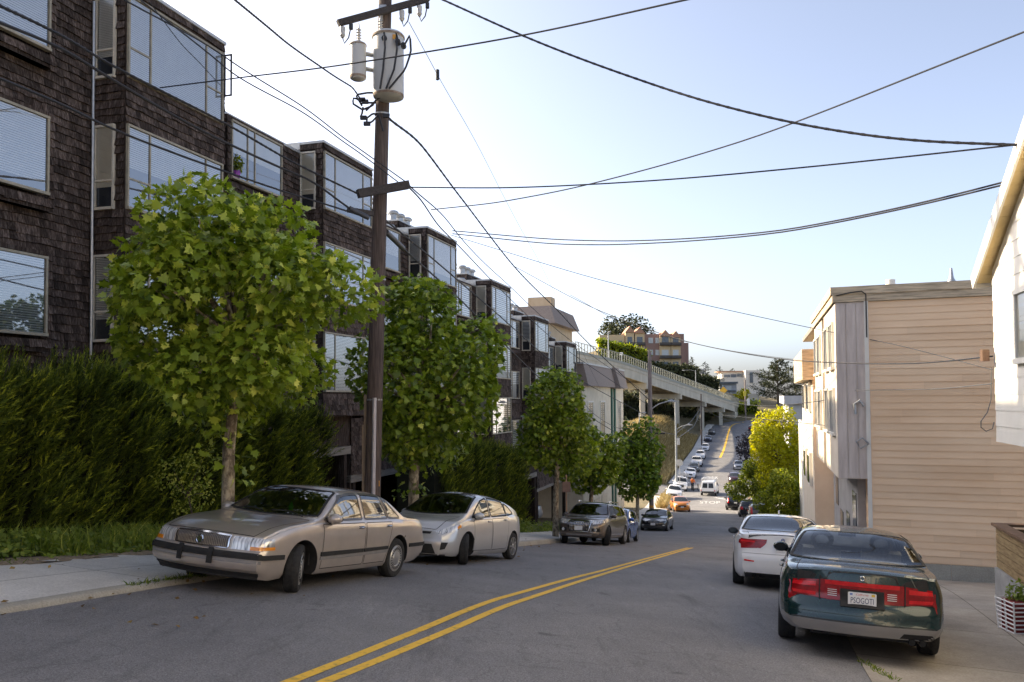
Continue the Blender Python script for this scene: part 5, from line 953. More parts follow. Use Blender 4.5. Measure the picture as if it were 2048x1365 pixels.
# timber stair planter on a concrete stem
PLK = pm('planter_boards', (0.20,0.13,0.06), (0.36,0.26,0.13), 3, 0.85, stretch=(1.2,1.2,9), detail=8); CAPB = pm('planter_cap', (0.13,0.075,0.04), (0.2,0.12,0.07), 5, 0.8)
q0 = P(1998, 1195, 14.4); z_ = gz(q0.x, q0.y); q0.z = 0; rt = thing('planter', 'long timber planter wall on a grey concrete base beside the peach house', 'planter', (q0.x, q0.y, z_)); org = (q0.x, q0.y, z_)
def along(mb, s0, s1, w0, w1, za, zb, mi=0):
    p = [q0 + SD*s + In*w + UZ*z for s in (s0, s1) for w in (w0, w1) for z in (za(s), zb(s))]; mb.add(p, [(0,1,3,2),(4,6,7,5),(0,4,5,1),(2,3,7,6),(0,2,6,4),(1,5,7,3)], mi)
zt_ = P(1998, 1052, 14.4).z; zm = P(1998, 1135, 14.4).z
m = MB(); h = (zt_-zm)/5
for k in range(5): along(m, 0, 4.5, -.02, .03, lambda s, k=k: zm + h*k + .012, lambda s, k=k: zm + h*(k+1))
along(m, 0, 4.5, .03, .08, lambda s: zm, lambda s: zt_-.05); along(m, 0, .05, .03, 1.6, lambda s: zm, lambda s: zt_ - .05); along(m, .05, 4.45, 1.55, 1.6, lambda s: zm, lambda s: zt_-.05); along(m, 4.45, 4.5, .08, 1.6, lambda s: zm, lambda s: zt_-.05); m.build('boards', PLK, rt, org=org)
m = MB(); along(m, -.06, 4.5, -.08, .12, lambda s: zt_, lambda s: zt_+.045); along(m, -.06, .12, .12, 1.65, lambda s: zt_, lambda s: zt_+.045); along(m, .12, 4.5, 1.5, 1.65, lambda s: zt_, lambda s: zt_+.045); m.build('cap', CAPB, rt, org=org)
m = MB(); along(m, -.02, 4.5, -.05, 1.6, lambda s: -5.0, lambda s: zm - .0); m.build('concrete_base', pm('grey_stem_wall', (0.25,0.25,0.25), (0.36,0.355,0.35), 2.5, 0.9), rt, org=org)
m = MB(); along(m, .1, 4.4, .1, 1.5, lambda s: zt_-.35, lambda s: zt_-.2); m.build('soil', pm('soil_brown', (0.06,0.03,0.015), (0.10,0.05,0.025), 6, 1), rt, org=org)
# potted plant in a white wire basket
g = P(2040, 1232, 12.3); g.z = gz(g.x, g.y) + .01; rt = thing('wire_planter', 'white wire basket planter with a red liner and a leafy plant', 'planter', tuple(g)); ar = R(20)
m = MB(); w_ = .40
for k in range(8): z = .03 + .062*k; ww = w_/2 + .004*k; q = [(-ww,-ww,z),(ww,-ww,z),(ww,ww,z),(-ww,ww,z),(-ww,-ww,z)]; m.tube(q, .011, 6)
for cx_, cy_ in ((-.2,-.2),(.2,-.2),(.2,.2),(-.2,.2),(0,-.2),(-.2,0)): m.tube([(cx_,cy_,.01),(cx_*1.12,cy_*1.12,.49)], .012, 6)
m.build('wire_basket', pm('white_wire', (0.7,0.69,0.68), (0.78,0.77,0.76), 5, 0.5), rt, smooth=True)
m = MB(); m.bb(-.17, .17, -.17, .17, .01, .46); m.build('liner', pm('red_liner', (0.14,0.015,0.015), (0.22,0.03,0.03), 9, 0.8), rt); WPLANT = rt
# further houses down the right side
def rowhouse(name, label, Y0, Y1, c, depth, z0, z1, mat, par=None, wins=(), wmat=FARGL, over=0):
    o = Vector((TA*Y0 + c, Y0, 0)); rt = thing(name, label, 'house', (o.x, o.y, z0)); L = (Y1-Y0)/.958; org = (o.x, o.y, z0)
    m = MB(); p = [o, o + ST*L, o + ST*L + E1*depth, o + E1*depth]; solid(m, [(v.x, v.y) for v in p], z0, z1); m.build('wall', mat, rt, org=org)
    if par: m = MB(); p = [o - E1*.35 + N1*.3, o + ST*(L) - E1*.35, o + ST*L + E1*depth, o + E1*depth + N1*.3]; solid(m, [(v.x, v.y) for v in p], z1-par[1], z1+.25); m.build('parapet', par[0], rt, org=org)
    for s0, s1, a, b, e in wins:
        m = MB(); p = [o + ST*s0 - E1*e, o + ST*s1 - E1*e, o + ST*s1, o + ST*s0]; solid(m, [(v.x, v.y) for v in p], a, b); w = m.build('window', WHITEW, rt, org=org); m = MB(); d = .12*(s1-s0); p = [o + ST*(s0+d) - E1*(e+.03), o + ST*(s1-d) - E1*(e+.03), o + ST*(s1-d), o + ST*(s0+d)]; solid(m, [(v.x, v.y) for v in p], a+.12, b-.12); m.build('pane', wmat, w, org=org)
    return rt, o, org
r_, o_, g_ = rowhouse('row_house', 'cream house with brown shingle parapet beyond the peach house', 31.5, 39.5, 2.0, 10, -9, 1.55, PALE, (FASC, .9), ((1,2.2,-.6,.6,.12),(4,5.2,-.6,.6,.12),(1,2.2,-3.5,-2.2,.12),(4,5.2,-3.5,-2.2,.12)))
m = MB()
for k in range(5): p = o_ - E1*(.05 if k % 2 else .6) + ST*(1.2*k+1)
r_, o_, g_ = rowhouse('row_house', 'pale house with slim white pilasters and a brown awning', 41, 50, 2.8, 10, -11, -1.6, PALE, None, ((2,3.5,-4.2,-2.6,.2),(6,7.5,-4.2,-2.6,.2),(2,3.4,-7.2,-5.4,.25)))
for k in range(4): m = MB(); p = o_ + ST*(.2+3.2*k) - E1*.25; m.box(Vector((p.x, p.y, -4.6)), (.35,.35,6.4)); m.build('pilaster', WHITEW, r_, org=g_)
m = MB(); p = [o_ + ST*.5 - E1*1.2 + UZ*-7.9, o_ + ST*4.5 - E1*1.2 + UZ*-7.9, o_ + ST*4.5 + UZ*-7.3, o_ + ST*.5 + UZ*-7.3]; m.add(p + [v - UZ*.15 for v in p], [(0,1,2,3),(4,7,6,5),(0,4,5,1),(3,2,6,7),(0,3,7,4),(1,5,6,2)]); m.build('awning', pm('brown_awning', (0.12,0.07,0.05), (0.16,0.1,0.07), 4, 0.8), r_, org=g_)
rowhouse('row_house', 'grey flat roofed house behind the golden tree', 74, 92, 2.5, 14, -13, -.15, pm('grey_stucco', (0.42,0.43,0.45), (0.5,0.51,0.53), 1.5, 0.85), (pm('grey_cornice', (0.45,0.45,0.46), (0.52,0.52,0.53), 2, 0.8), .5), ((3,5,-4,-2,.1),(9,11,-4,-2,.1)))

# board joints and paler blotches of the peach wall are in its mesh and colour
# unseen houses added behind the viewpoint to bounce warm light and fill car-window reflections
for lab, Y0, Y1, c, z0, z1, mt in (('unseen cream house added just behind the viewpoint on the right to bounce sunlight', -8, 3.5, 4.6, -5, 6.4, PALE), ('unseen white house added second behind the viewpoint on the right to bounce sunlight', -20, -8.4, 4.4, -4, 8.6, WHITEW), ('unseen peach house added third behind the viewpoint on the right to bounce sunlight', -34, -20.4, 4.6, -3, 10, PEACH)):
    rowhouse('row_house', lab, Y0, Y1, c, 10, z0, z1, mt, (FASC, .5), tuple((s, s+1.3, z, z+1.5, .1) for s in (1.2, 4.4, 7.6) for z in (z1-3, z1-6)))
# ------------------------------------------------------------------ foliage
def npmesh(name, V, Fc, mats, parent=None, tint=None, mi=None, smooth=False):
    me = bpy.data.meshes.new(name); k = Fc.shape[1]; me.vertices.add(len(V)); me.vertices.foreach_set('co', np.asarray(V, np.float32).ravel()); me.loops.add(Fc.size); me.loops.foreach_set('vertex_index', Fc.astype(np.int32).ravel()); me.polygons.add(len(Fc)); me.polygons.foreach_set('loop_start', np.arange(0, Fc.size, k, dtype=np.int32))
    for m in (mats if isinstance(mats, list) else [mats]): me.materials.append(m)
    if tint is not None: a = me.attributes.new('tint', 'FLOAT', 'FACE'); a.data.foreach_set('value', np.asarray(tint, np.float32))
    me.update(calc_edges=True); me.validate(); o = bpy.data.objects.new(name, me); COL.objects.link(o)
    if parent is not None: o.parent = parent
    return o
_h = [(.0,.0),(.16,.06),(.40,-.04),(.34,.20),(.54,.40),(.27,.47),(.32,.72),(.13,.67),(0,1.0)]
PLANE_T = np.array([(0,.38,.0)] + [(x, y, .16*x) for x, y in _h] + [(-x, y, .16*x) for x, y in _h[-2:0:-1]]); PLANE_T[:,2] -= .22*(PLANE_T[:,1]-.35)**2
_n = len(PLANE_T); PLANE_F = np.array([(0, i, i+1 if i+1 < _n else 1) for i in range(1, _n)])
DIA_T = np.array([(0,0,0),(.32,.42,.07),(0,1,-.08),(-.32,.42,.07)]); DIA_F = np.array([(0,1,2),(0,2,3)])
def unit(v): return v/np.maximum(np.linalg.norm(v, axis=1, keepdims=True), 1e-9)
def leaves(pos, nrm, tip, size, T, Fc):
    nrm = unit(nrm); tip = unit(tip - nrm*np.sum(tip*nrm, axis=1, keepdims=True)); side = np.cross(tip, nrm); N = len(pos)
    V = pos[:,None,:] + size[:,None,None]*(T[None,:,0,None]*side[:,None,:] + T[None,:,1,None]*tip[:,None,:] + T[None,:,2,None]*nrm[:,None,:])
    return V.reshape(-1, 3), (Fc[None] + (np.arange(N)*len(T))[:,None,None]).reshape(-1, 3)
def crown_points(n, blobs, inner=.42):
    w = np.array([b[1][0]*b[1][1]+b[1][1]*b[1][2] for b in blobs]); idx = rng.choice(len(blobs), n, p=w/w.sum()); d = unit(rng.normal(size=(n, 3))); r = 1 - inner*rng.random(n)**1.8
    c = np.array([b[0] for b in blobs])[idx]; R_ = np.array([b[1] for b in blobs])[idx]; p = c + d*R_*r[:,None]; keep = np.ones(n, bool)
    for cc, rr in blobs: q = ((p-np.array(cc))/np.array(rr)); keep &= (np.sum(q*q, axis=1) > .33)
    return p[keep], d[keep]
def tree(name, label, base, crown_c, rad, n, size, mat=None, trunk_r=.13, bark=None, T=PLANE_T, Fc=PLANE_F, nb=16, group=None, droop=.45, cat='tree', seed=1, sprout=0, blobr=(.26,.47), light=.0, flat=1.0):
    global rng; rng = np.random.default_rng(seed); mat = mat or LEAF; bark = bark or BARK; rt = thing(name, label, cat, tuple(base), group=group); b = Vector(base); C = Vector(crown_c) - b; rad = np.array(rad); blobs = []
    for k in range(nb):
        d = unit(rng.normal(size=(1, 3)))[0]; d[2] *= flat; q = np.array(C) + d*rad*rng.uniform(.50, .84); s = rng.uniform(*blobr); blobs.append((q, rad*s*np.array([1, 1, rng.uniform(.8, 1.1)])))
    blobs.append((np.array(C), rad*.62)); p, d = crown_points(int(n*1.5), blobs); k = min(n, len(p)); p, d = p[:k], d[:k]
    if sprout:
        t = rng.random(sprout)*.8 + .12; zz = t*(C.z - rad[2]*.75); a = rng.uniform(0, 6.28, sprout); rr = trunk_r + rng.random(sprout)*.34; ps = np.stack([rr*np.cos(a), rr*np.sin(a), zz], 1); keep = zz > (C.z-rad[2]*.75)*.42; p = np.vstack([p, ps[keep]]); d = np.vstack([d, unit(np.stack([np.cos(a), np.sin(a), .3+0*a], 1)[keep])])
    N = len(p); nr = d*.5 + np.array([0,0,.85]) + rng.normal(size=(N, 3))*.85; tp = d*.8 + rng.normal(size=(N, 3))*.5 + np.array([0,0,-droop])
    sz = size*rng.uniform(.55, 1.25, N); V, Ff = leaves(p, nr, tp, sz, T, Fc)
    hgt = np.clip((p[:,2]-C.z)/rad[2], -1, 1); out = np.clip(np.linalg.norm((p-np.array(C))/rad, axis=1), 0, 1.2); tn = np.clip(.42 + .19*rng.normal(size=N) + light + .10*(rng.random(N) > .86) + .35*(rng.random(N) > .965), 0, 1)
    npmesh('crown', V, Ff, mat, rt, np.repeat(tn, len(Fc)))
    m = MB(); top = C + Vector((0, 0, -rad[2]*.35)); k1 = [Vector((0,0,-.15)), Vector((.01,0,.05)), Vector((.03,-.02,.5*top.z)), top]; m.tube(k1, [trunk_r*1.35, trunk_r*1.08, trunk_r*.92, trunk_r*.75], 12)
    for q, s in blobs[:-1]: e = Vector(q); mid = top.lerp(e, .5) + Vector((0,0,-.05*rad[2])); m.tube([top - Vector((0,0,.12)), mid, e], [trunk_r*.5, trunk_r*.32, trunk_r*.14], 7)
    m.build('trunk', bark, rt, smooth=True); return rt
GT = 'pollarded plane trees along the left pavement'
def kerbpt(px, L): Z = F*L/(1520-px); return Vector((TA*Z-L, Z, gz(TA*Z-L, Z)))
b1 = kerbpt(455, 8.65); tree('street_tree', 'biggest round plane tree, nearest, behind the champagne sedan', b1, P(482, 596, b1.y), (2.08,1.95,1.82), 11000, .155, trunk_r=.105, nb=24, group=GT, seed=3, sprout=130, light=.05)
b2 = kerbpt(825, 8.7); tree('street_tree', 'tall plane tree just right of the transformer pole', b2, P(852, 735, b2.y), (1.85,1.8,2.45), 9500, .165, trunk_r=.14, nb=24, group=GT, seed=4, sprout=100, light=-.06)
b3 = kerbpt(1108, 8.65); tree('street_tree', 'third plane tree with a slim trunk beside the taupe crossover', b3, P(1118, 852, b3.y), (1.85,1.8,2.25), 6500, .185, trunk_r=.13, nb=20, group=GT, seed=5, light=-.08)
b4 = kerbpt(1178, 8.75); tree('street_tree', 'plane tree with forked trunk above the blue hatchback', b4, P(1188, 908, b4.y), (1.6,1.6,1.95), 3800, .22, trunk_r=.12, nb=18, group=GT, seed=6, light=-.08)
Z5 = 64; x5 = xl(Z5)-.7; b5 = Vector((x5, Z5, gz(x5, Z5))); tree('street_tree', 'last plane tree before the junction, above the black sedan', b5, P(1277, 925, Z5), (1.95,1.9,3.3), 4200, .30, trunk_r=.14, nb=22, group=GT, seed=8, light=-.08)
# hedges of cypress-like sprays
def spray_hedge(name, label, line, depth, ztop, zbot, n, lean, size, seed, bump=.3):
    """line: (x, Y) front line; ztop/zbot: functions of the fraction along it"""
    global rng; rng = np.random.default_rng(seed); P0, P1 = np.array(line[0]), np.array(line[1]); a = (P1-P0); L = np.linalg.norm(a); a /= L; nf = np.array([a[1], -a[0]])   # towards the street
    u = rng.random(n); v = rng.random(n)**.85; tops = np.array([ztop(q) for q in u]); bots = np.array([zbot(q) for q in u]); w = rng.random(n)
    top = rng.random(n) < .28; v = np.where(top, 1.0, v); lump = .22*np.sin(u*L*2.1+1)*np.sin(v*5+u*3) + .16*np.sin(u*L*5.3) ; off = np.where(top, -rng.random(n)*depth*.75, lump*bump*1.6 - .05)
    z = bots + (tops-bots)*v + np.where(top, .12*np.sin(u*L*3.1)*bump*2 - .08, 0); base = np.stack([P0[0]+a[0]*u*L + nf[0]*off, P0[1]+a[1]*u*L + nf[1]*off, z], 1)
    d = unit(np.array([a[0]*lean + nf[0]*.55, a[1]*lean + nf[1]*.55, .95])[None] + rng.normal(size=(n, 3))*.42); d[top] = unit(d[top]*np.array([.5,.5,1]) + np.array([0,0,.6])); ln = size*rng.uniform(.55, 1.3, n)
    # every plume: a leaning axis set with many short scale-leaf twigs, pale towards its tip
    tn = np.clip(.22 + .16*rng.normal(size=n), 0, 1); K = 38; t = (np.arange(K)+.5)/K; ax = unit(np.cross(d, rng.normal(size=(n, 3)))); ay = np.cross(d, ax); ph = rng.uniform(0, 6.28, (n, K)); bend = np.array([0, 0, .25])
    o = base[:,None,:] + d[:,None,:]*(ln[:,None]*t)[:,:,None] + bend*(ln[:,None]*t**2)[:,:,None]*.4; rad = ax[:,None,:]*np.cos(ph)[:,:,None] + ay[:,None,:]*np.sin(ph)[:,:,None]; dd = d[:,None,:]*.9 + rad*.62 + rng.normal(size=(n, K, 3))*.14; dd /= np.linalg.norm(dd, axis=2, keepdims=True); ll = (ln[:,None]*(.26 - .14*t))[:,:,None]; sd = np.cross(dd, rad); sd /= np.maximum(np.linalg.norm(sd, axis=2, keepdims=True), 1e-6); wd = ll*.105
    q = np.stack([o - sd*wd, o + sd*wd, o + dd*ll], 2).reshape(-1, 3); Fh = np.arange(len(q)).reshape(-1, 3); Th = np.clip(tn[:,None] + .50*t**1.5 + .10*rng.normal(size=(n, K)), 0, 1).ravel()
    c = P0 + a*L/2; rt = thing(name, label, 'hedge', (c[0], c[1], zbot(.5))); off0 = np.array([c[0], c[1], zbot(.5)]); npmesh('foliage', q-off0, Fh, HEDG, rt, Th)
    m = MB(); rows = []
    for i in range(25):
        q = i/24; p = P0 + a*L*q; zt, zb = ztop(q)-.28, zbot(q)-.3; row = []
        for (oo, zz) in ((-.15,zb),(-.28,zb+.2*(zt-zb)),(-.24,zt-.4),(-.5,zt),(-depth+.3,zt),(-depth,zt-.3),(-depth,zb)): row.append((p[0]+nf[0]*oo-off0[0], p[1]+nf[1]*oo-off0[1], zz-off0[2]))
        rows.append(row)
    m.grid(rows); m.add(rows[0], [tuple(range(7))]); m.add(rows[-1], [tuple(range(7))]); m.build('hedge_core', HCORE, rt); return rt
def lpt(px, L): Z = F*L/(1520-px); return (TA*Z-L, Z)
pa, pb = lpt(-260, 12.4), lpt(640, 12.4)
zta = lin([(0,P(-200,690,pa[1]).z),(.26,P(0,722,13.5).z),(.36,P(120,705,14.6).z),(.46,P(215,745,15.7).z),(.6,P(330,772,17.2).z),(.8,P(500,792,20).z),(1,P(645,808,23.4).z)])
spray_hedge('hedge', 'tall dark cypress hedge at the left in front of the first shingled house', (pa, pb), 1.8, lambda q: zta(q)-.62+.16*max(0, math.sin(q*41))**3, lambda q: gz(pa[0]+(pb[0]-pa[0])*q, pa[1]+(pb[1]-pa[1])*q)+.05, 6800, .5, .52, 11, .5)
pc, pd_ = lpt(880, 12.2), lpt(1050, 12.2)
spray_hedge('hedge', 'dark cypress hedge behind the silver hatchback', (pc, pd_), 1.8, lin([(0,P(880,918,pc[1]).z),(.5,P(965,906,36).z),(1,P(1050,918,pd_[1]).z)]), lambda q: gz(pc[0]+(pd_[0]-pc[0])*q, pc[1]+(pd_[1]-pc[1])*q), 4200, .25, .52, 12, .5)
# ground cover: ivy bed, weeds, dry mulch edge
def scatter(name, kind, mat, n, fn, size, T=DIA_T, Fc=DIA_F, up=.8, seed=1, tn0=.4, label=None, cat=None):
    global rng; rng = np.random.default_rng(seed); p = np.array([fn() for _ in range(n)]); N = len(p); nr = rng.normal(size=(N, 3))*.6 + np.array([.25,-.35,up]); tp = rng.normal(size=(N, 3)) + np.array([0,0,.1]); sz = size*rng.uniform(.5, 1.3, N); V, Ff = leaves(p, nr, tp, sz, T, Fc)
    o = npmesh(name, V, Ff, mat, None, np.repeat(np.clip(tn0 + .22*rng.normal(size=N), 0, 1), len(Fc))); tag(o, label, cat, kind=kind); return o
def bed(Lr, Zr, hmax):
    def f():
        while True:
            Z = rng.uniform(*Zr); L = rng.uniform(*Lr); dens = .55 + .45*math.sin(Z*1.7)*math.sin(L*2.3+Z)
            if rng.random() < dens: break
        x = TA*Z - L; h = hmax*(.35+.65*abs(math.sin(Z*.9+L))) * min(1, (L-Lr[0])/.8+.15); return (x, Z, gz(x, Z) + .02 + rng.random()*h)
    return f
scatter('ivy_ground_cover', 'stuff', LEAFS, 5200, bed((10.4,12.4), (7.5,17.5), .42), .105, seed=21, tn0=.38)
scatter('ivy_ground_cover', 'stuff', LEAFS, 2600, bed((10.3,12.0), (34.0,44), .55), .13, seed=22, tn0=.35)
def blades(name, n, fn, h, mat, seed, lean=.35, w=.010, tn0=.5):
    global rng; rng = np.random.default_rng(seed); p = np.array([fn() for _ in range(n)]); N = len(p); d = unit(np.stack([rng.normal(size=N)*lean, rng.normal(size=N)*lean, np.ones(N)], 1)); hh = h*rng.uniform(.4, 1.2, N); s = unit(np.cross(d, rng.normal(size=(N, 3)))); ww = w*(1+hh)[:,None]; bend = np.stack([rng.normal(size=N)*.3, rng.normal(size=N)*.3, -.15+0*hh], 1)
    a, b = p - s*ww, p + s*ww; m1 = p + d*(hh*.55)[:,None]; e = p + (d + bend*.6)*hh[:,None]; V = np.stack([a, b, m1 + s*ww*.7, m1 - s*ww*.7, e], 1).reshape(-1, 3); i0 = np.arange(N)*5; Fq = np.concatenate([np.stack([i0, i0+1, i0+2], 1), np.stack([i0, i0+2, i0+3], 1), np.stack([i0+3, i0+2, i0+4], 1)]); tn = np.clip(tn0 + .25*rng.normal(size=N), 0, 1)
    o = npmesh(name, V, Fq, mat, None, np.concatenate([tn, tn, tn])); tag(o, kind='stuff'); return o
def patchfn(Lr, Zr):
    def f(): Z = rng.uniform(*Zr); L = rng.uniform(*Lr); x = TA*Z-L; return (x, Z, gz(x, Z))
    return f
blades('weeds', 2600, patchfn((10.6,12.3), (12.8,18.5)), .55, LEAFS, 31, .3, .006, .45)
blades('weeds', 500, patchfn((7.92,8.02), (10.5,11.9)), .11, LEAFS, 32, .6, .006, .3)
blades('weeds', 160, patchfn((10.1,10.6), (8,12)), .10, LEAFS, 33, .8, .006, .3)
def rightw():
    q = G(rng.uniform(1715,1800), rng.uniform(1325,1362)); t = rng.random(); a = G(1722, 1322); b = G(1790, 1362); x = a.x + (b.x-a.x)*t + rng.normal()*.03; y = a.y + (b.y-a.y)*t + rng.normal()*.03; return (x, y, gz(x, y))
blades('weeds', 150, rightw, .07, LEAFS, 34, .8, .006, .5)
def farbank():
    while True:
        Y = rng.uniform(118, 205); u = -rng.uniform(2.2, 14); x = xl(Y) + u
        return (x, Y, gz(x, Y))
blades('dry_grass', 30000, farbank, 1.35, DRYG, 35, .25, .055, .5)
def cornergrass(): Y = rng.uniform(86, 101); x = xl(Y) - rng.uniform(.2, 1.2); return (x, Y, gz(x, Y))
blades('dry_grass', 900, cornergrass, .8, DRYG, 36, .35, .03, .3)
# mulch edge of the bed
m = MB(); rows = []
for i in range(40): Z = 7 + i*.33; rows.append([(TA*Z-L, Z, gz(TA*Z-L, Z) + .012 + .02*math.sin(i*1.9+L*5)) for L in (10.05+.06*math.sin(i*.8), 10.3, 10.55, 10.8)])
m.grid(rows); tag(m.build('dry_mulch', pm('mulch', (0.16,0.11,0.07), (0.36,0.28,0.18), 22, 1, bump=.6), smooth=True), kind='stuff')
# thin flowering shrub in front of the hedge
sb = kerbpt(385, 11.3); tree('shrub', 'sparse pale flowering shrub in front of the left hedge', sb, P(375, 955, sb.y), (.62,.55,.78), 520, .07, LEAFS, .02, BARK2, DIA_T, DIA_F, 8, None, .2, 'shrub', 41, light=.35)
# right side: golden street tree, bush below it
Zt = 66; g = Vector((TA*Zt+.6, Zt, 0)); g.z = gz(g.x, g.y); tree('golden_tree', 'tall golden sunlit tree on the right side of the junction', g, P(1560, 895, Zt), (2.75,2.5,3.5), 11000, .26, LEAFY, .16, BARK2, DIA_T, DIA_F, 26, None, .5, 'tree', 51, blobr=(.26,.42))
Zt = 52; g = Vector((TA*Zt+1.7, Zt, 0)); g.z = gz(g.x, g.y); tree('green_bush', 'dense rounded green bush below the golden tree', g, P(1562, 1002, Zt), (1.9,1.6,1.8), 11000, .17, LEAFB, .08, BARK2, DIA_T, DIA_F, 20, None, .4, 'bush', 52)
Zt = 80; g = Vector((TA*Zt+.2, Zt, 0)); g.z = gz(g.x, g.y); tree('green_bush', 'darker leafy bush leaning over the road left of the golden tree', g, P(1505, 962, Zt), (2.2,2.0,2.2), 8000, .24, LEAFB, .10, BARK2, DIA_T, DIA_F, 14, None, .4, 'bush', 53, light=-.1)
# potted plant leaves, sill plant
def tuft(parent, n, c, r, size, mat, seed):
    global rng; rng = np.random.default_rng(seed); d = unit(rng.normal(size=(n, 3))); p = np.array(c) + d*np.array(r)*rng.random((n, 1))**.5; V, Ff = leaves(p, d + rng.normal(size=(n, 3))*.5 + np.array([0,0,.5]), d + rng.normal(size=(n, 3))*.4, size*rng.uniform(.6, 1.2, n), DIA_T, DIA_F); return npmesh('plant', V, Ff, mat, parent, np.repeat(np.clip(.4 + .2*rng.normal(size=n), 0, 1), 2))
tuft(WPLANT, 150, (0, .02, .56), (.17,.17,.17), .075, LEAFS, 61); tuft(pt, 120, (-3.9, .58, 8.0), (.2,.12,.32), .12, LEAFB, 62)
# conifers and far trees
def conifer(name, label, base, h, r, n, seed, mat=None, tiers=9, group=None, spread=.9):
    global rng; rng = np.random.default_rng(seed); rt = thing(name, label, 'tree', tuple(base), group=group); m = MB(); m.tube([(0,0,-.5),(0,0,h*.95)], [h*.022, h*.004], 8); ps, ds = [], []
    for k in range(int(tiers*5)):
        z = h*(.12 + .84*(k/(tiers*5))**.85); L = r*(1 - (z/h)**1.5)**.8*rng.uniform(.55, 1.15); a = rng.uniform(0, 6.28); up = rng.uniform(.05, .45); e = Vector((L*math.cos(a), L*math.sin(a), z + L*up)); m.tube([(0,0,z), e], [h*.006, h*.002], 5); q = max(8, int(n/(tiers*5)*L/r*1.6))
        t = rng.random(q)**.6; c = np.array([0,0,z])[None]*(1-t)[:,None] + np.array(e)[None]*t[:,None]; c += rng.normal(size=(q, 3))*L*.12*np.array([1,1,.5]); ps.append(c); dd = np.array([math.cos(a), math.sin(a), .5]); ds.append(np.tile(dd, (q, 1)))
    p = np.vstack(ps); d = unit(np.vstack(ds) + rng.normal(size=(len(p), 3))*.5); V, Ff = leaves(p, rng.normal(size=(len(p), 3)) + np.array([0,0,1]), d, h*.055*rng.uniform(.5, 1.3, len(p)), DIA_T*np.array([.55,1,1]), DIA_F); npmesh('crown', V, Ff, mat or CONIF, rt, np.repeat(np.clip(.4 + .22*rng.normal(size=len(p)), 0, 1), 2)); m.build('trunk', BARK2, rt); return rt
def on_ground(px, Y): p = P(px, 800, Y); return Vector((p.x, Y, gz(p.x, Y)))
def hz(py, Y): return P(1400, py, Y).z
def con(lab, px, Y, ytop, r, n, seed, ybase=None, **k):
    b = on_ground(px, Y)
    if ybase: b.z = min(b.z, hz(ybase, Y))
    conifer('conifer', lab, b, hz(ytop, Y)-b.z, r, n, seed, group='conifers on the far hill', **k)
con('broad dark cypress standing above the far road bend', 1556, 285, 716, 10.0, 5200, 71)
con('shorter cypress behind the broad one, at its right', 1592, 300, 735, 6.5, 2200, 72)
con('thin conifer at the right end of the far brick apartments', 1386, 330, 712, 4, 900, 73, tiers=7)
con('slim conifer left of the small white hillside house', 1412, 335, 722, 3.6, 800, 74, tiers=7)
con('slim conifer between the white hillside houses', 1440, 340, 732, 3.4, 700, 75, tiers=7)
con('small conifer above the white modern house', 1465, 420, 735, 3.5, 600, 76, tiers=6)
Yb = 350; b = on_ground(1255, Yb); tree('hilltop_tree', 'large dark hilltop tree behind the brick apartments', b, P(1253, 662, Yb), (11.5,9,8), 3600, 1.3, CONIF, .6, BARK2, DIA_T, DIA_F, 18, None, .2, 'tree', 77)

# leaf litter along the kerb and on the pavement
def litter():
    Z = rng.uniform(8, 30); L = 7.9 - rng.random()**3*2.2 if rng.random() < .6 else rng.uniform(8, 10.2); x = TA*Z - L; return (x, Z, gz(x, Z) + .02)
global_rng = rng
scatter('fallen_leaves', 'stuff', leafmat('dead_leaf', (0.10,0.06,0.025), (0.22,0.14,0.05), (0.40,0.30,0.08), .1, .9), 170, litter, .075, up=2.5, seed=95)
# ------------------------------------------------------------------ viaduct
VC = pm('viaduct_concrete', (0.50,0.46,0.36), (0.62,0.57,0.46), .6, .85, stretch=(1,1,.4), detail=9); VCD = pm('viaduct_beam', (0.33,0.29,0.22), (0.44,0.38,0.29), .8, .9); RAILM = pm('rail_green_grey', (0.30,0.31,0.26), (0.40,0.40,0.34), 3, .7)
va, vb = P(1150, 700, 150), P(1478, 800, 266); VD = (Vector((vb.x, vb.y, 0)) - Vector((va.x, va.y, 0))); VL = VD.length; VD.normalize(); VN = Vector((VD.y, -VD.x, 0))   # towards the camera
ra = lin([(0, P(1150,684,150).z), (.18, P(1203,704,165).z), (1, P(1475,798,265).z)])
rt = thing('viaduct', 'long pale concrete viaduct sloping down from left to right', 'bridge', (va.x, va.y, -8)); org = (va.x, va.y, -8)
def vpt(t, n, z): return Vector((va.x, va.y, 0)) + VD*(VL*t) + VN*n + UZ*(ra(t) + z)
def vbar(mb, t0, t1, n0, n1, z0, z1, k=14):
    rows = []
    for i in range(k+1): t = t0+(t1-t0)*i/k; rows.append([vpt(t, n0, z0), vpt(t, n1, z0), vpt(t, n1, z1), vpt(t, n0, z1), vpt(t, n0, z0)])
    mb.grid(rows); mb.add(rows[0][:4], [(0,1,2,3)]); mb.add(rows[-1][:4], [(3,2,1,0)])
m = MB(); vbar(m, 0, 1, -9, .1, -2.75, -1.9); m.build('deck', VC, rt, org=org)
m = MB(); vbar(m, 0, .995, -.5, 0, -4.6, -2.7); m.build('girder', VC, rt, org=org)
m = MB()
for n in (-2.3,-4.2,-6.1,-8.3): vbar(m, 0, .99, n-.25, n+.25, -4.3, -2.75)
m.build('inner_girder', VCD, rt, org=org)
m = MB(); vbar(m, 0, 1, -.05, .2, -2.1, -1.55)
vbar(m, 0, 1, .02, .10, -.06, .06)
for i in range(92): t = i/92; p = vpt(t, .06, 0); m.box(p + UZ*-.8, (.12,.12,1.6))
for i in range(5): vbar(m, 0, 1, .04, .07, -1.3+.26*i, -1.26+.26*i)
m.build('railing', RAILM, rt, org=org)
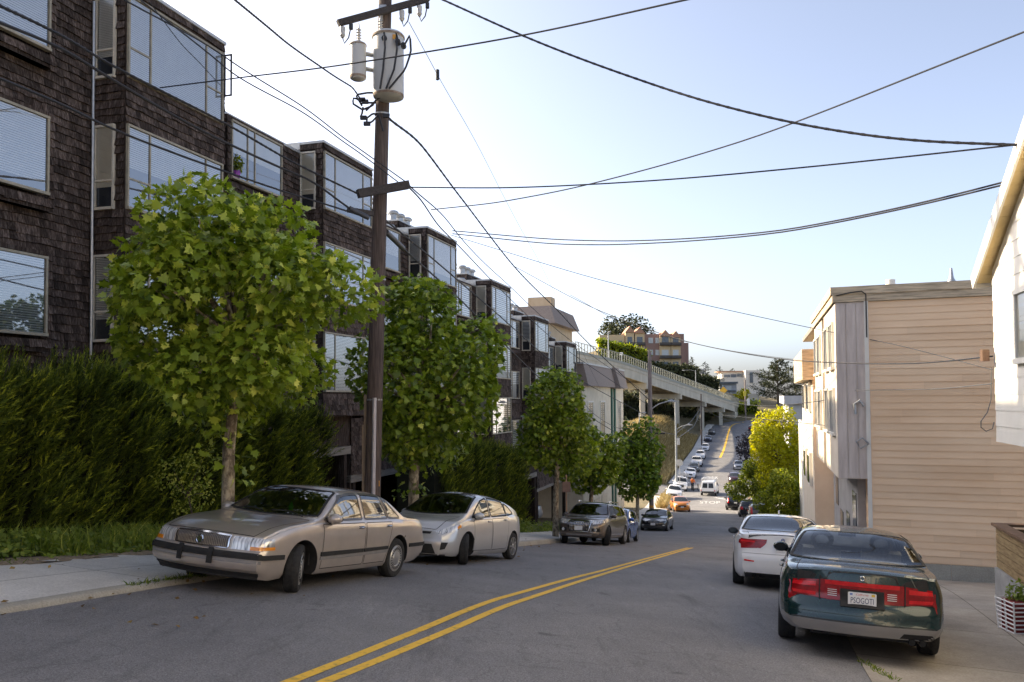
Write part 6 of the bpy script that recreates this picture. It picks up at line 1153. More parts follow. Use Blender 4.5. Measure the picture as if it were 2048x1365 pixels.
m = MB(); vbar(m, 0, 1, -9.0, -8.8, -1.9, 0); m.build('railing', RAILM, rt, org=org)
for t in (.30,.50,.68,.84):
    m = MB(); p = vpt(t, -.9, 0); zg = gz(p.x, p.y); zb = p.z - 4.6; m.bb(p.x-.55, p.x+.55, p.y-.55, p.y+.55, zg-1, zb-1.0); q = vpt(t, -8, 0); m.bb(q.x-.55, q.x+.55, q.y-.55, q.y+.55, min(zg, gz(q.x, q.y))-1, zb-1.0)
    a, b = vpt(t, .35, 0), vpt(t, -9, 0); c = (a+b)/2; m.box((c.x, c.y, zb-.55), (1.2, (a-b).length, 1.4), 0, Matrix((VD, -VN, UZ)).transposed()); m.build('pier', VC, rt, org=org)
m = MB(); vbar(m, .955, 1.0, -9, .0, -8, -2.7, 4); m.build('abutment', VC, rt, org=org)
# lamps and signs on the viaduct
def lamp(label, px, Y, ytop, ybase, arm, group=None, name='street_lamp', mat=None, side=1, r=.08):
    b = P(px, ybase, Y); t = P(px, ytop, Y); rt = thing(name, label, 'street lamp', tuple(b), group=group); h = t.z - b.z; m = MB(); m.tube([(0,0,-.3),(0,0,h)], [r*1.3, r], 8); m.build('pole', mat or STEEL, rt, smooth=True); m = MB(); m.tube([(0,0,h-.3),(side*arm*.4,0,h+.1),(side*arm,0,h+.05)], [r*.6, r*.5, r*.5], 6); m.build('arm', mat or STEEL, rt); m = MB(); m.lathe([(0,-.12),(.16,-.1),(.2,0),(.12,.1),(0,.12)], (0,0,0), n=10); m.v = [(side*arm + v[0]*2.0, v[1], h + v[2]) for v in m.v]; m.build('lamp_head', STEEL, rt, smooth=True); return rt
lamp('street lamp on the viaduct, its arm reaching left', 1392, 232, 741, 800, 3.4, side=-1)
lamp('bare lamp pole at the left end of the viaduct rail', 1217, 172, 664, 716, .3, r=.1)
rt = thing('traffic_sign', 'small white sign on a post by the viaduct railing', 'sign', tuple(P(1243, 735, 178))); m = MB(); m.bb(-.05,.05,-.05,.05,0,3.1); m.build('post', STEEL, rt); m = MB(); m.bb(-.35,.35,-.08,-.05,2.6,3.2); m.build('sign_face', PLATE, rt)
rt = thing('traffic_sign', 'yellow diamond warning sign at the low end of the viaduct', 'sign', tuple(P(1447, 800, 262))); m = MB(); m.bb(-.07,.07,-.07,.07,-1,4.0); m.build('post', STEEL, rt); m = MB(); m.prism([(0,1.7),(1.25,2.95),(0,4.2),(-1.25,2.95)], 'y', -.12, -.07); m.build('sign_face', pm('sign_yellow', (0.75,0.42,0.03), (0.82,0.48,0.05), 3, .5), rt)
# dark hedges beside the viaduct, bank below it
def bankhedge(name, label, pts, n, size, mat, seed, thick=3.0):
    """pts: (px, ytop, ybottom, Y)"""
    global rng; rng = np.random.default_rng(seed); A = [P(p[0], p[1], p[3]) for p in pts]; Bt = [P(p[0], p[2], p[3]) for p in pts]; c = A[len(A)//2]; rt = thing(name, label, 'hedge', (c.x, c.y, Bt[len(A)//2].z)); o = np.array(rt.location); N = n; t = rng.random(N)*(len(A)-1); k = np.minimum(t.astype(int), len(A)-2); f = (t-k)[:,None]; a = np.array(A); b = np.array(Bt); tp = a[k]*(1-f)+a[k+1]*f; bt = b[k]*(1-f)+b[k+1]*f; v = rng.random(N)[:,None]; top = rng.random(N) < .3; v[top] = 1; p = bt + (tp-bt)*v + rng.normal(size=(N, 3))*np.array([.5,.6,.45]); p[:,1] += np.where(top, rng.random(N)*thick, 0); d = unit(rng.normal(size=(N, 3)) + np.array([0,-.6,.6])); V, Ff = leaves(p, d, rng.normal(size=(N, 3)) + np.array([0,0,.5]), size*rng.uniform(.5, 1.3, N), DIA_T, DIA_F); npmesh('foliage', V - o, Ff, mat, rt, np.repeat(np.clip(.4 + .22*rng.normal(size=N), 0, 1), 2))
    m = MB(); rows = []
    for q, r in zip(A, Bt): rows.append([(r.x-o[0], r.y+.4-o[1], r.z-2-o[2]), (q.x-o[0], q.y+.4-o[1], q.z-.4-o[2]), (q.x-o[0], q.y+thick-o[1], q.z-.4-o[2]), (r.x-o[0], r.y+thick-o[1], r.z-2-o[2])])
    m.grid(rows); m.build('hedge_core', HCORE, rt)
bankhedge('hedge', 'sunlit olive hedge between the viaduct and the cream end of the apartments', [(1198,682,735,272),(1225,690,740,272),(1262,695,748,272),(1300,708,760,274)], 2600, 1.1, LEAFB, 81)
bankhedge('hedge', 'dark clipped hedge below the brick apartments', [(1296,728,775,268),(1330,732,790,268),(1370,735,796,270),(1398,742,800,270)], 2600, 1.0, CONIF, 82)
bankhedge('hedge', 'lower dark hedge right of the viaduct lamp', [(1396,755,800,272),(1420,756,806,272),(1437,764,808,273)], 1300, .9, CONIF, 83)
bankhedge('hedge', 'green bank of shrubs under the low end of the viaduct', [(1425,826,856,263),(1455,820,856,264),(1485,812,856,265),(1515,806,858,266)], 2400, .9, LEAFB, 84)
bankhedge('hedge', 'dark undergrowth beneath the viaduct piers', [(1238,790,900,196),(1270,796,905,206),(1310,800,900,222),(1345,806,892,236),(1385,818,880,250),(1420,830,868,259)], 4200, 1.2, CONIF, 85, 4)
# ------------------------------------------------------------------ far buildings
BRK = pm('brown_brick', (0.30,0.19,0.155), (0.40,0.26,0.21), 3, .9, stretch=(1,1,3)); OCH = pm('ochre_wall', (0.60,0.46,0.26), (0.68,0.53,0.32), 2, .85); TILE = pm('terracotta_roof', (0.36,0.20,0.13), (0.46,0.27,0.18), 2, .85); WH = pm('white_render', (0.70,0.66,0.58), (0.78,0.74,0.66), 1, .8); GW = pm('grey_blue_wall', (0.35,0.36,0.38), (0.44,0.45,0.47), 1, .8); DKW = pm('dark_window', (0.10,0.12,0.14), (0.16,0.18,0.2), 2, .15); CUR = pm('curtained_window', (0.5,0.52,0.5), (0.6,0.62,0.6), 2, .3)
def pbox(mb, x0, x1, y0, y1, Y, dep, mi=0):
    a, b = P(x0, y1, Y), P(x1, y0, Y); mb.bb(a.x, b.x, Y, Y+dep, a.z, b.z, mi)
Yq = 300; c0 = P(1203, 745, Yq); rt = thing('brick_apartments', 'far brick apartment block with four small gables and balconies', 'building', tuple(c0)); org = tuple(c0)
def part(nm, mt, *boxes, parent=None):
    m = MB()
    for bx in boxes: pbox(m, *bx)
    return m.build(nm, mt, parent or rt, org=org)
part('wall', BRK, (1250,1368,668,760,Yq,12), (1368,1377,686,760,Yq+4,10)); part('side_wing', OCH, (1200,1249,670,760,Yq-1,12))
for x0, x1, rt_y in ((1252,1268,655),(1271,1289,657),(1321,1341,663),(1343,1361,665)):
    part('gable_bay', OCH, (x0,x1,rt_y+8,752,Yq-1.5,2)); m = MB(); a, b, c = P(x0-1.5, rt_y+10, Yq-2), P(x1+1.5, rt_y+10, Yq-2), P((x0+x1)/2, rt_y-3, Yq-2); q = [a, b, c]; m.add([v for v in q] + [v + Vector((0,11,0)) for v in q], [(0,1,2),(5,4,3),(0,3,4,1),(1,4,5,2),(2,5,3,0)]); m.build('gable_roof', TILE, rt, org=org)
    for z in (682, 708, 732): part('window', DKW if z != 708 else CUR, (x0+3,x1-4,z-8,z+6,Yq-1.6,.3)); part('balcony', pm('balcony_rail', (0.07,0.06,0.05), (0.1,0.09,0.08), 2, .7), (x0-1,x1+2,z+3,z+9,Yq-2.8,.2), (x0-1,x1+2,z+8,z+9.5,Yq-2.8,1.4))
for x0 in (1297, 1311):
    for z in (682, 706, 728): part('window', CUR, (x0,x0+9,z-6,z+5,Yq-.2,.3))
part('window', DKW, (1238,1244,682,692,Yq-1.2,.3)); part('window', DKW, (1218,1224,682,692,Yq-1.2,.3)); part('window', CUR, (1281,1290,694,703,Yq-.2,.3))
def farhouse(name, label, Y, boxes, roof=None):
    global rt, org
    c = P(boxes[0][1], boxes[0][4], Y); rt = thing(name, label, 'house', tuple(c)); org = tuple(c)
    for nm, x0, x1, y0, y1, mt, dy, dep in boxes: m = MB(); pbox(m, x0, x1, y0, y1, Y+dy, dep); m.build(nm, mt, rt, org=org)
    return rt
farhouse('hillside_house', 'white modern hillside house with a band of windows', 380, [('wall',1435,1500,757,800,WH,0,14),('upper_storey',1444,1496,744,758,WH,3,9),('tower',1492,1520,741,800,WH,-1,12),('window',1448,1460,750,755,DKW,2.7,.4),('window',1462,1472,749,755,DKW,2.7,.4),('window',1474,1485,748,754,DKW,2.7,.4),('wall',1503,1530,752,802,WH,1,10),('window',1500,1506,745,766,DKW,-1.4,.5),('roof',1440,1500,742,744.5,TILE,2,11),('glass_rail',1508,1524,745,750,DKW,.5,.3)])
farhouse('hillside_house', 'grey two storey house with pale windows below the white modern house', 310, [('wall',1440,1473,768,798,GW,0,10),('roof',1436,1476,764,768,DKW,-1,12),('window',1451,1463,772,781,CUR,-.3,.4),('window',1444,1447,770,778,CUR,-.3,.4),('window',1452,1457,784,793,CUR,-.3,.4),('window',1460,1463,784,792,CUR,-.3,.4),('balcony',1440,1473,781.5,783,DKW,-.8,1)])
farhouse('hillside_house', 'small white stepped house at the top of the dark hedge', 345, [('wall',1398,1411,738,760,WH,0,8),('wall',1404,1420,749,762,WH,-2,6),('window',1406,1408,744,749,DKW,-.3,.4)])
farhouse('hillside_house', 'low pale house with a hipped roof behind the far bend', 290, [('wall',1492,1518,800,815,GW,0,8),('roof',1496,1518,788,800,WH,0,8),('window',1512,1517,803,808,DKW,-.3,.4)])
farhouse('hillside_house', 'pale house at the right of the broad cypress', 300, [('wall',1548,1600,812,845,GW,0,8),('window',1585,1596,818,828,DKW,-.3,.4)])
Yb = 292; b = on_ground(1478, Yb); tree('golden_shrub', 'golden round shrub tree in front of the pale hillside house', P(1480, 806, Yb), P(1482, 792, Yb), (3.6,3,2.4), 1300, .7, LEAFY, .15, BARK2, DIA_T, DIA_F, 10, None, .3, 'tree', 91, light=-.1)
Yb = 200; b = on_ground(1496, 215); tree('dark_bush', 'dark purple leaved bush at the kerb left of the golden tree', Vector((P(1494,900,150).x, 150, gz(P(1494,900,150).x, 150))), P(1490, 893, 150), (2.2,2,2.6), 1300, .4, leafmat('purple_leaf', (0.012,0.01,0.014), (0.03,0.025,0.035), (0.06,0.05,0.06), .1), .1, BARK2, DIA_T, DIA_F, 10, None, .4, 'bush', 92)
# ------------------------------------------------------------------ transformer pole
Zp = 18.06; base = kerbpt(741, 8.5); base.z = gz(base.x, base.y); top = P(775, -170, Zp); LEAN = (top - base)
rt = thing('utility_pole', 'tall weathered timber utility pole carrying two grey transformers', 'utility pole', tuple(base)); org = tuple(base)
def on_pole(py): # point of the pole axis at a picture height
    lo, hi = 0.0, 1.0
    for _ in range(40):
        m_ = (lo+hi)/2
        if proj(base + LEAN*m_)[1] > py: lo = m_
        else: hi = m_
    return base + LEAN*lo
m = MB(); m.tube([base - Vector((0,0,.3)), base + LEAN*.3, base + LEAN*.7, top], [.178,.168,.15,.135], 16); m.build('pole', WOODP, rt, smooth=True, org=org)
XA = pm('crossarm_timber', (0.03,0.026,0.025), (0.07,0.06,0.057), 6, .9, stretch=(1,8,8)); PORC = pm('porcelain', (0.42,0.41,0.38), (0.52,0.5,0.47), 5, .25, coat=.6); TRF = pm('transformer_grey', (0.40,0.41,0.41), (0.50,0.505,0.50), 1.5, .5, lo=.3, hi=.5); RUST = pm('rusty_rim', (0.16,0.10,0.07), (0.34,0.28,0.22), 9, .8)
def arm(pa, pb, th=.11, n_=''):
    m = MB(); d = (pb-pa); L = d.length; d.normalize(); s = d.cross(UZ).normalized(); u = s.cross(d); m.box((pa+pb)/2, (L, th, th*1.15), 0, Matrix((d, s, u)).transposed()); return m.build('crossarm', XA, rt, org=org)
ca, cb = P(676, 47, Zp-.75), P(856, -2, Zp+.15); arm(ca, cb)
def strain(pt, nm='insulator'):
    m = MB(); p = Vector(pt); m.tube([p, p + Vector((0,0,-.05))], .015, 6, 1); m.lathe([(.02,0),(.055,-.02),(.06,-.09),(.05,-.16),(.06,-.2),(.03,-.25)], tuple(p + Vector((0,0,-.05))), n=12); m.tube([p + Vector((0,0,-.3)), p + Vector((.04,0,-.42)), p + Vector((.13,0,-.30)), p + Vector((.18,0,-.06))], .014, 6, 1); m.tube([p + Vector((.18,0,-.12)), p + Vector((.18,0,.0))], .045, 8, 1); return m.build(nm, [PORC, PLAS], rt, smooth=True, org=org)
for t in (.05, .70, .90): strain(ca.lerp(cb, t) + Vector((0,-.02,-.05)))
m = MB(); q = on_pole(25); m.box(q + Vector((-.02,-.19,.0)), (.16,.05,.14)); m.box(on_pole(40) + Vector((-.05,-.17,0)), (.07,.05,.22)); m.build('arm_bracket', STEEL, rt, org=org)
def can(cx, cyt, cyb, wpx, Y, bush, big):
    a, b = P(cx, cyt, Y), P(cx, cyb, Y); r = wpx/F*Y/2; h = a.z - b.z; d = (a-b); m = MB()
    m.lathe([(0,.0),(r*.75,.0),(r*.97,.03),(r,.07),(r,h*.93),(r*1.06,h*.94),(r*1.06,h*.965),(r*.95,h),(r*.5,h*1.03),(0,h*1.04)], tuple(b), n=32); t = m.build('transformer', TRF, rt, smooth=True, org=org, angle=50)
    m = MB(); m.lathe([(r*1.065,h*.935),(r*1.075,h*.95),(r*1.06,h*.968)], tuple(b), n=32, close=True); m.build('rim', RUST, t, smooth=True, org=org); m = MB(); m.lathe([(r*.975,.028),(r*1.004,.06),(r*1.006,.078)], tuple(b), n=32, close=True); m.build('rim', RUST, t, smooth=True, org=org)
    for bx in bush:
        c = b + Vector((bx[0]*r, bx[1]*r, h*1.02)); m = MB(); prof = [(.05,0)]
        for k in range(5): prof += [(.03,.03+.06*k),(.058,.045+.06*k),(.03,.06+.06*k)]
        prof += [(.018,.36),(.018,.42),(0,.42)]; m.lathe(prof, tuple(c), n=12); m.build('bushing', PORC, t, smooth=True, org=org)
    return t, b, r, h
t1, tb, tr, th_ = can(777, 70, 198, 62, Zp-.42, [(-.55,.2)], True); t2, sb_, sr, shh = can(716, 88, 160, 33, Zp-.55, [(.1,0)], False)
for k, (x0, x1, x2, x3) in enumerate(((768,768,766,760),(795,792,788,772),(806,820,810,778))):
    pts = [P(x0+2, 80+6*k, Zp-.80), P(x1, 62+4*k, Zp-.85), P(x1+2, 95+5*k, Zp-.85), P(x2, 140, Zp-.82), P(x3, 178, Zp-.78)]; m = MB(); m.tube([v for v in resample(pts, 14)], .022, 8); m.build('cable_lead', WIRE, t1, smooth=True, org=org)
    m = MB(); m.lathe([(0,-.06),(.06,-.05),(.06,.05),(0,.06)], tuple(P(x0+1, 78+7*k, Zp-.74)), axis='y', n=10); m.build('terminal', PLAS, t1, org=org)
m = MB(); m.bb(*sorted((P(790,104,Zp-.74).x-.05, P(790,104,Zp-.74).x+.05)), Zp-.765, Zp-.755, P(790,104,Zp).z-.05, P(790,104,Zp).z+.05); m.build('hazard_sticker', pm('sticker_orange', (0.65,0.3,0.04), (0.7,0.36,0.06), 20, .6), t1, org=org)
m = MB()
for y in (108, 138): a, b = P(730, y, Zp-.5), P(762, y+6, Zp-.2); m.tube([a, b], .045, 6)
m.build('transformer_bracket', STEEL, rt, org=org)
# lower crossarms for the telephone cables, street-level conduits
la, lb = P(716, 388, Zp-.75), P(817, 370, Zp-.2); arm(la, lb, .15); arm(P(697, 420, Zp-.8), P(745, 428, Zp-.25), .09)
m = MB(); q0, q1 = P(749, 796, Zp-.2), P(746, 1030, Zp-.2); m.tube([q0, q1], .045, 10); m.build('conduit', pm('conduit_pale', (0.42,0.40,0.44), (0.52,0.5,0.54), 3, .4, metal=.3), rt, smooth=True, org=org)
m = MB()
for x in (732, 728, 755): a, b = P(x, 790 if x != 728 else 850, Zp), P(x-2, 1030, Zp); c = (a+b)/2; m.bb(c.x-.03, c.x+.03, c.y-.03, c.y+.03, b.z, a.z)
m.build('cable_moulding', pm('moulding_brown', (0.20,0.15,0.11), (0.28,0.22,0.16), 5, .8, stretch=(4,4,.4)), rt, org=org)
m = MB(); a = P(757, 967, Zp-.05); m.bb(a.x-.03, a.x+.03, a.y-.06, a.y-.04, a.z-.06, a.z+.06); m.build('reflector', pm('reflector_amber', (0.8,0.35,0.02), (0.85,0.4,0.04), 9, .4), rt, org=org)
for (x0,y0,x1,y1,z0,z1,r) in ((699,417,737,436,Zp-.9,Zp-.6,.055),(772,464,806,497,Zp+.2,Zp+1.6,.065)):
    m = MB(); m.tube([P(x0,y0,z0), P(x1,y1,z1)], r, 10); m.build('splice_case', pm('splice_grey', (0.03,0.032,0.04), (0.07,0.075,0.09), 4, .5), rt, smooth=True, org=org)
m = MB()   # tangle of leads under the transformers
for q in ([(760,186),(735,186),(712,190),(716,200),(735,206),(752,206)],[(752,200),(745,212),(725,220),(706,208),(706,197),(716,198),(724,212)],[(766,185),(760,195),(750,203),(740,214),(732,222)],[(726,215),(724,228),(720,236),(732,238),(745,228),(755,228)],[(734,238),(733,250),(745,243),(757,230)],[(756,228),(760,240),(766,262)]): m.tube(resample([P(x, y, Zp-.45) for x, y in q], 16), .021, 6)
for x, y in ((724,200),(730,204),(727,236),(734,248),(772,232)): m.box(P(x, y, Zp-.45), (.14,.07,.08))
m.build('lead_tangle', WIRE, rt, smooth=True, org=org)
for y in (230, 560, 800): m = MB(); c = on_pole(y); m.lathe([(.17,-.02),(.172,0),(.17,.02)], tuple(c), n=16, close=True); m.build('band', STEEL, rt, org=org)
# ------------------------------------------------------------------ further poles
def pole(label, px, Y, ytop, r, mat=WOODP, parts=(), ybase=None, group='utility poles down the street'):
    t = P(px, ytop, Y); x = t.x; zb = gz(x, Y) if ybase is None else P(px, ybase, Y).z; o = thing('utility_pole', label, 'utility pole', (x, Y, zb), group=group); h = t.z - zb; m = MB(); m.tube([(0,0,-.3),(0,0,h*.5),(0,0,h)], [r*1.15, r, r*.85], 12); m.build('pole', mat, o, smooth=True)
    for nm, f, mt in parts: m = MB(); f(m, h); m.build(nm, mt, o)
    return o
OR = pm('orange_band', (0.62,0.27,0.02), (0.7,0.33,0.04), 6, .6); POLEL = pm('pale_pole_timber', (0.16,0.125,0.11), (0.34,0.28,0.25), 5, .9, stretch=(9,9,.3))
def bands(m, h):
    for z in (.55, 1.25, 1.95, 2.6): m.lathe([(.19,z),(.195,z+.02),(.195,z+.16),(.19,z+.18)], n=14, close=True)
def armf(dx, z, th=.12): return lambda m, h: m.box((dx[0]/2+dx[1]/2, -.15, h-z), (dx[1]-dx[0], th, th))
def cobra(dx, z): return lambda m, h: (m.tube([(0,0,h-z-.4),(dx*.5,0,h-z+.05),(dx,0,h-z+.25)], .045, 6), m.tube([(dx,0,h-z+.25),(dx+.3,0,h-z+.28),(dx+.75,0,h-z+.22)], [.08,.13,.05], 8))
pole('thick utility pole with orange bands at its foot by the black sedan', 1299, 66, 702, .17, POLEL, (('band', bands, OR), ('crossarm', armf((-.6,1.1), 6.6), XA), ('lamp_arm', cobra(1.4, 4.3), STEEL)))
pole('slim grey pole at the far corner with a lamp arm, beside the stop sign', 1351, 112, 805, .14, pm('grey_pole', (0.20,0.22,0.23), (0.3,0.32,0.33), 4, .8, stretch=(6,6,.3)), (('lamp_arm', cobra(1.5, 3.3), STEEL), ('switch_box', lambda m, h: m.box((.25,-.1,h-5.3), (.4,.3,.9)), STEEL)))
pole('thin dark pole on the far pavement above the parked row', 1402, 190, 788, .15, WOODP)
pole('brown pole at the far bend carrying a white box', 1490, 258, 760, .22, POLEL, (('transformer', lambda m, h: m.lathe([(.5,h-8),(.5,h-6),(0,h-5.9)], (.9,0,0), n=12), WHITEW), ('sign_face', lambda m, h: m.box((-.2,-.3,h-4.3), (.8,.1,1.6)), pm('yellow_sign', (0.6,0.5,0.06), (0.7,0.58,0.08), 3, .6))), ybase=850)
rt = lamp('short street lamp among the dry grass left of the far pole', 1279, 150, 826, 872, .9, side=1)
sp_ = P(1133, 1010, 33.0); rt = thing('sign_post', 'thin rusty sign post beside the third street tree', 'sign post', (sp_.x, 33.0, gz(sp_.x, 33.0))); m = MB(); m.tube([(0,0,0),(0,0,P(1133,950,33).z - gz(sp_.x, 33.0))], .028, 6); m.build('post', pm('rust_post', (0.32,0.2,0.13), (0.42,0.28,0.2), 6, .7), rt); m = MB(); m.bb(-.16,.16,-.05,-.03,2.0,2.4); m.build('sign_face', pm('sign_back_brown', (0.16,0.10,0.08), (0.22,0.14,0.11), 5, .6), rt)
s_ = G(1358, 960); s_ = Vector((P(1359,925,107).x, 107, 0)); s_.z = gz(s_.x, 107); rt = thing('stop_sign', 'back of a grey stop sign on a post at the far corner', 'sign', tuple(s_)); zc_ = P(1359, 926, 107).z - s_.z; m = MB(); m.tube([(0,0,-.2),(0,0,zc_+.3)], .035, 6); m.build('post', STEEL, rt); m = MB(); m.prism([(.45*math.cos(R(22.5+45*k)), zc_+.45*math.sin(R(22.5+45*k))) for k in range(8)], 'y', -.06, -.03); m.build('sign_face', STEEL, rt)
# ------------------------------------------------------------------ cables, each one its own thing
def cable(label, pts, r=.011, mat=None, twist=False, n=40, bead=None):
    """pts: (px, py, depth)"""
    q = [P(*p) for p in pts]; f = [pchip([(i, v[k]) for i, v in enumerate(q)]) for k in range(3)] if len(q) > 2 else None; k_ = len(q)-1
    v = [Vector([g(i*k_/n) for g in f]) for i in range(n+1)] if f else [q[0].lerp(q[1], i/n) for i in range(n+1)]
    m = MB(); r *= 1.15 if twist else 1.35; m.tube(v, r*.8 if twist else r, 6)
    if twist:
        for s in (0, math.pi): m.tube([p + Vector((math.cos(i*.8+s), 0, math.sin(i*.8+s)))*r*.55 for i, p in enumerate(resample(v, n*6))], r*.55, 4)
    c = v[n//2]; o = m.build('cable', mat or WIRE, None, smooth=True, org=tuple(c)); o.location = c; tag(o, label, 'cable', 'overhead cables'); 
    if bead: b = MB(); b.lathe([(0,-.16),(.05,-.13),(.05,.13),(0,.16)], n=10); e = P(*bead); b.v = [(x+e.x-c.x, y+e.y-c.y, z+e.z-c.z) for x, y, z in b.v]; b.build('spacer', WIRE, o)
    return o
Zn = 9.5
cable('thick black telephone bundle crossing the first bay and ending at the dark crossarm', [(-40,-8,Zn),(178,104,11.6),(448,246,14.2),(598,331,16.2),(716,388,Zp-.75)], .02, twist=True)
cable('black cable just below the thick bundle, ending by the splice case left of the pole', [(-40,28,Zn),(171,126,11.6),(448,284,14.2),(600,352,16.2),(699,417,Zp-.9)], .016)
cable('lowest cable over the left house, sagging into the big tree', [(-40,140,Zn),(178,236,11.6),(455,345,14.2),(615,398,16.2),(735,436,Zp-.5)], .013)
cable('thin wire from the first bay roof down to the dark crossarm', [(230,-10,11),(448,113,14.2),(600,210,16),(700,285,17.2),(817,368,Zp-.2)], .009)
cable('second thin wire just under it, running to the same crossarm', [(262,-14,11),(448,133,14.2),(600,222,16),(700,293,17.2),(806,372,Zp-.25)], .009)
cable('twisted service wire dropping across the top bay windows', [(288,-10,14),(355,79,15.5),(403,130,16.5),(441,171,18.5)], .008, twist=True)
cable('heavy power cable coming in at the top to the tangle under the transformers', [(455,-12,11),(560,75,13.5),(650,140,16),(700,172,17.3),(722,200,Zp-.45)], .016, twist=True)
cable('heavy twisted cable leaving the pole rightwards to the next pole', [(776,236,Zp),(850,300,22),(925,400,28),(1028,533,38),(1100,606,47),(1180,690,56),(1298,800,66)], .028, twist=True, n=60)
cable('thin service drop from the first bay rising to the top edge of the sky', [(320,176,19.4),(470,157,18),(700,128,16),(1040,72,14),(1400,-6,12)], .011)
cable('thick sagging black cable sweeping across the sky to the right edge', [(868,-8,17.5),(1070,82,16.5),(1250,150,15.5),(1430,208,14.5),(1640,256,13.5),(1830,281,12.6),(2080,292,11.6)], .021, twist=True)
cable('nearly level wire from the dark crossarm to the right edge', [(817,375,Zp-.2),(1000,376,17.2),(1300,362,15.6),(1600,336,14),(2080,285,12)], .010)
cable('straight rising wire from behind the pole to the upper right corner', [(862,420,24),(1020,401,22),(1190,366,20),(1480,284,17),(2080,52,12)], .011)
cable('upper of two cables sagging toward the white house eave', [(905,462,26),(1130,480,23),(1300,481,20.6),(1600,455,16.6),(1850,404,14),(2080,346,12)], .011)
cable('lower of two cables sagging toward the white house eave', [(905,468,26),(1130,489,23),(1300,487,20.6),(1600,459,16.6),(1850,408,14),(2080,352,12)], .011)
cable('faint wire with a black spacer running from the top crossarm down the street', [(818,45,Zp),(875,150,22),(960,300,30),(1060,490,44),(1200,778,66)], .006, WIREG, bead=(875,150,22))
cable('hair thin wire crossing the pale sky to the peach house wall', [(900,470,27),(1200,560,25.5),(1400,608,24),(1640,660,22),(1800,692,20.4),(1985,740,18.4)], .007, WIREG)
cable('dark service cable from the street span to the meter box on the white house', [(1028,533,38),(1200,622,33),(1400,690,28),(1600,722,23),(1850,726,17),(1985,713,13.95)], .011, n=60)
cable('slack wire reaching the upper weatherhead of the peach house', [(1420,800,60),(1520,812,40),(1620,805,28),(1712,790,21.3)], .009)
cable('slack wire reaching the lower bracket of the peach house', [(1440,830,60),(1560,842,34),(1640,850,26),(1722,858,21.3)], .010)
cable('thin wire looping across the peach siding to the white house', [(1590,768,27),(1700,781,21.5),(1850,779,17.5),(1984,768,14.1)], .007, WIREG)
cable('telephone cable leaving the pole through the second tree crown', [(745,430,Zp),(806,497,19.6),(905,585,24),(1010,690,32),(1130,800,46),(1298,905,66)], .017)
cable('middle telephone cable passing the bays beyond the pole', [(745,420,Zp),(850,505,22),(985,620,31),(1120,735,46),(1298,835,66)], .016)
cable('upper thin telephone wire passing the bay roofs beyond the pole', [(817,370,Zp-.2),(905,455,25),(1000,555,35),(1120,665,48),(1298,790,66)], .011)
cable('black stepped cable hanging right of the pole with a drip coil', [(815,372,Zp-.2),(845,405,20),(872,445,22.5),(925,500,27),(1010,588,36),(1120,690,50),(1298,812,66)], .013)
cable('pale sagging wire in front of the cream building', [(1135,760,52),(1190,830,57),(1250,858,62),(1298,848,66)], .012, WIREG)
cable('wire fanning from the slim corner pole toward the viaduct lamp pole', [(1351,868,112),(1380,845,150),(1402,815,190)], .03, WIREG)
cable('lower wire fanning from the slim corner pole uphill', [(1351,880,112),(1385,855,150),(1402,822,190)], .03, WIREG)
cable('long far wire crossing from the viaduct pole to the bend', [(1402,812,190),(1440,836,220),(1490,848,258)], .03, WIREG)
cable('wire from the banded pole over the dry bank to the corner pole', [(1299,800,66),(1320,860,85),(1351,870,112)], .02, WIREG)
cable('wire crossing the sky above the far brick apartments', [(1140,590,60),(1250,648,60),(1400,690,58),(1560,716,54),(1700,728,50)], .012, WIREG)
# ------------------------------------------------------------------ two distant people
def skin(parent, nm, mat, verts, edges, radii, root=0, sub=1):
    me = bpy.data.meshes.new(nm); me.from_pydata(verts, edges, []); o = bpy.data.objects.new(nm, me); COL.objects.link(o); md = o.modifiers.new('s', 'SKIN'); sv = me.skin_vertices[0].data
    for i, r in enumerate(radii): sv[i].radius = (r, r) if not isinstance(r, tuple) else r
    sv[root].use_root = True; s2 = o.modifiers.new('u', 'SUBSURF'); s2.levels = sub; s2.render_levels = sub; dg = bpy.context.evaluated_depsgraph_get(); m2 = bpy.data.meshes.new_from_object(o.evaluated_get(dg)); bpy.data.objects.remove(o); bpy.data.meshes.remove(me); m2.materials.clear(); m2.materials.append(mat); m2.shade_smooth(); o = bpy.data.objects.new(nm, m2); COL.objects.link(o); o.parent = parent; return o
SKINM = pm('skin', (0.35,0.2,0.14), (0.42,0.25,0.18), 6, .6); HAIRM = pm('dark_hair', (0.02,0.015,0.01), (0.04,0.03,0.02), 20, .8)
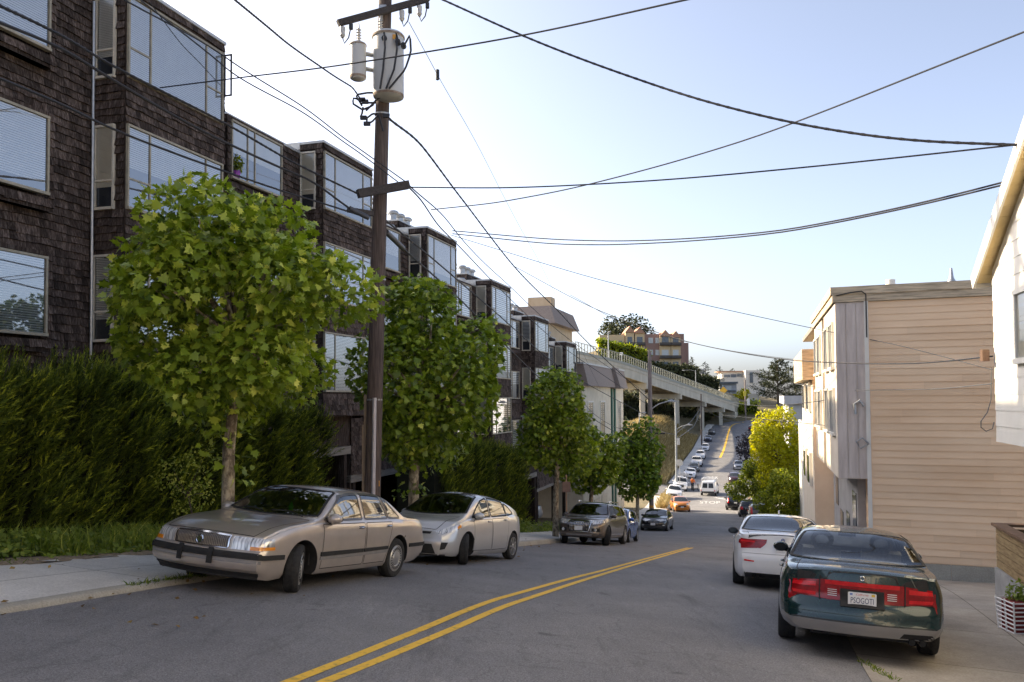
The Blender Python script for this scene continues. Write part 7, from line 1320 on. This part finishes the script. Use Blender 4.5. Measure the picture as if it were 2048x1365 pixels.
def person(label, px, py, Y, psi, topmat, legmat, bend=0.0, reach=0.0):
    p = P(px, py, Y); z = gz(p.x, p.y); rt = thing('person', label, 'person', (p.x, p.y, z), -psi)   # local +y = facing
    b = bend; hp = Vector((0,0,.92)); ch = hp + Vector((0, math.sin(b)*.42, math.cos(b)*.42)); nk = hp + Vector((0, math.sin(b)*.56, math.cos(b)*.56)); hd = nk + Vector((0, math.sin(b*.8)*.12+.02, math.cos(b*.8)*.12)); ht = hd + Vector((0,.01,.13))
    L, Rr = [], []
    for s, acc in ((-1, L), (1, Rr)):
        sh = nk + Vector((s*.19, 0, -.07)); el = sh + Vector((s*.07, .06+reach*.5, -.27+reach*.1)); wr = el + Vector((-s*.02, .14+reach*.5, -.18+reach*.1)); acc += [sh, el, wr]
    hips = [(Vector((s*.10,0,.90)), Vector((s*.12, .06*(1 if s > 0 else -.5), .48)), Vector((s*.13, -.02*s, .09)), Vector((s*.14, .14, .04))) for s in (-1, 1)]
    V = [hp, ch, nk, hd, ht] + L + Rr + list(hips[0]) + list(hips[1]); E = [(0,1),(1,2),(2,3),(3,4),(2,5),(5,6),(6,7),(2,8),(8,9),(9,10),(0,11),(11,12),(12,13),(13,14),(0,15),(15,16),(16,17),(17,18)]; Rd = [(.14,.10),(.16,.11),.065,.095,.085,.07,.05,.038,.07,.05,.038,.095,.07,.05,.04,.095,.07,.05,.04]
    # hands: palm and five fingers each, rooted at the wrist
    for w, s in ((7,-1),(10,1)):
        d = (Vector(V[w]) - Vector(V[w-1])).normalized(); side = Vector((0,0,1)).cross(d).normalized(); pm_ = Vector(V[w]) + d*.07; V.append(pm_); E.append((w, len(V)-1)); Rd.append((.04,.02)); k = len(V)-1
        for f, ln in ((-1.5,.07),(-.5,.08),(.5,.075),(1.5,.06)): a = pm_ + side*f*.018 + d*.03; V.append(a); E.append((k, len(V)-1)); Rd.append(.010); V.append(a + d*ln*.8 + Vector((0,0,-.02))); E.append((len(V)-2, len(V)-1)); Rd.append(.008)
        V.append(Vector(V[w]) + d*.05 - side*s*.05 + Vector((0,0,.01))); E.append((w, len(V)-1)); Rd.append(.011)
    body = skin(rt, 'body', SKINM, V, E, Rd)
    T = [hp - Vector((0,0,.02)), ch, nk - Vector((0,0,.04))] + [v.copy() for v in (L[0], L[1], L[1].lerp(L[2], .85), Rr[0], Rr[1], Rr[1].lerp(Rr[2], .85))]; skin(rt, 'jacket', topmat, T, [(0,1),(1,2),(2,3),(3,4),(4,5),(2,6),(6,7),(7,8)], [(.17,.125),(.19,.135),.10,.092,.07,.055,.092,.07,.055])
    T = [hp] + [v.copy() for v in hips[0][:3]] + [v.copy() for v in hips[1][:3]]; skin(rt, 'trousers', legmat, T, [(0,1),(1,2),(2,3),(0,4),(4,5),(5,6)], [(.15,.12),.115,.085,.068,.115,.085,.068])
    m = MB(); m.lathe([(0,-.02),(.10,-.01),(.112,.05),(.08,.11),(0,.13)], tuple(hd + Vector((0,-.02,.08))), n=14); m.build('hair', HAIRM, rt, smooth=True)
    m = MB(); m.tube([hd + Vector((0,.09,.06)), hd + Vector((0,.125,.035))], [.012,.018], 6)
    for s in (-1,1): m.tube([hd + Vector((s*.10,0,.07)), hd + Vector((s*.108,0,.03))], .02, 6)
    m.build('face_features', SKINM, body); m = MB()
    for s in (-1,1): m.box(hd + Vector((s*.035,.088,.075)), (.025,.012,.012))
    m.box(hd + Vector((0,.09,.0)), (.05,.012,.01)); m.build('eyes_and_mouth', HAIRM, body)
    for s, hh in ((0, hips[0]), (1, hips[1])): m = MB(); m.box(hh[2] + Vector((0,.07,-.045)), (.10,.28,.09)); m.build('shoe', BLK, rt)
    return rt
ORJ = pm('orange_jacket', (0.80,0.17,0.015), (0.88,0.22,0.03), 8, .7); DKT = pm('dark_trousers', (0.02,0.022,0.03), (0.035,0.037,0.05), 8, .9); BKT = pm('black_clothes', (0.010,0.010,0.014), (0.02,0.02,0.026), 8, .9)
person('worker in a bright orange jacket and dark trousers standing beside the white work pickup', 1385, 975, 113, R(170), ORJ, DKT, .1, .1)
person('person in black clothes leaning forward beside the black estate car', 1494, 1008, 82, R(100), BKT, BKT, .45, .15)
c0 = P(1391, 972, 111.5); rt = thing('hand_cart', 'small dark folding cart on the road in front of the orange worker', 'cart', (c0.x, 111.5, gz(c0.x, 111.5))); m = MB(); m.bb(-.35,.35,-.3,.3,.25,.35); [m.bb(sx*.33-.03, sx*.33+.03, sy*.28-.03, sy*.28+.03, .1, .95) for sx in (-1,1) for sy in (-1,1)]; m.build('frame', PLAS, rt); m = MB(); m.bb(-.36,.36,-.31,.31,.5,.56); m.build('shelf', STEEL, rt)
for sx in (-1,1): m = MB(); m.lathe([(.1,-.03),(.1,.03)], (sx*.33,-.28,.1), axis='x', n=12); m.build('wheel', TYRE, rt)
# ------------------------------------------------------------------ light, sky, camera
SUN_EL, SUN_AZ = R(28.8), R(-63)     # azimuth from straight ahead, + to the right
w = bpy.data.worlds.new('World'); S.world = w; w.use_nodes = True; nt = w.node_tree; bg = nt.nodes['Background']
sky = nt.nodes.new('ShaderNodeTexSky'); sky.sky_type = 'NISHITA'; sky.sun_disc = False; sky.sun_elevation = SUN_EL; sky.sun_rotation = SUN_AZ
sky.air_density = 0.55; sky.dust_density = 3.0; sky.ozone_density = 1.0; sky.altitude = 30
hs = nt.nodes.new('ShaderNodeHueSaturation'); hs.inputs['Saturation'].default_value = 0.74; nt.links.new(sky.outputs[0], hs.inputs['Color']); nt.links.new(hs.outputs[0], bg.inputs[0]); bg.inputs[1].default_value = 0.15
sd = bpy.data.lights.new('sun', 'SUN'); sd.energy = 4.2; sd.angle = R(0.6); sd.color = (1.0, 0.83, 0.58)
so = bpy.data.objects.new('sun', sd); COL.objects.link(so)
d = Vector((math.sin(SUN_AZ)*math.cos(SUN_EL), math.cos(SUN_AZ)*math.cos(SUN_EL), math.sin(SUN_EL)))
so.rotation_euler = d.to_track_quat('Z', 'Y').to_euler(); so.location = (0, 0, 60)
cd = bpy.data.cameras.new('camera'); cam = bpy.data.objects.new('camera', cd); COL.objects.link(cam)
cd.sensor_width = 36; cd.lens = F/2048*36; cd.shift_y = SH/2048; cd.clip_end = 6000; cd.clip_start = 0.05
cam.matrix_world = Matrix((_r, _u, -_f)).transposed().to_4x4(); S.camera = cam
S.view_settings.view_transform = 'Standard'; S.view_settings.look = 'None'; S.view_settings.exposure = 1.38; S.view_settings.gamma = 1
S.cycles.use_denoising = True; S.cycles.max_bounces = 8; S.cycles.transparent_max_bounces = 12; S.cycles.caustics_reflective = False; S.cycles.caustics_refractive = False
